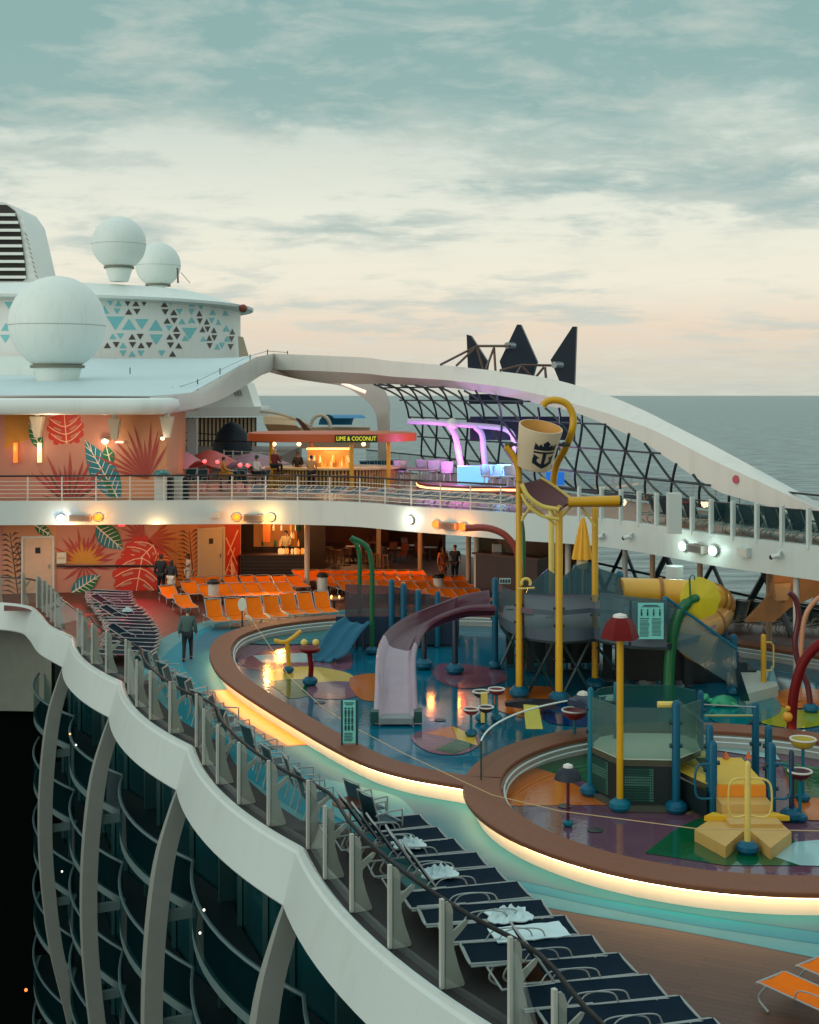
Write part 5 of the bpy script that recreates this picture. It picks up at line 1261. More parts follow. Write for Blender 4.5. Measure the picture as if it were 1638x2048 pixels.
for px, yb, yt in ((848, 1335, 1262), (910, 1345, 1228)):
    mm, b, t, r_ = post_mesh(px, yb, yt, 6); o = mm.build('slide_leg', mat('leg_dark', (12, 34, 56), .4), sl); collar_ball(b, .3, blueP, o)
# ---- blue slide
Lq = [(690, 1233, 45.2), (668, 1247, 44.9), (650, 1270, 44.5), (634, 1298, 44.0), (622, 1311, 43.7)]
Rq = [(738, 1242, 44.6), (722, 1258, 44.4), (707, 1280, 44.1), (690, 1305, 43.6), (670, 1315, 43.3)]
sl2 = thing('water_slide', 'short blue double lane slide by the tall green pipes', 'slide', G(650, 1315, 0))
m = MB(); chute(m, smooth_path([A(*p) for p in Lq], 4), smooth_path([A(*p) for p in Rq], 4), .16, 2); m.build('slide_chute', blueP, sl2, smooth=60)
for px in (712, 728): mm, b, t, r_ = post_mesh(px, 1300, 1256, 4); mm.build('slide_leg', mat('leg_dark', (12, 34, 56), .4), sl2)
# low splash wall behind
wl2 = thing('splash_wall', 'low grey panel wall with blue posts at the back of the larger pool', 'wall', A(800, 1240, 46.5))
for poly in ([(690, 1168), (783, 1172), (783, 1240), (690, 1240)], [(785, 1172), (836, 1182), (836, 1240), (785, 1240)], [(838, 1186), (905, 1196), (905, 1240), (838, 1240)]):
    m = MB(); m.slab([A(a, b, 46.4) for a, b in poly], (0, 1, 0), .03); m.build('clear_panel', glass('pink_smoke', (.62, .55, .55), .06, (110, 100, 106), .35, .2), wl2, smooth=0)
m = MB(); m.box(((795-CX)/F*46.4, 46.6, .6), (4.4, .5, 1.0)); m.build('wall_base', mat('base_navy', (12, 40, 62), .4, var=.15), wl2)
for px, yt, r in ((783, 1158, 6), (807, 1166, 6.5), (836, 1179, 6.5), (875, 1182, 5.5)):
    mm, b, t, r_ = post_mesh(px, 1300, yt, r, PF, 46.2); mm.build('wall_post', blueP, wl2)
# ---- yellow tube slide
tb = thing('tube_slide', 'fat yellow tube slide bending down behind the stairs', 'slide', A(1400, 1260, 42))
pth_ = smooth_path([A(1240, 1184, 41.6), A(1320, 1186, 41.8), A(1390, 1190, 41.6), A(1432, 1200, 42.2), A(1440, 1222, 42.6), A(1420, 1248, 41.2), A(1385, 1262, 39.8), A(1385, 1285, 38.9), A(1425, 1305, 38.6)], 6)
m = MB(); m.tube(pth_[:27], .46, 20); m.build('tube_body', mat('tube_yellow', (216, 160, 44), .3, var=.06, coat=.2), tb, smooth=60)
m = MB(); m.tube(pth_[26:], [.46]*4+[.48]*(len(pth_)-30), 20); m.build('tube_lower', mat('tube_tan', (186, 136, 70), .35, var=.1), tb, smooth=60)
for k_ in (6, 17, 19, 21, 30): 
    m = MB(); d_ = (pth_[k_+1]-pth_[k_-1]).normalized(); m.tube([pth_[k_]-d_*.05, pth_[k_]+d_*.05], .51, 20); m.build('joint_ring', mat('ring_brown', (150, 96, 40), .4), tb)
# ---- flower sprayer on green pipe
fl = thing('flower_sprayer', 'curved green pipe carrying a large yellow flower disc', 'sprayer', G(1338, 1412, 0))
d_ = pdepth(1410); m = MB(); m.tube(smooth_path([A(a, b, d_) for a, b in ((1337, 1410), (1338, 1340), (1344, 1280), (1358, 1228), (1378, 1203), (1398, 1194))], 5), [.16]*5+[.16]*15+[.12]*5+[.07], 12); m.build('pipe', greenP, fl, smooth=60)
m = MB(); c0 = A(1401, 1196, d_+.1); secs = []
n_ = Vector((.1, -1, .12)).normalized(); q1 = Vector((1, .1, 0)).normalized(); q2 = q1.cross(n_)
ring = []
for i in range(64):
    a = 2*math.pi*i/64; rr_ = .60*(.93+.07*abs(math.cos(a*4))); ring.append(c0+(q1*math.cos(a)+q2*math.sin(a))*rr_)
m.loft([[c0+(p-c0)*.05+n_*.14 for p in ring], [c0+(p-c0)*.6+n_*.07 for p in ring], ring, [p-n_*.05 for p in ring]]); m.build('flower_disc', mat('flower_yellow', (200, 178, 24), .4, var=.08), fl, smooth=60)
m = MB(); m.tube([A(1381, 1200, d_-.1), A(1379, 1156, d_-.1)], .03, 6); m.tube([A(1379, 1156, d_-.1), A(1384, 1149, d_-.1), A(1389, 1152, d_-.1), A(1389, 1160, d_-.1)], .02, 6); m.build('pull_rod', greenP, fl)

# ---- bucket tower
bt = thing('yellow_pole_tower', 'tall yellow pole frame with a maroon chute under the tipping bucket', 'frame', G(1115, 1400, 0))
for px, yb, yt, r, m_ in ((1118, 1402, 1010, 7.5, yellow), (1190, 1374, 1012, 6.5, yellow), (1038, 1392, 958, 6.5, yellow), (1103, 1340, 1008, 6, yellow2)):
    mm, b, t, r_ = post_mesh(px, yb, yt, r); o = mm.build('pole', m_, bt); collar_ball(Vector((b.x, b.y, PF)), .30, blueP, o)
    m = MB()
    for k_ in range(4): m.tube([b+Vector((-r_*1.5, 0, 1.2+.5*k_)), b+Vector((r_*1.5, 0, 1.2+.5*k_))], .04, 6)
    m.build('bolts', black, o)
db = 38.4
m = MB(); m.tube(smooth_path([A(a, b, db) for a, b in ((1038, 962), (1036, 935), (1026, 910), (1012, 892))], 4), .10, 10); m.build('left_arm', yellow, bt, smooth=60)
m = MB(); m.tube(smooth_path([A(a, b, c) for a, b, c in ((1112, 1006, 40), (1107, 968, 40), (1113, 930, 39.5), (1130, 898, 38.8), (1144, 862, db), (1146, 832, db), (1134, 808, db), (1112, 800, db), (1094, 803, db), (1085, 812, db))], 4), .105, 10); m.build('hook_arm', yellow, bt, smooth=60)
NE = smooth_path([A(*p) for p in ((1043, 968, 37.6), (1056, 992, 37.5), (1083, 1012, 37.5), (1118, 1019, 37.5))], 5); FE = smooth_path([A(*p) for p in ((1082, 957, 39.4), (1100, 968, 39.3), (1120, 982, 39.2), (1144, 1001, 39.0))], 5)
m = MB(); m.loft([[a, b, b-Vector((0, 0, .05)), a-Vector((0, 0, .05))] for a, b in zip(NE, FE)]); m.build('chute_sheet', mat('chute_maroon', (84, 22, 28), .65, var=.1), bt, smooth=60)
m = MB(); m.tube(NE, .07, 8); m.build('chute_rim', yellow2, bt); m = MB(); m.tube(FE, .06, 8); m.build('chute_rim', yellow2, bt)
m = MB(); m.tube([p-Vector((0, 0, .28)) for p in NE], .045, 8); m.build('lower_rim', yellow2, bt)
a = A(1136, 1004, 38.3); b = A(1240, 1001, 38.3)
m = MB(); m.tube([a, b], .15, 14); m.build('spout_tube', yellow, bt); m = MB(); m.box((a+b)/2-Vector((0, 0, .13)), ((b-a).length, .5, .04)); m.build('spout_lip', mat('lip_brown', (120, 84, 30), .4), bt)
m = MB(); m.tube([b-Vector((.02, 0, 0)), b+Vector((.04, 0, 0))], .155, 14); m.build('spout_end', ink, bt)
for p0, p1 in (((1043, 1036), (1068, 1010)), ((1118, 1045), (1098, 1014)), ((1118, 1040), (1142, 1012)), ((1190, 1052), (1160, 1010)), ((1050, 1000), (1112, 1050)), ((1066, 1004), (1043, 1042))):
    m = MB(); m.tube([A(*p0, 38.3), A(*p1, 38.3)], .04, 6); m.build('strut', yellow2, bt)
# bucket
bk = thing('tipping_bucket', 'large white tipping bucket with a dark crown and anchor emblem', 'bucket', A(1070, 930, db))
bot, top = A(1067, 934, db), A(1080, 849, db); ax = (top-bot); hgt = ax.length; ax.normalize(); ax = (ax + Vector((0, -.28, 0))).normalized()
e1 = ax.cross(Vector((0, 1, 0))).normalized(); e2 = ax.cross(e1).normalized()      # e1 to the right, e2 ...
if e1.x < 0: e1 = -e1
if e2.y > 0: e2 = -e2
def bk_pt(h, ang, extra=0):                          # ang 0 = towards camera, + = right
    r = .50+.155*h + extra; return bot + ax*hgt*h + (e2*math.cos(ang) + e1*math.sin(ang))*r
secs = [[bk_pt(h, 2*math.pi*i/40, x_) for i in range(40)] for h, x_ in ((.0, -.44), (0, -.04), (.02, 0), (.5, 0), (.985, 0), (1, -.01), (1, -.045), (.96, -.05))]
m = MB(); m.loft(secs[:7], caps=False); m.add(secs[0], [tuple(range(40))]); m.build('bucket_shell', mat('bucket_cream', (206, 184, 152), .45, var=.06), bk, smooth=40)
m = MB(); m.loft([[bk_pt(h, 2*math.pi*i/40, x_) for i in range(40)] for h, x_ in ((1.0, -.046), (.1, -.05), (.1, -.4))], caps=False); m.build('bucket_inside', mat('bucket_tan', (212, 160, 86), .5, var=.1), bk, smooth=40)
# emblem: crown over an anchor, filled on a fine grid wrapped round the shell
def in_poly(x, y, P):
    c = False; j = len(P)-1
    for i in range(len(P)):
        if (P[i][1] > y) != (P[j][1] > y) and x < (P[j][0]-P[i][0])*(y-P[i][1])/(P[j][1]-P[i][1])+P[i][0]: c = not c
        j = i
    return c
E1 = [(-1, .35), (-.95, 1.0), (-.72, .82), (-.55, .62), (-.62, .78), (-.45, .95), (-.3, .75), (-.25, .7), (-.3, 1.0), (0, 1.28), (.3, 1.0), (.25, .7), (.3, .75), (.45, .95), (.62, .78), (.55, .62), (.72, .82), (.95, 1.0), (1, .35)]
E2 = [(-1, .25), (-1, .08), (1, .08), (1, .25)]
E3 = [(-.16, .1), (-.16, -.95), (-.6, -.7), (-.6, -.45), (-.38, -.35), (-.95, -.05), (-1.0, -.9), (0, -1.35), (1.0, -.9), (.95, -.05), (.38, -.35), (.6, -.45), (.6, -.7), (.16, -.95), (.16, .1)]
m = MB(); NG = 64
for i in range(NG):
    for j in range(NG):
        X = -1.05+2.1*(i+.5)/NG; Y = -1.4+2.75*(j+.5)/NG
        if in_poly(X, Y, E1) or in_poly(X, Y, E2) or in_poly(X, Y, E3):
            q = []
            for a_, b_ in ((0, 0), (1, 0), (1, 1), (0, 1)):
                xx = -1.05+2.1*(i+a_)/NG; yy = -1.4+2.75*(j+b_)/NG
                q.append(bk_pt(.47+yy*.265, R(20)+xx*.60, .006))
            m.add(q, [(0, 1, 2, 3)])
m.build('emblem', mat('emblem_navy', (14, 28, 44), .5, var=0), bk)
for px, s_ in ((1022, -1), (1128, 1)):
    m = MB(); m.tube([A(px-12, 889, db), A(px+12, 889, db)], .05, 8); m.box(A(px, 889, db), (.08, .2, .16)); m.build('pivot', mat('pivot_grey', (70, 70, 66), .4, .5), bk)

# ---- tall pipes
def pipe(name, lab, pts, d, rpx, m_, base=True, grp=None):
    root = thing(name, lab, 'water pipe', A(pts[0][0], pts[0][1], d), grp)
    m = MB(); r = rpx*d/F; m.tube(smooth_path([A(*p[:2], p[2] if len(p) > 2 else d) for p in pts], 5), r, 12); m.build('pipe', m_, root, smooth=60)
    if base: collar_ball(Vector((root.location.x, root.location.y, PF)), r*2.6, blueP, root)
    return root
pipe('spray_pipe', 'tall red spray pipe bending left at its top over the plum slide', [(1040, 1386), (1041, 1300), (1041, 1180), (1036, 1110), (1012, 1072), (975, 1056), (930, 1056)], pdepth(1386), 7, mat('pipe_brownred', (150, 62, 50), .35, var=.1), grp='tall spray pipes')
pipe('spray_pipe', 'front one of the two tall green bent pipes by the blue slide', [(744, 1306), (744, 1220), (743, 1130), (732, 1092), (702, 1075)], pdepth(1306), 5, greenP, grp='tall spray pipes')
pipe('spray_pipe', 'rear one of the two tall green bent pipes by the blue slide', [(719, 1270), (719, 1180), (719, 1110), (712, 1088), (701, 1076)], pdepth(1270), 4.5, greenP, False, 'tall spray pipes')
pipe('spray_pipe', 'thin green pipe just behind the red spray pipe', [(1047, 1330), (1047, 1200), (1047, 1080), (1043, 1040)], pdepth(1330), 4, greenP, False, 'tall spray pipes')
pipe('curved_pipe', 'thick red curved pipe rising to the right picture edge', [(1583, 1482), (1584, 1430), (1590, 1375), (1608, 1322), (1640, 1288), (1680, 1275)], pdepth(1482), 10, redP, grp='curved pipes at the right edge')
pipe('curved_pipe', 'dark maroon pipe snaking up beside the thick red pipe', [(1622, 1422), (1615, 1370), (1598, 1330), (1590, 1285), (1597, 1235), (1592, 1200), (1578, 1184)], pdepth(1422), 6, maroon, grp='curved pipes at the right edge')
pipe('curved_pipe', 'pale yellow and pink pipe behind the maroon pipe', [(1598, 1400), (1602, 1300), (1610, 1235), (1632, 1200), (1650, 1192)], pdepth(1400), 5, mat('pipe_pinkyellow', (190, 130, 96), .4), False, 'curved pipes at the right edge')
# ---- mushrooms
def mushroom(px, yb, yt, cap_r, cap_h, poler, pm, cm, lab, sides=5):
    b, t, r = pole(px, yb, yt, poler); root = thing('mushroom_sprayer', lab, 'sprayer', b, 'mushroom sprayers')
    m = MB(); m.lathe([(r, 0), (r, t.z-b.z)], b, 12); m.build('stem', pm, root); collar_ball(b, r*3.2, blueL, root)
    m = MB(); m.lathe([(cap_r, 0), (cap_r*.93, cap_h*.22), (cap_r*.72, cap_h*.72), (cap_r*.45, cap_h*.97), (cap_r*.3, cap_h)], t, sides); m.lathe([(cap_r, 0), (.01, cap_h*.3)], t, sides); m.build('cap', cm, root, smooth=30 if sides < 10 else 60)
    m = MB(); m.lathe([(cap_r*.38, 0), (cap_r*.34, .05), (.01, .09)], t+Vector((0, 0, cap_h-.01)), 14); m.build('cap_button', white2, root)
mushroom(1240, 1618, 1276, .42, .46, 7, yellow, redP, 'red five sided mushroom sprayer on a tall yellow pole', 6)
mushroom(1136, 1650, 1558, .29, .25, 3.2, maroon, mat('cap_navy', (4, 20, 36), .6), 'small dark blue mushroom sprayer on the purple floor', 18)
# ---- T sprayer, ball tray
b, t, r = pole(577, 1343, 1285, 4.5); root = thing('tee_sprayer', 'yellow tee shaped sprayer near the pool tip', 'sprayer', b)
m = MB(); m.tube(smooth_path([b, b.lerp(t, .5), t+Vector((-.05, 0, 0))], 4), .07, 8); m.build('stem', yellow, root)
m = MB(); m.tube(smooth_path([A(548, 1281, b.y), A(570, 1284, b.y), A(590, 1272, b.y), A(601, 1262, b.y)], 4), .07, 8); m.build('crossbar', yellow, root); collar_ball(b, .18, blueP, root)
b, t, r = pole(620, 1368, 1302, 5); root = thing('ball_sprayer', 'red post sprayer with two yellow balls on its tray', 'sprayer', b)
m = MB(); m.tube([b, b.lerp(t, .5)+Vector((.04, 0, 0)), t+Vector((-.03, 0, 0))], .08, 8); m.build('stem', redP, root); collar_ball(b, .24, blueP, root)
m = MB(); m.lathe([(.06, -.12), (.28, -.04), (.34, .05), (.30, .08), (.05, .02)], t+Vector((0, 0, .02)), 14); m.build('tray', redP, root)
for dx in (-.18, .18):
    m = MB(); m.sphere(t+Vector((dx, 0, .26)), .11, 10); m.build('ball', yellow2, root)
# ---- bowls
bowlm = mat('bowl_red', (110, 24, 30), .3, var=.1)
def bowl(px, yt, yb, wpx, m_, lab, hh=.6):
    b, t, r = pole(px, yb, yt, wpx/2); root = thing('water_bowl', lab, 'bowl', b, 'water bowls on posts')
    m = MB(); m.lathe([(.04, 0), (.035, t.z-b.z-r*hh)], b, 8); m.build('stem', blueL, root)
    m = MB(); m.lathe([(r*.25, -r*hh*1.3), (r*.7, -r*hh), (r*.95, -r*.35), (r, 0), (r*.94, 0), (r*.6, -r*hh*.8), (.01, -r*hh)], t, 18); m.build('bowl_shell', m_, root, smooth=50)
    m = MB(); m.tube([t+Vector((r*1.0*math.cos(i*.3307), r*1.0*math.sin(i*.3307), 0)) for i in range(20)], .022, 6); m.build('rim', white2, root)
    collar_ball(b, .16, blueP, root)
for a in ((942, 1418, 1470, 30, bowlm, 'front left red bowl of the small cluster in the larger pool'), (972, 1414, 1462, 30, mat('bowl_dark', (50, 28, 30), .3), 'front right dark bowl of the small cluster'), (962, 1383, 1440, 32, mat('bowl_olive', (44, 44, 30), .3), 'rear left dark green bowl of the small cluster'), (993, 1378, 1440, 32, bowlm, 'rear right red bowl of the small cluster'), (1149, 1420, 1500, 50, bowlm, 'large dark red bowl behind the curved glass'), (1600, 1542, 1640, 46, mat('bowl_maroon', (66, 20, 30), .3), 'maroon bowl at the right edge of the round pool'), (1606, 1478, 1600, 50, mat('bowl_yellow', (170, 150, 40), .3), 'yellow bowl above the maroon one at the right edge')): bowl(*a)
m = MB(); p = A(968, 1400, 35.5); m.box(p+Vector((0, 0, -.2)), (.18, .18, .8)); tag(m.build('bowl_post', yellow2), 'short yellow square post in the middle of the bowl cluster', 'post')
root = thing('flap_panel', 'slanted yellow panel standing in the pool left of the red bowl', 'panel', G(1068, 1470, 0)); m = MB(); m.slab([A(1047, 1410, 34.2), A(1077, 1412, 34.2), A(1086, 1458, 33.6), A(1052, 1458, 33.6)], (0, 1, 0), .08); m.build('panel_board', mat('flap_yellow', (176, 166, 60), .4, var=.1), root); m = MB(); m.tube([A(1068, 1455, 33.9), Vector((A(1068, 1455, 33.9).x, 33.9, .05))], .05, 6); m.build('panel_leg', blueP, root)
root = thing('rocker_trough', 'black rocking trough left of the front yellow pole', 'trough', G(1062, 1420, 0)); m = MB(); m.loft([[A(1010, 1404, 36.5)+Vector((0, a, b)) for a, b in ((-.1, 0), (.1, 0), (.1, -.1), (-.1, -.1))], [A(1040, 1399, 36.5)+Vector((0, a, b)) for a, b in ((-.2, 0), (.2, 0), (.2, -.2), (-.2, -.2))], [A(1112, 1402, 36.5)+Vector((0, a, b)) for a, b in ((-.2, 0), (.2, 0), (.2, -.2), (-.2, -.2))]]); m.build('trough_body', ink, root); m = MB(); m.tube([A(1062, 1402, 36.5), G(1062, 1435, PF)], .06, 6); m.build('trough_leg', blueP, root)
root = thing('water_table', 'dark blue tilted water table with white fish shapes by the small tower', 'table', G(1190, 1470, 0)); m = MB(); P = [A(1135, 1398, 32), A(1165, 1385, 33), A(1240, 1402, 32.6), A(1228, 1424, 31.4)]; m.slab(P, (0, 0, -1), .15); m.build('table_top', mat('table_navy', (10, 40, 66), .35), root)
for px, py in ((1166, 1392), (1222, 1402)):
    m = MB(); c0 = A(px, py-3, 32.2); m.lathe([(.01, -.05), (.16, 0), (.12, .06), (.01, .1)], c0, 8); m.build('fish_figure', mat('fish_white', (190, 186, 170), .4), root)
m = MB(); m.tube([A(1185, 1410, 32.3), Vector((A(1185, 1410, 32.3).x, 32.3, .05))], .07, 8); m.build('table_leg', blueP, root)
# turtle
root = thing('turtle_figure', 'green turtle figure lying on the pool floor by the stairs', 'figure', G(1445, 1408, 0)); p = G(1447, 1406, .12); m = MB(); m.lathe([(.40, 0), (.36, .1), (.2, .2), (.01, .24)], (0, 0, 0), 16)
for v_ in m.v: v_.x *= 1.0; v_.y *= .6; v_ += p
m.build('turtle_shell', mat('turtle_green', (40, 150, 110), .35, var=.15), root); m = MB(); m.sphere(p+Vector((-.52, 0, .17)), .11, 10); m.tube([p+Vector((-.5, 0, .1)), p+Vector((-.3, 0, .06))], .07, 8); m.build('turtle_head', mat('turtle_green', (40, 150, 110), .35), root)
for a, b in ((-.28, -.26), (.28, -.26), (.28, .26), (-.28, .26)):
    m = MB(); m.tube([p+Vector((a*.7, b*.7, .04)), p+Vector((a*1.3, b*1.2, -.02))], [.07, .03], 6); m.build('turtle_leg', mat('turtle_green', (40, 150, 110), .35), root)
# yellow handle post
mm, b, t, r_ = post_mesh(1527, 1364, 1268, 5.5, .36, pdepth(1364, .36)); root = thing('handle_post', 'yellow post with a loop handle on the pale landing', 'post', b); mm.build('post', yellow, root)
m = MB(); m.tube([b+Vector((.02, 0, 1.2)), b+Vector((.22, 0, 1.2)), b+Vector((.3, 0, 1.1)), b+Vector((.3, 0, .45)), b+Vector((.22, 0, .35)), b+Vector((.02, 0, .35))], .025, 6); m.build('loop_handle', yellow2, root)
# animals on red pipe
root = thing('duck_figure', 'small orange toy duck hanging by the thick red pipe', 'figure', A(1575, 1432, 33)); m = MB(); m.sphere(A(1575, 1434, 33), .13, 10); m.build('duck_body', mat('duck_orange', (220, 150, 40), .4), root); m = MB(); m.sphere(A(1576, 1417, 33), .07, 8); m.build('duck_head', mat('duck_orange', (220, 150, 40), .4), root)
# green cone
root = thing('spray_cone', 'pale blue cone beside the landing post', 'cone', G(1545, 1370, .1)); m = MB(); m.lathe([(.24, 0), (.1, .45), (.03, .7)], G(1543, 1378, .1), 12); m.build('cone_body', mat('cone_pale', (110, 160, 170), .3), root)

# ================================================ small tower on the round pool
st = thing('toddler_tower', 'small octagonal play deck with teal see-through panels and blue posts', 'play tower', G(1290, 1600, 0))
sd_ = [(1180, 1492), (1240, 1519), (1350, 1521), (1402, 1500), (1392, 1480), (1345, 1467), (1245, 1466), (1200, 1474)]
SP = [G(a, b, 1.15) for a, b in sd_]
m = MB(); m.prism(SP, 1.02, 1.15, mi=0, side=1); m.build('tower_deck', [mat('deck_grey', (196, 194, 170), .5, var=.06), mat('edge_olive', (66, 66, 48), .6)], st)
P2 = [G(1352, 1540, .80), G(1412, 1568, .80), G(1432, 1568, .80), G(1432, 1505, .80), G(1395, 1500, .80), G(1352, 1518, .80)]
m = MB(); m.prism(P2, .70, .80, mi=0, side=1); m.build('lower_deck', [mat('deck_yellow', (210, 172, 56), .5, var=.06), mat('edge_olive', (66, 66, 48), .6)], st)
for i, (h0, h1) in zip(range(8), [(1.15, 2.25)]*8):
    if i == 3: continue
    a, b = SP[i], SP[(i+1) % 8]; m = MB(); m.slab([a.lerp(b, .03)+Vector((0, 0, .03)), a.lerp(b, .97)+Vector((0, 0, .03)), a.lerp(b, .97)+Vector((0, 0, 1.12)), a.lerp(b, .03)+Vector((0, 0, 1.12))], (b-a).cross(Vector((0, 0, 1))), .02); m.build('clear_panel', glass('teal_panel', (.62, .80, .78), .05, (50, 110, 108), .25, .1) if i > 2 else glass('teal_panel_b', (.84, .92, .90), .05, (110, 140, 132), .2, .12), st, smooth=0)
a, b = G(1354, 1518, .82), G(1412, 1552, .82); m = MB(); m.slab([a, b, b+Vector((0, 0, 1.1)), a+Vector((0, 0, 1.35))], (1, -.5, 0), .02); m.build('clear_panel', glass('teal_panel_b', (.62, .74, .72), .07), st, smooth=0)
for (px, yb, yt, r, m_, bb) in ((1181, 1588, 1375, 6, blueL, 1), (1231, 1570, 1364, 4, blueL, 0), (1352, 1622, 1401, 8.5, blueP, 1), (1401, 1560, 1381, 6.5, blueP, 0), (1421, 1632, 1448, 8, blueP, 0), (1425, 1636, 1481, 9.5, blueP, 0), (1511, 1560, 1404, 7.5, blueP, 0), (1537, 1580, 1450, 7.5, blueP, 0), (1543, 1636, 1485, 9, blueP, 0), (1583, 1638, 1500, 5, mat('post_navy', (8, 40, 66), .4), 1)):
    if px == 1421: px = 1419
    mm, b, t, r_ = post_mesh(px, yb, yt, r); o = mm.build('deck_post', m_, st)
    m = MB()
    for k_ in range(2): m.tube([b+Vector((-r_*1.5, -.0, t.z-.55-.5*k_)), b+Vector((r_*1.5, -.0, t.z-.55-.5*k_))], .05, 8)
    m.build('bolts', mat('bolt_teal', (10, 50, 60), .4), o)
    if bb: collar_ball(b, .24, blueP, o)
# under panels with perforated window
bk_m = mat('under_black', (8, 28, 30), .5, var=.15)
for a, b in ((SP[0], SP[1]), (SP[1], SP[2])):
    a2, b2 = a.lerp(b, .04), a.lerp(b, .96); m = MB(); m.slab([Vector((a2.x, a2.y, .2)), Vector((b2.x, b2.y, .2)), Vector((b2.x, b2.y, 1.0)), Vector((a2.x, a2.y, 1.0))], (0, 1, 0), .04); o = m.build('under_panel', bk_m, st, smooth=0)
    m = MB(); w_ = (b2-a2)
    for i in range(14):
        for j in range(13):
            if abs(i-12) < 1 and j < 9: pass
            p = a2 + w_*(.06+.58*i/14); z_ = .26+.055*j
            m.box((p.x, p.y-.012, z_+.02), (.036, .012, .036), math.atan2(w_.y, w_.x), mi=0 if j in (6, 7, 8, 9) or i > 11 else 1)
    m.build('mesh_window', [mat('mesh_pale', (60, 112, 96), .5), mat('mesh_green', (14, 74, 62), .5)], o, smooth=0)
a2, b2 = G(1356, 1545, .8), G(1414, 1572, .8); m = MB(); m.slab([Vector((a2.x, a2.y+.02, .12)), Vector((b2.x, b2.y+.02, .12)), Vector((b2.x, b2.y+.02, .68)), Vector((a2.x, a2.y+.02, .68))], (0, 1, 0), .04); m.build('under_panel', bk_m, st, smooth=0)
m = MB(); m.prism([Vector((p.x, p.y-.12 if i < 3 else p.y, 0)) for i, p in enumerate(SP)], .06, .16); m.build('plinth', mat('plinth_olive', (70, 74, 62), .5), st)
m = MB(); m.tube([A(1315, 1409, 28), A(1346, 1409, 28)], .07, 8); m.build('hand_bar', yellow2, st)
m = MB(); m.tube([A(1410, 1431, 28.5), A(1505, 1431, 28.5)], .025, 6); m.build('cross_bar', mat('bar_brass', (150, 150, 96), .4), st)
m = MB(); m.tube([A(1408, 1409, 29), A(1512, 1414, 29)], .015, 6); m.build('cross_bar', steel, st)
# yellow steps with corner boxes and centre post
ys = thing('yellow_steps', 'cream and yellow steps with two angled boxes and a centre post', 'steps', G(1490, 1640, 0))
x0, x1 = (1431-CX)/F*27.4, (1531-CX)/F*27.4
cream_s = mat('step_cream', (194, 154, 84), .5, var=.08, bump=.1)
for zt, ya, yb_, mm_, nm in ((.80, 27.4, 29.4, mat('step_yellow', (214, 168, 24), .5, var=.05), 'top_step'), (.545, 26.85, 27.39, cream_s, 'step'), (.37, 26.15, 26.84, cream_s, 'step')):
    m = MB(); m.box(((x0+x1)/2, (ya+yb_)/2, zt/2+.03), (x1-x0, yb_-ya, zt-.06)); m.build(nm, [mm_], ys)
m = MB(); m.box(((x0+x1)/2, 27.37, .67), (x1-x0-.01, .03, .24)); m.build('riser', mat('riser_orange', (226, 134, 26), .5), ys)
bx1 = [G(a, b, .30) for a, b in ((1389, 1659), (1427, 1634), (1487, 1662), (1451, 1693))]; bx2 = [G(a, b, .30) for a, b in ((1501, 1662), (1548, 1634), (1583, 1664), (1541, 1696))]
for P in (bx1, bx2):
    m = MB(); m.prism(P, .065, .30); m.build('corner_box', cream_s, ys)
m = MB(); m.prism([bx1[1]+Vector((0, 0, 0)), bx2[1], bx2[0], bx1[2]], .07, .298); m.build('centre_box', cream_s, ys)
for P in (bx1[1], bx2[1]):
    m = MB(); m.prism([P+Vector((-.25, -.25, 0)), P+Vector((.25, -.25, 0)), P+Vector((0, .02, 0))], .302, .40); m.build('wedge', mat('step_yellow', (214, 168, 24), .5), ys)
mm, b, t, r_ = post_mesh(1495, 1704, 1522, 6.5); mm.build('centre_post', yellow2, ys); collar_ball(b, .22, blueP, ys)
for s_ in (-1, 1):
    w_ = .36 if s_ < 0 else .46; m = MB(); c0 = Vector((b.x, b.y, 0))
    m.tube(smooth_path([c0+Vector((s_*.02, 0, 1.52)), c0+Vector((s_*w_*.7, 0, 1.5)), c0+Vector((s_*w_, 0, 1.35)), c0+Vector((s_*w_, 0, .9)), c0+Vector((s_*w_*.7, 0, .76)), c0+Vector((s_*.02, 0, .8))], 4), .022, 6); m.build('loop_handle', yellow2, ys)
for s_, px, d in ((-1, 1424, 26.8), (1, 1548, 26.8)):
    c0 = A(px, 1560, d); m = MB(); m.tube(smooth_path([c0+Vector((0, 0, .33)), c0+Vector((s_*.25, 0, .31)), c0+Vector((s_*.34, 0, .15)), c0+Vector((s_*.34, 0, -.25)), c0+Vector((s_*.25, 0, -.38)), c0+Vector((0, 0, -.38))], 4), .025, 6); m.build('loop_handle', blueP, st)
for px in (1452, 1497):
    m = MB(); m.lathe([(.08, 0), (.01, .16)], G(px, 1516, .81), 8); m.build('spike', mat('spike_or', (226, 110, 50), .5), ys)
# ---- curved glass on the round curb
gl = thing('curved_glass_guard', 'curved clear glass guard with a bright top edge on the round curb', 'glass guard', C2)
ar = [C2 + Vector((5.42*math.cos(R(a)), 5.42*math.sin(R(a)), 0)) for a in range(172, 106, -3)]
m = MB(); m.loft([[p+Vector((0, 0, .49)), p+Vector((0, 0, 1.34))] for p in ar], closed=False); m.build('glass_sheet', glass('guard_glass', (.86, .94, .92), .12), gl, smooth=60)
m = MB(); m.tube([p+Vector((0, 0, 1.35)) for p in ar], .022, 6); m.build('top_edge', mat('edge_bright', (225, 232, 225), .3), gl)
m = MB(); m.tube([ar[0]+Vector((0, 0, .5)), ar[0]+Vector((0, 0, 1.35))], .02, 6); m.build('end_edge', mat('edge_dark', (30, 60, 58), .3), gl)
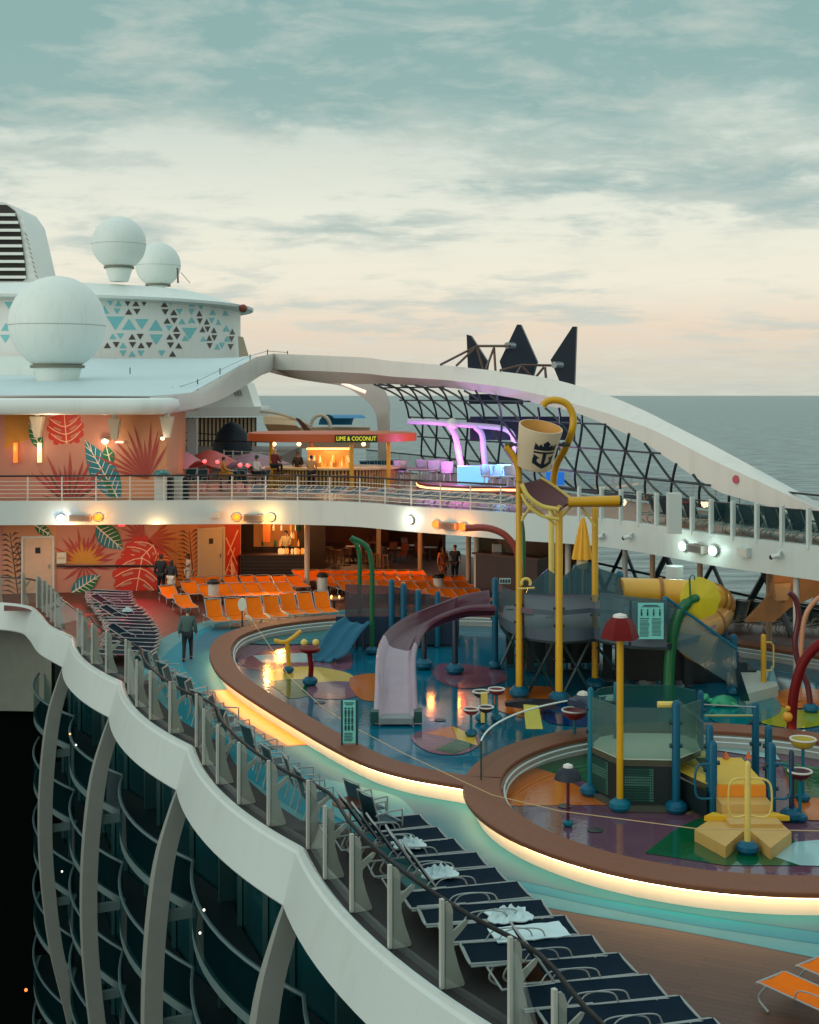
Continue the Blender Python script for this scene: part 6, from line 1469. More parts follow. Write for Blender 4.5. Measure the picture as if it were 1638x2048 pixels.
# ---- signs
signm = mat('sign_aqua', (120, 200, 190), .5, var=.04); inkm = mat('sign_ink', (14, 60, 66), .5)
def sign(name, lab, px0, px1, y0, y1, d, parts, posts_=()):
    a = A(px0, y1, d); b = A(px1, y0, d); c = (a+b)/2; root = thing(name, lab, 'sign', Vector((c.x, d, max(0, a.z-.2))))
    m = MB(); m.box((c.x, d, c.z), (b.x-a.x, .03, b.z-a.z)); m.build('sign_board', signm, root)
    m = MB()
    for kind, u0, v0, u1, v1 in parts:
        xx0, xx1 = a.x+(b.x-a.x)*u0, a.x+(b.x-a.x)*u1; z1_, z0_ = b.z-(b.z-a.z)*v0, b.z-(b.z-a.z)*v1
        if kind == 'b': m.box(((xx0+xx1)/2, d-.02, (z0_+z1_)/2), (xx1-xx0, .008, z1_-z0_))
        if kind == 'f':
            m.lathe([(.01, -.1), (.025, -.05), (.02, .03), (.005, .04)], ((xx0+xx1)/2, d-.025, (z0_+z1_)/2), 6); m.sphere(((xx0+xx1)/2, d-.025, (z0_+z1_)/2+.075), .025, 6)
    m.build('sign_print', inkm, root, smooth=0)
    for px, w_ in posts_:
        m = MB(); p = A(px, y0-2, d+.03); m.box((p.x, d+.03, (p.z+.5)/2), (w_, .05, p.z-.5)); m.build('sign_post', mat('sign_post_dark', (20, 70, 72), .4), root)
prt = [('b', .12, .04, .88, .065), ('b', .2, .085, .8, .105)] + [('f', .1+.27*i, .18+.18*j, .3+.27*i, .32+.18*j) for i in range(3) for j in range(3)] + [('b', .1, .76+.035*j, .1+.8*random.uniform(.7, 1), .775+.035*j) for j in range(6)]
sign('pool_rules_sign', 'narrow aqua sign with rows of small figures standing on the brown curb', 686, 711, 1401, 1486, 31.6, prt, ((684, .05), (714, .06)))
prt = [('b', .22, .05, .78, .075), ('b', .14, .09, .86, .11)] + [('f', .06+.24*i, .19, .2+.24*i, .34) for i in range(4)] + [('b', .06, .42, .44, .445)] + [('b', .06, .48+.036*j, .06+.4*random.uniform(.8, 1), .494+.036*j) for j in range(13)] + [('b', .54, .42+.036*j, .54+.4*random.uniform(.8, 1), .434+.036*j) for j in range(14)]
sign('tower_rules_sign', 'aqua rules sign with icons and text between two blue posts of the main tower', 1276, 1327, 1206, 1278, 36.9, prt)
root = thing('round_mirror', 'white oval disc on a thin post at the back left of the larger pool', 'mirror', G(485, 1262, 0)); c0 = A(484, 1209, 49.5); m = MB(); m.slab([c0+Vector((.16*math.cos(i*math.pi/10), 0, .25*math.sin(i*math.pi/10))) for i in range(20)], (0, 1, 0), .05); m.build('disc', mat('disc_white', (222, 220, 200), .4), root); m = MB(); m.tube([c0+Vector((0, .05, 0)), Vector((c0.x, c0.y+.05, 0))], .03, 6); m.build('post', mat('post_brown', (70, 50, 44), .5), root)
m = MB(); m.tube([A(488, 1218, 49), G(545, 1300, .7), G(577, 1352, .65), G(640, 1410, .62), G(700, 1450, .62), G(800, 1503, .62), G(920, 1560, .62), G(985, 1590, .62), G(1120, 1622, .62), G(1390, 1657, .62), G(1660, 1662, .62)], .010, 5)  # reflection in a window, modelled as a thin tube
tag(m.build('pool_reflection', mat('glint', (196, 166, 120), .6)), 'thin pale rope across both splash pools, a window reflection built as a tube', 'glint')
# ---- closed umbrella
c0 = A(1164, 1118, 44.5); ct = A(1166, 1036, 44.5); root = thing('closed_umbrella', 'closed yellow umbrella standing between the yellow poles', 'umbrella', (c0.x, c0.y, 0)); m = MB(); secs = []
for i in range(8):
    t = i/7; r_ = .06+.30*t**.8; p = ct.lerp(c0, t); secs.append([p+Vector((math.cos(a*math.pi/12)*r_*(1 if a % 3 else .72), math.sin(a*math.pi/12)*r_*(1 if a % 3 else .72), 0)) for a in range(24)])
m.loft(secs); m.build('canopy', mat('umbrella_yellow', (228, 168, 44), .6, var=.12), root, smooth=25)
m = MB(); m.tube([Vector((c0.x, c0.y, 0)), ct+Vector((0, 0, .1))], .04, 8); m.build('umbrella_pole', cream, root); m = MB(); m.lathe([(.17, 0), (.19, .3)], c0+Vector((0, 0, -.32)), 12); m.build('valance', mat('valance', (206, 186, 140), .6), root)

# ================================================ LOUNGERS
ORD = ['first', 'second', 'third', 'fourth', 'fifth', 'sixth', 'seventh', 'eighth', 'ninth', 'tenth', 'eleventh', 'twelfth', 'thirteenth', 'fourteenth', 'fifteenth', 'sixteenth', 'seventeenth', 'eighteenth', 'nineteenth', 'twentieth']
CNT = {}
def nth(key): CNT[key] = CNT.get(key, -1) + 1; return ORD[min(CNT[key], 19)]

def make_lounger(label, cat, sling, frame, back, arms=True, name='sun_lounger', W=.31):
    root = thing(name, label, cat)
    zs = .36; hinge = -.22
    def side(y0, z0, y1, z1): return (Vector((0, y0, z0)), Vector((0, y1, z1)))
    a = R(back); bl = .74
    head = Vector((0, hinge - bl*math.cos(a), zs + bl*math.sin(a)))
    m = MB(); rows = []
    for y_, dz_ in ((hinge, 0), (.1, -.03), (.45, -.02), (.95, 0)): rows.append([Vector((-W, y_, zs)), Vector((-W*.5, y_, zs-.02+dz_)), Vector((0, y_, zs-.03+dz_)), Vector((W*.5, y_, zs-.02+dz_)), Vector((W, y_, zs))])
    m.loft(rows, closed=False); m.loft([[p-Vector((0, 0, .012)) for p in r] for r in rows], closed=False); m.build('seat', sling, root, smooth=60)
    m = MB(); rows = []
    for i in range(5):
        c = Vector((0, hinge, zs)).lerp(head, i/4); n_ = Vector((0, math.sin(a), math.cos(a))); w_ = W*(1 if i < 4 else .93)
        rows.append([c+Vector((-w_, 0, 0)), c-n_*.02+Vector((-w_*.5, 0, 0)), c-n_*.03, c-n_*.02+Vector((w_*.5, 0, 0)), c+Vector((w_, 0, 0))])
    m.loft(rows, closed=False); m.loft([[p-Vector((0, .005, .012)) for p in r] for r in rows], closed=False); m.build('backrest', sling, root, smooth=60)
    m = MB()
    for s_ in (-1, 1):
        m.tube([Vector((s_*W, .97, zs-.02)), Vector((s_*W, .9, zs+.0)), Vector((s_*W, hinge, zs+.0))], .013, 6)
        m.tube([Vector((s_*W, hinge, zs+.01)), head+Vector((s_*W, 0, .01))], .019, 6)
        m.tube([Vector((s_*(W+.015), hinge, zs)), Vector((s_*(W+.015), -.95, zs-.02))], .017, 6)
    m.tube([head+Vector((-W, 0, .01)), head+Vector((-W*.6, -.02, .03)), head+Vector((W*.6, -.02, .03)), head+Vector((W, 0, .01))], .019, 6)
    m.tube([Vector((-W, .96, zs-.02)), Vector((W, .96, zs-.02))], .019, 6); m.tube([Vector((-W, -.94, zs-.02)), Vector((W, -.94, zs-.02))], .017, 6)
    m.build('frame', frame, root)
    for s_ in (-1, 1):
        m = MB(); m.tube(smooth_path([Vector((s_*(W+.01), .78, zs)), Vector((s_*(W+.03), .90, .15)), Vector((s_*(W+.03), .72, .01))], 4), .018, 6); m.build('leg', frame, root)
        m = MB(); m.tube(smooth_path([Vector((s_*(W+.01), -.62, zs)), Vector((s_*(W+.03), -.70, .15)), Vector((s_*(W+.03), -.55, .01))], 4), .018, 6); m.build('leg', frame, root)
        if arms:
            m = MB(); m.tube(smooth_path([Vector((s_*(W+.01), .28, zs)), Vector((s_*(W+.01), .20, zs+.14)), Vector((s_*(W-.0), -.05, zs+.18)), Vector((s_*(W+.0), -.30, zs+.15)), Vector((s_*(W+.01), -.42, zs))], 4), .012, 6); m.build('armrest', frame, root)
    return root
def place(proto, used, loc, dirv, label, group):
    o = proto if not used.get(proto.name) else copy_tree(proto)
    used[proto.name] = True
    o.location = Vector(loc) + Vector((random.uniform(-.03, .03), random.uniform(-.04, .04), 0)); d = Vector((dirv[0], dirv[1])); o.rotation_euler = (0, 0, math.atan2(d.y, d.x) - math.pi/2 + random.uniform(-.045, .045))
    o['label'] = label; o['group'] = group; return o
USED = {}
nav_flat = make_lounger('x', 'sun lounger', navy, piping, 0, W=.385)
nav_up = make_lounger('x', 'sun lounger', navy, piping, 58, W=.375)
nav_mid = make_lounger('x', 'sun lounger', navy, piping, 30, W=.345)
nav_far = make_lounger('x', 'sun lounger', navy, piping, 0, False, W=.335)
# near row
lbl = {'f': 'flat navy lounger in the near row', 'u': 'raised back navy lounger in the near row'}
RD = Vector((-.413, .911, 0)); f0 = Vector((4.62, 16.9, 0)); LD = Vector((.972, .236, 0))
near = []
for i in range(-3, 14):
    ft = f0 + RD*(.80*i); c = ft - LD*.95
    up = i in (-1, 4) or i >= 9
    r_ = math.sin(i*12.9)*.04
    near.append(place(nav_up if up else nav_flat, USED, c, (LD.x+r_, LD.y-r_), (lbl['u' if up else 'f'] + ', %s counted from the camera end') % nth('near'+str(up)), 'navy loungers raised in the near row' if up else 'navy loungers flat in the near row'))
for o_ in near: o_.scale = (1, 1.12, 1); o_.location -= LD*.11
# far left group beside the railing, under the red lamp
lbl2 = 'flat dark lounger in the packed left row'
fp_ = [(-12.3, 57.0), (-11.5, 54.0), (-10.5, 51.5), (-9.6, 48.9), (-8.95, 46.4), (-8.7, 44.6), (-8.75, 43.4)]
fpl = [Vector((a, b, 0)) for a, b in fp_]
for i, q in enumerate(along(fpl, .74, 0)):
    up = i in (5, 9, 15)
    place(nav_mid if up else nav_far, USED, q - Vector((.985, -.17, 0))*.95, (.985, -.17), ('dark lounger with back half raised in the packed row, %s from its far end' if up else lbl2 + ', %s from its far end') % nth('packed'+str(up)), 'half raised dark loungers in the packed row' if up else 'dark loungers packed by the left railing')
# armchairs close to the railing, middle stretch
def make_chair(label, sling, frame):
    root = thing('deck_chair', label, 'chair'); zs = .42
    m = MB(); m.loft([[Vector((-.27, y_, zs)), Vector((0, y_, zs-.03)), Vector((.27, y_, zs))] for y_ in (-.24, 0, .26)], closed=False); m.loft([[Vector((-.27, y_, zs-.015)), Vector((0, y_, zs-.045)), Vector((.27, y_, zs-.015))] for y_ in (-.24, 0, .26)], closed=False); m.build('seat', sling, root, smooth=60)
    m = MB(); m.loft([[Vector((-.27, -.24-.16*t, zs+.58*t)), Vector((0, -.27-.16*t, zs+.58*t)), Vector((.27, -.24-.16*t, zs+.58*t))] for t in (0, .5, 1)], closed=False); m.build('backrest', sling, root, smooth=60)
    for s_ in (-1, 1):
        m = MB(); m.tube(smooth_path([Vector((s_*.29, .28, 0)), Vector((s_*.29, .30, .6)), Vector((s_*.30, .2, .66)), Vector((s_*.30, -.2, .66)), Vector((s_*.28, -.34, .62))], 3), .018, 6); m.build('armrest', frame, root)
        m = MB(); m.tube([Vector((s_*.28, -.36, 0)), Vector((s_*.28, -.24, zs)), Vector((s_*.28, -.42, zs+.62))], .018, 6); m.build('rear_leg', frame, root)
    m = MB(); m.tube([Vector((-.28, -.42, zs+.62)), Vector((.28, -.42, zs+.62))], .018, 6); m.tube([Vector((-.28, .27, zs)), Vector((.28, .27, zs))], .018, 6); m.build('frame', frame, root)
    return root
dk = make_chair('x', mat('chair_teal_dark', (22, 62, 70), .6, var=.15), piping)
for i in range(15):
    p = K0 + KS*(-.0) + Vector((-.413, .911, 0))*(1.9+1.03*i) - NOUT*(1.05+.10*math.sin(i*2.1))
    place(dk, USED, p, (math.cos(R(20+25*math.sin(i*3.3))), math.sin(R(20+25*math.sin(i*3.3)))), 'dark teal armchair against the glass railing, %s up from the near row of loungers' % nth('arm'), 'armchairs along the railing')
for j, (px, py, lb) in enumerate(((735, 1655, 'dark armchair standing out on the aqua floor, the upper one'), (762, 1682, 'dark armchair standing out on the aqua floor, the lower one'))):
    p = G(px, py); place(dk, USED, p, (.8, .6), lb, 'armchairs out on the aqua floor')
# round tables near
m = MB(); c0 = G(700, 1668, 0); root = thing('side_table', 'brown round side table by the raised loungers', 'table', c0); m.lathe([(.36, .62), (.38, .64), (.36, .66)], c0, 20); m.build('table_top', mat('table_brown', (86, 48, 36), .4), root); m = MB(); m.tube([c0, c0+Vector((0, 0, .62))], .03, 6); m.build('table_leg', steel, root)
# towels
def towel(p, r, lab, flat=False, dirv=(1, 0)):
    m = MB(); n = 28; d = Vector((dirv[0], dirv[1], 0)).normalized(); q = Vector((-d.y, d.x, 0)); rows = []
    sx, sy = (r*1.7, r*.8) if flat else (r, r*.75)
    for i in range(n+1):
        row = []
        for j in range(n+1):
            u_, v_ = i/n*2-1, j/n*2-1
            h = .012+abs(math.sin(u_*5+v_*3))*.012 if flat else max(0, (1-u_*u_)*(1-v_*v_))*(.10+.07*math.sin(u_*11+v_*5)*math.cos(v_*9-u_*4)+.03*math.sin(u_*23-v_*17))+.01
            rg = 1 if flat else 1+.10*math.sin(math.atan2(v_, u_+.001)*5+u_*3)
            row.append(p + d*u_*sx*rg + q*v_*sy*rg + Vector((0, 0, h)))
        rows.append(row)
    m.loft(rows, closed=False); m.loft([[p_-Vector((0, 0, .014)) for p_ in r_] for r_ in rows], closed=False); tag(m.build('towel', mat('towel_white', (190, 212, 214), .85, var=.08), smooth=50), lab, 'towel')
for (px, py, r_, lab, fl_) in ((818, 1690, .30, 'white towel bunch farthest up the near row of loungers', 0), (878, 1747, .32, 'crumpled white towel on a lounger, second from the top', 0), (1018, 1832, .36, 'crumpled white towel on a lounger just above the spread one', 0), (1058, 1866, .36, 'flat spread white towel covering a near lounger', 1)):
    towel(G(px, py, .365), r_, lab, fl_, (LD.x, LD.y))
p = G(255, 1222, .36); towel(p, .2, 'small white towel on a packed lounger under the red light')
# orange loungers
or_up = make_lounger('x', 'sun lounger', orange, piping, 52, False); or_flat = make_lounger('x', 'sun lounger', orange, piping, 20, False, W=.34)
OD = Vector((.36, -.93, 0)).normalized()
ordn = ['first', 'second', 'third', 'fourth', 'fifth', 'sixth', 'seventh']
for i, (px, py) in enumerate(((443, 1243), (482, 1241), (524, 1238), (561, 1234), (596, 1229), (630, 1227), (664, 1225))):
    place(or_up, USED, G(px, py, .34)*1 - OD*.95 - Vector((0, 0, .34)), OD, 'orange lounger with raised back, %s from the left in the front row' % ordn[i], 'orange loungers with raised backs')
ofl = [(345, 1192), (374, 1211), (385, 1184), (404, 1174), (436, 1172), (470, 1171), (503, 1170), (536, 1170), (568, 1170), (600, 1170), (420, 1190), (452, 1188), (484, 1187), (516, 1186), (548, 1186), (580, 1185)]
for k_, y_ in enumerate((1158, 1169, 1182, 1196)):
    x0_ = (612, 660, 705, 880)[k_]; x1_ = (870, 925, 950, 960)[k_]
    n_ = int((x1_-x0_)/26.5)
    for j in range(n_+1): ofl.append((x0_+26.5*j+6*(k_ % 2), y_ + .006*(x0_+26.5*j-612)))
for px, py in ofl:
    rw_ = ('left rear row' if py < 1180 else 'left middle row') if px < 608 else {1158: 'right block, rear row', 1169: 'right block, second row', 1182: 'right block, third row', 1196: 'right block, front row'}[min((1158, 1169, 1182, 1196), key=lambda q: abs(py-.006*(px-612)-q))]
    lab = 'flat orange lounger, %s from left, %s' % (nth(rw_), rw_); gp = 'flat orange loungers'
    if (px, py) == ofl[0]: lab, gp = 'leftmost flat orange lounger beside the three standing people', 'flat orange lounger alone'
    if (px, py) == ofl[1]: lab, gp = 'flat orange lounger just above the walking man', 'flat orange lounger by the man'
    c = G(px, py, .34); c.z = 0; place(or_flat, USED, c - OD*.3, OD, lab, gp)
or_near = make_lounger('x', 'sun lounger', orange, piping, 10)
c = G(1548, 1958, .36); c.z = 0; dv = Vector((-.62, .78, 0)); place(or_near, USED, c - dv*.9, dv, 'orange lounger alone in the lower right corner on brown boards', 'orange lounger in the corner')
or_near2 = copy_tree(or_near); or_near2.location = c - dv*.9 + Vector((.72, .58, 0)); or_near2['label'] = 'orange lounger cut by the right picture edge behind the corner one'; or_near2['group'] = 'orange lounger at the edge'
# white patterned bins
for px, py, lab in ((427, 1205, 'white patterned bin with black lid behind the first orange chairs'), (645, 1190, 'white patterned bin with black lid right of the front orange row'), (877, 1192, 'white patterned bin with black lid among the far right orange loungers')):
    p = G(px, py); root = thing('towel_bin', lab, 'bin', p, 'white bins with black lids')
    m = MB(); m.lathe([(.24, 0), (.24, .82)], p, 18); m.build('bin_body', mat('bin_white', (196, 190, 176), .5, var=.3, vscale=14), root)
    m = MB(); m.lathe([(.27, .82), (.27, .92), (.2, 1.0), (.01, 1.02)], p, 18); m.build('bin_lid', black, root)
# candle table
p = G(668, 1222); root = thing('candle_table', 'small round table with glowing candles right of the orange front row', 'table', p)
m = MB(); m.lathe([(.42, .5), (.42, .54)], p, 18); m.build('table_top', mat('table_pale', (150, 110, 84), .4), root); m = MB(); m.lathe([(.2, 0), (.05, .1), (.05, .5)], p, 10); m.build('pedestal', darkbrown, root)
for a in range(3):
    m = MB(); q = p+Vector((math.cos(a*2.1)*.22, math.sin(a*2.1)*.15, .55)); m.lathe([(.03, 0), (.03, .07), (.01, .09)], q, 8)
    tag(m.build('candle', mat('candle_lit', (255, 210, 140), .5, var=0, emit=(255, 200, 110), estr=4)), 'small glowing candle on the round table, the %s' % ('right one', 'left rear one', 'left front one')[a], 'candle', 'candles on the round table')
# upper right teal loungers
tl_up = make_lounger('x', 'sun lounger', teal, mat('frame_tealgrey', (110, 140, 138), .4, .2), 66)
for i, px in enumerate((1268, 1288, 1316, 1337, 1385, 1407, 1434, 1457, 1483, 1506, 1532, 1556, 1583, 1608, 1633)):
    b, T, n_ = fas_pt(min(px, 1750), 1050, 0); q = b - n_*1.35; q.z = ZU+.0; o_ = Vector((.98, .20, 0)) if i % 2 == 0 else Vector((.88, .48, 0))
    s_ = q.y/b.y; place(tl_up, USED, Vector((q.x, q.y, ZU)) , o_, 'raised teal lounger behind the glass panels at upper right, %s from the left' % nth('tl'), 'teal loungers on the upper right deck')
# upper row behind the bar railing
dk_flat = make_lounger('x', 'sun lounger', mat('sling_slate', (54, 66, 74), .6, var=.2), mat('frame_pale2', (190, 180, 168), .4), 12)
pth = [p for p in fas0 if -7.2 < p.x < 4.6]
for i, q in enumerate(along(pth, .78, .2)):
    j = min(len(pth)-2, max(0, next((k_ for k_, p in enumerate(pth) if p.x > q.x), 1)-1)); T = (pth[j+1]-pth[j]).normalized(); n_ = Vector((T.y, -T.x, 0)); n_ = -n_ if n_.y > 0 else n_
    place(dk_flat, USED, Vector((q.x, q.y, ZU)) - n_*1.75, n_, 'slate lounger in the low row behind the upper railing, %s from the left' % nth('sl'), 'slate loungers behind the upper railing')
for i, px in enumerate((738, 752, 766, 780, 794, 808)):
    p = Vector(((px-CX)/F*72.5, 72.5+i*.2, ZU)); place(tl_up, USED, p, (.5, -.86), 'raised teal lounger between the open bar and the lattice, %s from the bar' % nth('tb'), 'teal loungers beside the open bar')
# lower right shaded loungers
gr_up = make_lounger('x', 'sun lounger', mat('sling_grey', (58, 72, 70), .6, var=.2), mat('frame_tan', (150, 130, 104), .4), 62)
for i, px in enumerate((1440, 1468, 1496, 1540, 1566, 1592, 1618, 1644)):
    p = G(px, 1256+i*1.5); place(gr_up, USED, p, (-.75, -.66), 'raised grey lounger in the shade under the upper deck at right, %s from the left' % nth('gr'), 'grey loungers in the shade at right')

# drains in the pool floors
for px, py, z_ in ((880, 1440, .04), (640, 1405, .04), (1190, 1660, .062), (1130, 1612, .062)):
    p = G(px, py, z_); m = MB(); m.lathe([(.16, 0), (.16, .008), (.13, .012), (.02, .012)], p, 20); tag(m.build('floor_drain', mat('drain_steel', (70, 76, 78), .4, .6)), {880: 'round drain in the blue pool floor right of the plum slide foot', 640: 'round drain by the red ball sprayer in the larger pool', 1190: 'round drain in the purple floor right of the dark mushroom', 1130: 'round drain in the small pool floor behind the dark mushroom'}[px], 'drain')
# ================================================ STOOLS, TABLES
woodl = mat('stool_wood', (150, 104, 66), .5, var=.1)
def make_stool(h=.76):
    root = thing('bar_stool', 'x', 'stool')
    m = MB(); m.lathe([(.17, h-.04), (.18, h-.02), (.16, h)], (0, 0, 0), 14); m.build('seat', woodl, root)
    for i in range(4):
        a = R(45+90*i); m = MB(); m.tube([Vector((math.cos(a)*.22, math.sin(a)*.22, 0)), Vector((math.cos(a)*.12, math.sin(a)*.12, h-.03))], .022, 6); m.build('leg', woodl, root)
    m = MB(); m.tube([Vector((math.cos(R(45+90*i))*.19, math.sin(R(45+90*i))*.19, .25)) for i in range(5)], .015, 5); m.build('foot_ring', woodl, root)
    return root
stl = make_stool()
for px, py in ((664, 1126), (678, 1128), (694, 1124), (735, 1132), (752, 1137), (760, 1126), (771, 1139)):
    place(stl, USED, G(px, py), (1, .2), 'wooden bar stool in the shaded lounge, %s from the left' % nth('ws'), 'wooden stools in the shaded lounge')
for i, px in enumerate((560, 580, 604, 632, 660, 690, 725, 755)):
    a = -math.pi*(.93-.86*i/7); p = Vector((bx+math.cos(a)*4.05, by+math.sin(a)*2.75, ZU)); place(stl, USED, p, (1, 0), 'wooden stool at the bamboo counter of the open bar, %s from the left' % nth('bs'), 'stools at the open bar')
def make_table():
    root = thing('cafe_table', 'x', 'table'); m = MB(); m.lathe([(.4, .72), (.42, .74), (.4, .76)], (0, 0, 0), 16); m.build('table_top', mat('cafe_top', (120, 88, 66), .35), root)
    m = MB(); m.lathe([(.24, 0), (.05, .05), (.04, .72)], (0, 0, 0), 10); m.build('pedestal', darkbrown, root); return root
ct = make_table()
for px, py in ((650, 1122), (706, 1120), (745, 1112), (790, 1124), (830, 1118), (860, 1122)): place(ct, USED, G(px, py), (1, 0), 'round cafe table in the shaded lounge, %s from the left' % nth('ctb'), 'cafe tables in the shaded lounge')
br_ch = make_chair('x', mat('chair_rust', (140, 70, 40), .6, var=.15), mat('frame_dark', (50, 36, 30), .5))
for i, (px, py) in enumerate(((640, 1118), (700, 1110), (720, 1116), (735, 1122), (760, 1108), (778, 1120), (800, 1127), (820, 1114), (845, 1121), (868, 1115))): place(br_ch, USED, G(px, py), (math.cos(i*1.7), math.sin(i*1.7)), 'rust coloured chair in the shaded lounge, %s from the left' % nth('rc'), 'rust chairs in the shaded lounge')
for i, (px, d) in enumerate(((352, 64), (375, 66), (398, 64.5), (430, 65.5), (455, 64), (480, 65.5), (500, 64.2), (522, 65))):
    place(dk, USED, Vector(((px-CX)/F*d, d, ZU)), (math.cos(i*2.2), math.sin(i*2.2)), 'dark armchair at the tables by the pink shell canopies, %s from the left' % nth('ac'), 'armchairs under the shell canopies')
for px, d in ((364, 65.5), (442, 64.7), (490, 65.8), (512, 63.6)): place(ct, USED, Vector(((px-CX)/F*d, d, ZU)), (1, 0), 'round cafe table by the pink shell canopies, %s from the left' % nth('ct2'), 'cafe tables under the shell canopies')
# raised terrace behind the shells
root = thing('terrace', 'raised terrace carrying the inner railing and the dark domed cover', 'terrace', (-14, 86, ZU)); m = MB(); m.box((-15.5, 89, (ZU+5.2)/2+.002), (15, 15, 5.2-ZU-.004)); m.build('terrace_block', mat('terrace_grey', (120, 104, 96), .6), root)

# ================================================ PEOPLE
def bake_skin(verts, edges, rad, root_i=0, sub=2):
    me = bpy.data.meshes.new('tmp'); me.from_pydata([tuple(v_) for v_ in verts], edges, []); ob = bpy.data.objects.new('tmp', me); COL.objects.link(ob)
    md = ob.modifiers.new('s', 'SKIN'); md.use_smooth_shade = True
    for i, r_ in enumerate(rad):
        sv = me.skin_vertices[0].data[i]; sv.radius = r_ if isinstance(r_, tuple) else (r_, r_); sv.use_root = i == root_i
    ob.modifiers.new('u', 'SUBSURF').levels = sub
    dg = bpy.context.evaluated_depsgraph_get(); dg.update(); e = ob.evaluated_get(dg); r = bpy.data.meshes.new_from_object(e)
    vs = [v_.co.copy() for v_ in r.vertices]; fs = [tuple(p.vertices) for p in r.polygons]
    bpy.data.objects.remove(ob); return vs, fs
def person(label, loc, heading, skin, top, bottom, hair, pose='stand', h=1.75, shorts=False, longhair=False, sleeves=True, hat=None, skirt=False, bulk=1.0):
    root = thing('person', label, 'person', (0, 0, 0)); k_ = h/1.75
    step = .22 if pose == 'walk' else .0; sit = pose == 'sit'
    J = {'pel': (0, 0, .95), 'waist': (0, .0, 1.08), 'chest': (0, -.01, 1.30), 'neck': (0, 0, 1.47), 'nk2': (0, .01, 1.53), 'chin': (0, .03, 1.575), 'head': (0, .02, 1.66), 'crown': (0, .0, 1.725)}
    for s_, n_ in ((-1, 'L'), (1, 'R')):
        J['sh'+n_] = (s_*.185, 0, 1.41); sw = (.08 if s_ > 0 else -.08) if pose == 'walk' else 0
        if pose == 'fold': J['el'+n_] = (s_*.25, .04, 1.14); J['wr'+n_] = (s_*.08, .24, 1.20); J['hd'+n_] = (s_*.02, .27, 1.22)
        elif sit or pose == 'lean': J['el'+n_] = (s_*.25, .08, 1.15); J['wr'+n_] = (s_*.18, .30, 1.08); J['hd'+n_] = (s_*.16, .38, 1.08)
        else: J['el'+n_] = (s_*.255, -.02+sw*.4, 1.13); J['wr'+n_] = (s_*.275, .05+sw, .89); J['hd'+n_] = (s_*.275, .07+sw, .81)
        J['hp'+n_] = (s_*.09, 0, .90)
        if sit: J['kn'+n_] = (s_*.12, .44, .93); J['an'+n_] = (s_*.12, .46, .50); J['ft'+n_] = (s_*.12, .60, .46)
        else: st_ = step*s_; J['kn'+n_] = (s_*.10, .04+st_*.5, .50); J['an'+n_] = (s_*.10, -.02+st_, .09); J['ft'+n_] = (s_*.105, .13+st_, .035)
    RAD = {'pel': (.15, .11), 'waist': (.13, .095), 'chest': (.155, .11), 'neck': .06, 'nk2': .052, 'chin': .066, 'head': (.078, .094), 'crown': (.06, .07)}
    for n_ in 'LR': RAD.update({'sh'+n_: .062, 'el'+n_: .042, 'wr'+n_: .028, 'hd'+n_: (.036, .024), 'hp'+n_: .088, 'kn'+n_: .058, 'an'+n_: .038, 'ft'+n_: .036})
    E = [('pel', 'waist'), ('waist', 'chest'), ('chest', 'neck'), ('neck', 'nk2'), ('nk2', 'chin'), ('chin', 'head'), ('head', 'crown')]
    for n_ in 'LR': E += [('chest', 'sh'+n_), ('sh'+n_, 'el'+n_), ('el'+n_, 'wr'+n_), ('wr'+n_, 'hd'+n_), ('pel', 'hp'+n_), ('hp'+n_, 'kn'+n_), ('kn'+n_, 'an'+n_), ('an'+n_, 'ft'+n_)]
    def make(keys, edges, radf, first):
        ks = list(keys); idx = {a: i for i, a in enumerate(ks)}
        def rr_(a):
            r0 = RAD[a]; r0 = r0 if isinstance(r0, tuple) else (r0, r0); f_ = radf(a); return (r0[0]*f_[0]+f_[1], r0[1]*f_[0]+f_[1])
        vs = [Vector(J[a]) for a in ks]; return bake_skin(vs, [(idx[a], idx[b]) for a, b in edges], [rr_(a) for a in ks], idx[first])
    vs, fs = make(J.keys(), E, lambda a: (1, 0), 'pel'); m = MB(); m.add(vs, fs, 0)
    for n_, s_ in (('L', -1), ('R', 1)):                              # five fingers rooted in the palm
        hd = Vector(J['hd'+n_]); d = (hd-Vector(J['wr'+n_])).normalized(); sd2 = Vector((0, 1, 0)) if abs(d.z) > .7 else Vector((1, 0, 0)); cur = Vector((-s_, 0, 0)) if abs(d.z) > .7 else Vector((0, 0, -1))
        for i, ln in enumerate((.068, .078, .074, .058)):
            b0 = hd + sd2*(.026-.017*i); m.tube([b0, b0+d*ln*.5, b0+d*ln*.85+cur*.012, b0+d*ln+cur*.028], [.0095, .009, .008, .006], 6)
        b0 = hd - d*.02 + sd2*.03; m.tube([b0, b0+sd2*.022+d*.025, b0+sd2*.026+d*.055], [.011, .010, .007], 6)
    hc = Vector(J['head'])
    m.tube([hc+Vector((0, .085, .0)), hc+Vector((0, .118, -.035)), hc+Vector((0, .09, -.045))], [.008, .014, .008], 6)
    for s_ in (-1, 1):
        m.sphere(hc+Vector((s_*.032, .085, -.005)), .012, 6, mi=1); m.lathe([(.006, -.03), (.02, 0), (.006, .03)], hc+Vector((s_*.08, .0, -.02)), 6)
    m.tube([hc+Vector((-.024, .088, -.075)), hc+Vector((.024, .088, -.075))], .006, 5, mi=2)
    parts = [('body', m, [skin, black, mat('lip', (140, 70, 60), .5)])]
    tk = ['pel', 'waist', 'chest', 'neck'] + [a+n_ for n_ in 'LR' for a in (('sh', 'el', 'wr') if sleeves else ('sh', 'el'))]
    save = {}
    if not sleeves:
        for n_ in 'LR': save['el'+n_] = J['el'+n_]; J['el'+n_] = tuple(Vector(J['sh'+n_]).lerp(Vector(J['el'+n_]), .62))
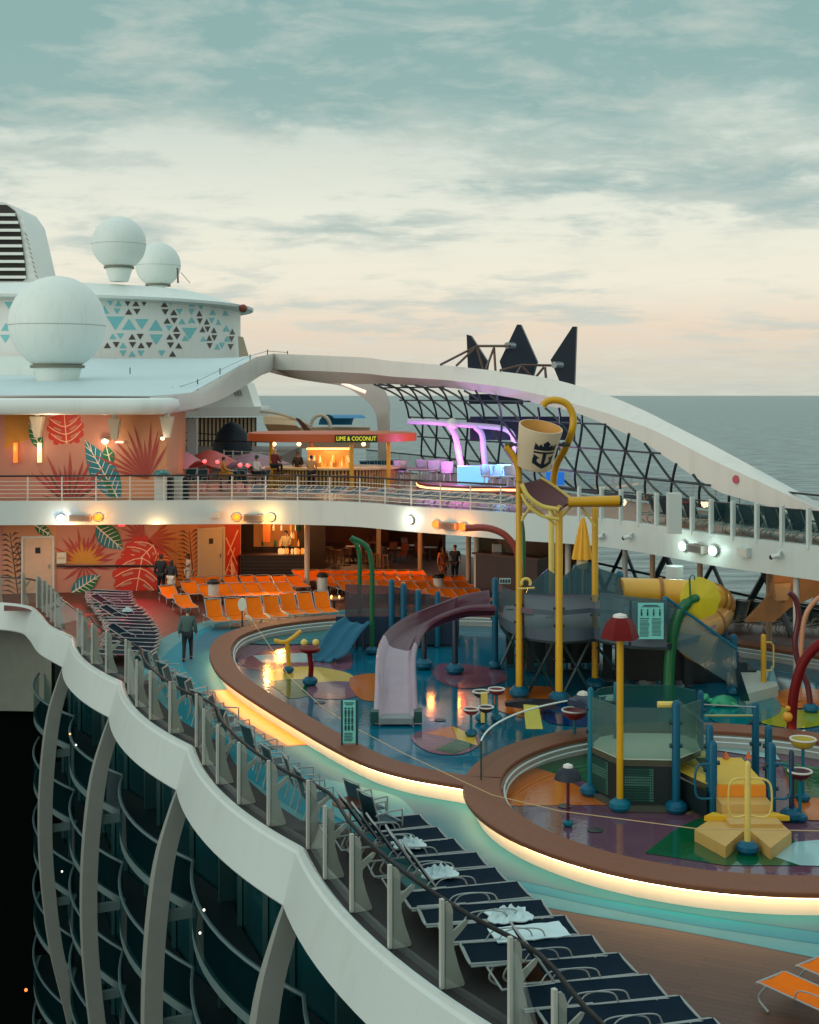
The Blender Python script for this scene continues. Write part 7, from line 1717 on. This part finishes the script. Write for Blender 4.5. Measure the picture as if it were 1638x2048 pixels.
    te = [e for e in E if e[0] in tk and e[1] in tk]; save_n = J['neck']; save_p = J['pel']; J['neck'] = (0, 0, 1.462); J['pel'] = (0, 0, .90)
    vs, fs = make(tk, te, lambda a: (1.22*bulk, .02) if a in ('chest', 'neck', 'shL', 'shR') else ((1.25*bulk, .02) if a == 'pel' else (1.15*bulk, .018)), 'pel'); J['neck'] = save_n; J['pel'] = save_p; m = MB(); m.add(vs, fs); parts.append(('top', m, [top]))
    J.update(save)
    bk_ = ['pel'] + [a+n_ for n_ in 'LR' for a in ('hp', 'kn', 'an')]
    sv2 = {}
    for n_ in 'LR':
        sv2['an'+n_] = J['an'+n_]; J['an'+n_] = tuple(Vector(J['an'+n_])+Vector((0, 0, .0)))
    if shorts: bk_ = [a for a in bk_ if not a.startswith('an')]
    be = [e for e in E if e[0] in bk_ and e[1] in bk_]; vs, fs = make(bk_, be, lambda a: (1.12, .014) if a[:2] == 'an' else ((1.2, .016) if a in ('pel', 'hpL', 'hpR') else (1.12, .010)), 'pel'); m = MB(); m.add(vs, fs); parts.append(('trousers' if not shorts else 'shorts', m, [bottom]))
    if skirt: m = MB(); m.lathe([(.21, .60), (.20, .75), (.155, .98), (.14, 1.0)], (0, 0, 0), 16); parts.append(('skirt', m, [bottom]))
    if not skirt or True:
        for n_ in 'LR':
            m = MB(); a_ = Vector(J['an'+n_]); m.tube([a_+Vector((0, -.05, -.035)), a_+Vector((0, .03, -.03)), a_+Vector((0, .13, -.05)), a_+Vector((0, .19, -.06))], [.045, .05, .042, .025], 8); parts.append(('shoe', m, [black]))
    m = MB(); m.lathe([(.080, -.07), (.090, -.01), (.088, .04), (.066, .08), (.01, .10)], hc+Vector((0, -.018, .008)), 16)
    if longhair: m.loft([[hc+Vector((x_*w_, -.075-.02*abs(1-abs(x_)), z_)) for x_ in (-1, -.5, 0, .5, 1)] + [hc+Vector((x_*w_, -.02, z_)) for x_ in (1, 0, -1)] for w_, z_ in ((.08, .06), (.105, -.05), (.11, -.18), (.07, -.27))])
    parts.append(('hair', m, [hair]))
    if hat: m = MB(); m.lathe([(.17, .02), (.105, .03), (.10, .10), (.02, .13)], hc+Vector((0, 0, .01)), 16); parts.append(('hat', m, [hat]))
    for nm, mm, ms in parts:
        for v_ in mm.v: v_ *= k_
        mm.build(nm, ms, root, smooth=70)
    root.location = loc; root.rotation_euler = (0, 0, heading - math.pi/2)
    if sit: root.location.z -= .46*k_ - .02
    return root
sk1 = mat('skin_light', (196, 150, 122), .5, var=.05); sk2 = mat('skin_brown', (120, 78, 56), .5, var=.05)
hd_ = mat('hair_dark', (22, 18, 16), .6); hg = mat('hair_grey', (74, 72, 66), .7); 
cl = lambda n_, c: mat('cloth_'+n_, c, .8, var=.12, vscale=9, bump=.2, bscale=30)
N_ = R(90)
person('man in a grey green jacket and dark trousers walking away past the pool', G(375, 1321), R(94), sk1, cl('jacket', (74, 96, 92)), cl('navyt', (14, 24, 34)), hg, 'walk', 1.78, bulk=1.12)
person('broad man in dark clothes standing with his back turned before the red leaf mural', G(322, 1189), R(85), sk2, cl('dark1', (16, 26, 38)), cl('dark2', (18, 22, 30)), hd_, 'stand', 1.80, sleeves=True)
person('shorter person in a dark top and white skirt beside the broad man', G(343, 1191), R(80), sk2, cl('dark3', (26, 34, 44)), cl('white1', (200, 186, 170)), hd_, 'stand', 1.58, shorts=True, longhair=True, skirt=True)
person('woman in white with long dark hair and raised forearms by the gold fronds', G(377, 1179), R(200), sk2, cl('white2', (196, 184, 172)), cl('white1', (200, 186, 170)), hd_, 'fold', 1.66, shorts=True, longhair=True, sleeves=False)
person('dark figure standing behind the white pedestal on the upper terrace', Vector(((385-CX)/F*84, 84, 5.2)), R(-60), sk2, black, black, hd_, 'stand', 1.75)
person('bartender in black and white behind the open bar', Vector((bx-1.75, by-.4, ZU)), R(-95), sk2, cl('barblack', (24, 26, 30)), black, hd_, 'lean', 1.80)
person('seated guest in a dark red top at the left end of the open bar', Vector((bx-2.75, by-2.35, ZU+.76)), R(60), sk1, cl('red1', (120, 40, 34)), cl('dark2', (18, 22, 30)), mat('hair_fair', (190, 150, 100), .6), 'sit', 1.68, longhair=True)
person('guest in tan leaning over the open bar counter', Vector((bx-.9, by-2.45, ZU)), R(80), sk1, cl('tan1', (196, 140, 90)), cl('dark2', (18, 22, 30)), hd_, 'lean', 1.70, sleeves=False)
person('seated guest with a green hat and pale shirt left of the open bar', Vector(((513-CX)/F*64.2, 64.2, ZU+.45)), R(-30), sk1, cl('pale1', (200, 190, 176)), cl('dark2', (18, 22, 30)), hd_, 'sit', 1.72, hat=mat('hat_green', (20, 60, 50), .7))
person('seated guest in yellow at a table under the shell canopies', Vector(((447-CX)/F*63.4, 63.4, ZU+.45)), R(10), sk1, cl('yell', (190, 130, 40)), cl('yell', (190, 130, 40)), hd_, 'sit', 1.70)
person('woman in a rust patterned dress standing in the shaded lounge', G(886, 1164), R(-70), sk2, cl('rust', (150, 84, 52)), cl('rust', (150, 84, 52)), hd_, 'stand', 1.66, skirt=True, longhair=True)
person('man in a dark tee shirt standing right of the woman in the shaded lounge', G(910, 1164), R(-110), sk1, cl('dark1', (16, 26, 38)), cl('dark2', (18, 22, 30)), hd_, 'stand', 1.78, sleeves=False)
person('staff member in pale clothes behind the brown counter desk', Vector(((1002-CX)/F*58.2, 58.2, .75)), R(-60), sk2, cl('pale2', (176, 164, 150)), cl('dark2', (18, 22, 30)), cl('pale3', (160, 150, 140)), 'fold', 1.62)
person('barman in a pale shirt behind the dark panelled drinks bar', Vector(((572-CX)/F*66, 66, .35)), R(-90), sk1, cl('pale4', (214, 190, 140)), cl('dark2', (18, 22, 30)), hd_, 'lean', 1.76)
# ---- coloured lights of the fittings
p = G(205, 1205); spot_light('red_flood', (p.x+.5, p.y+1.5, 3.1), (p.x+1.0, p.y-1.2, .3), (1, .05, .10), 1100, 85, .9)
p = G(160, 1165); point_light('violet_flood', (p.x, p.y-3.0, 1.9), (.45, .35, 1), 20, .1)
p = G(500, 1215); spot_light('orange_flood', (p.x+.3, p.y+2.2, 3.1), (p.x+.8, p.y+.2, .3), (1, .30, .03), 1800, 75, 1)
p = G(560, 1170); point_light('orange_wash', (p.x, p.y, 2.9), (1, .40, .08), 240, .2)
p = G(820, 1165); point_light('orange_wash', (p.x, p.y, 2.9), (1, .36, .07), 260, .2)
p = G(200, 1150); point_light('mural_wash', (-15, 56.9, 3.0), (1, .62, .30), 80, .2)
point_light('mural_wash', (-11.2, 57.6, 3.0), (1, .60, .28), 70, .2)
point_light('upper_wash', (-16, 57.9, 7.6), (1, .74, .48), 60, .3)
# red lamp over the packed loungers
m = MB(); p = G(205, 1205); q = Vector((p.x+.5, p.y+1.5, 3.17)); m.lathe([(.12, 0), (.14, .06)], q, 12); tag(m.build('ceiling_lamp', mat('lamp_red', (255, 40, 50), .5, var=0, emit=(255, 40, 50), estr=4)), 'small red ceiling lamp under the band above the packed dark loungers', 'lamp')
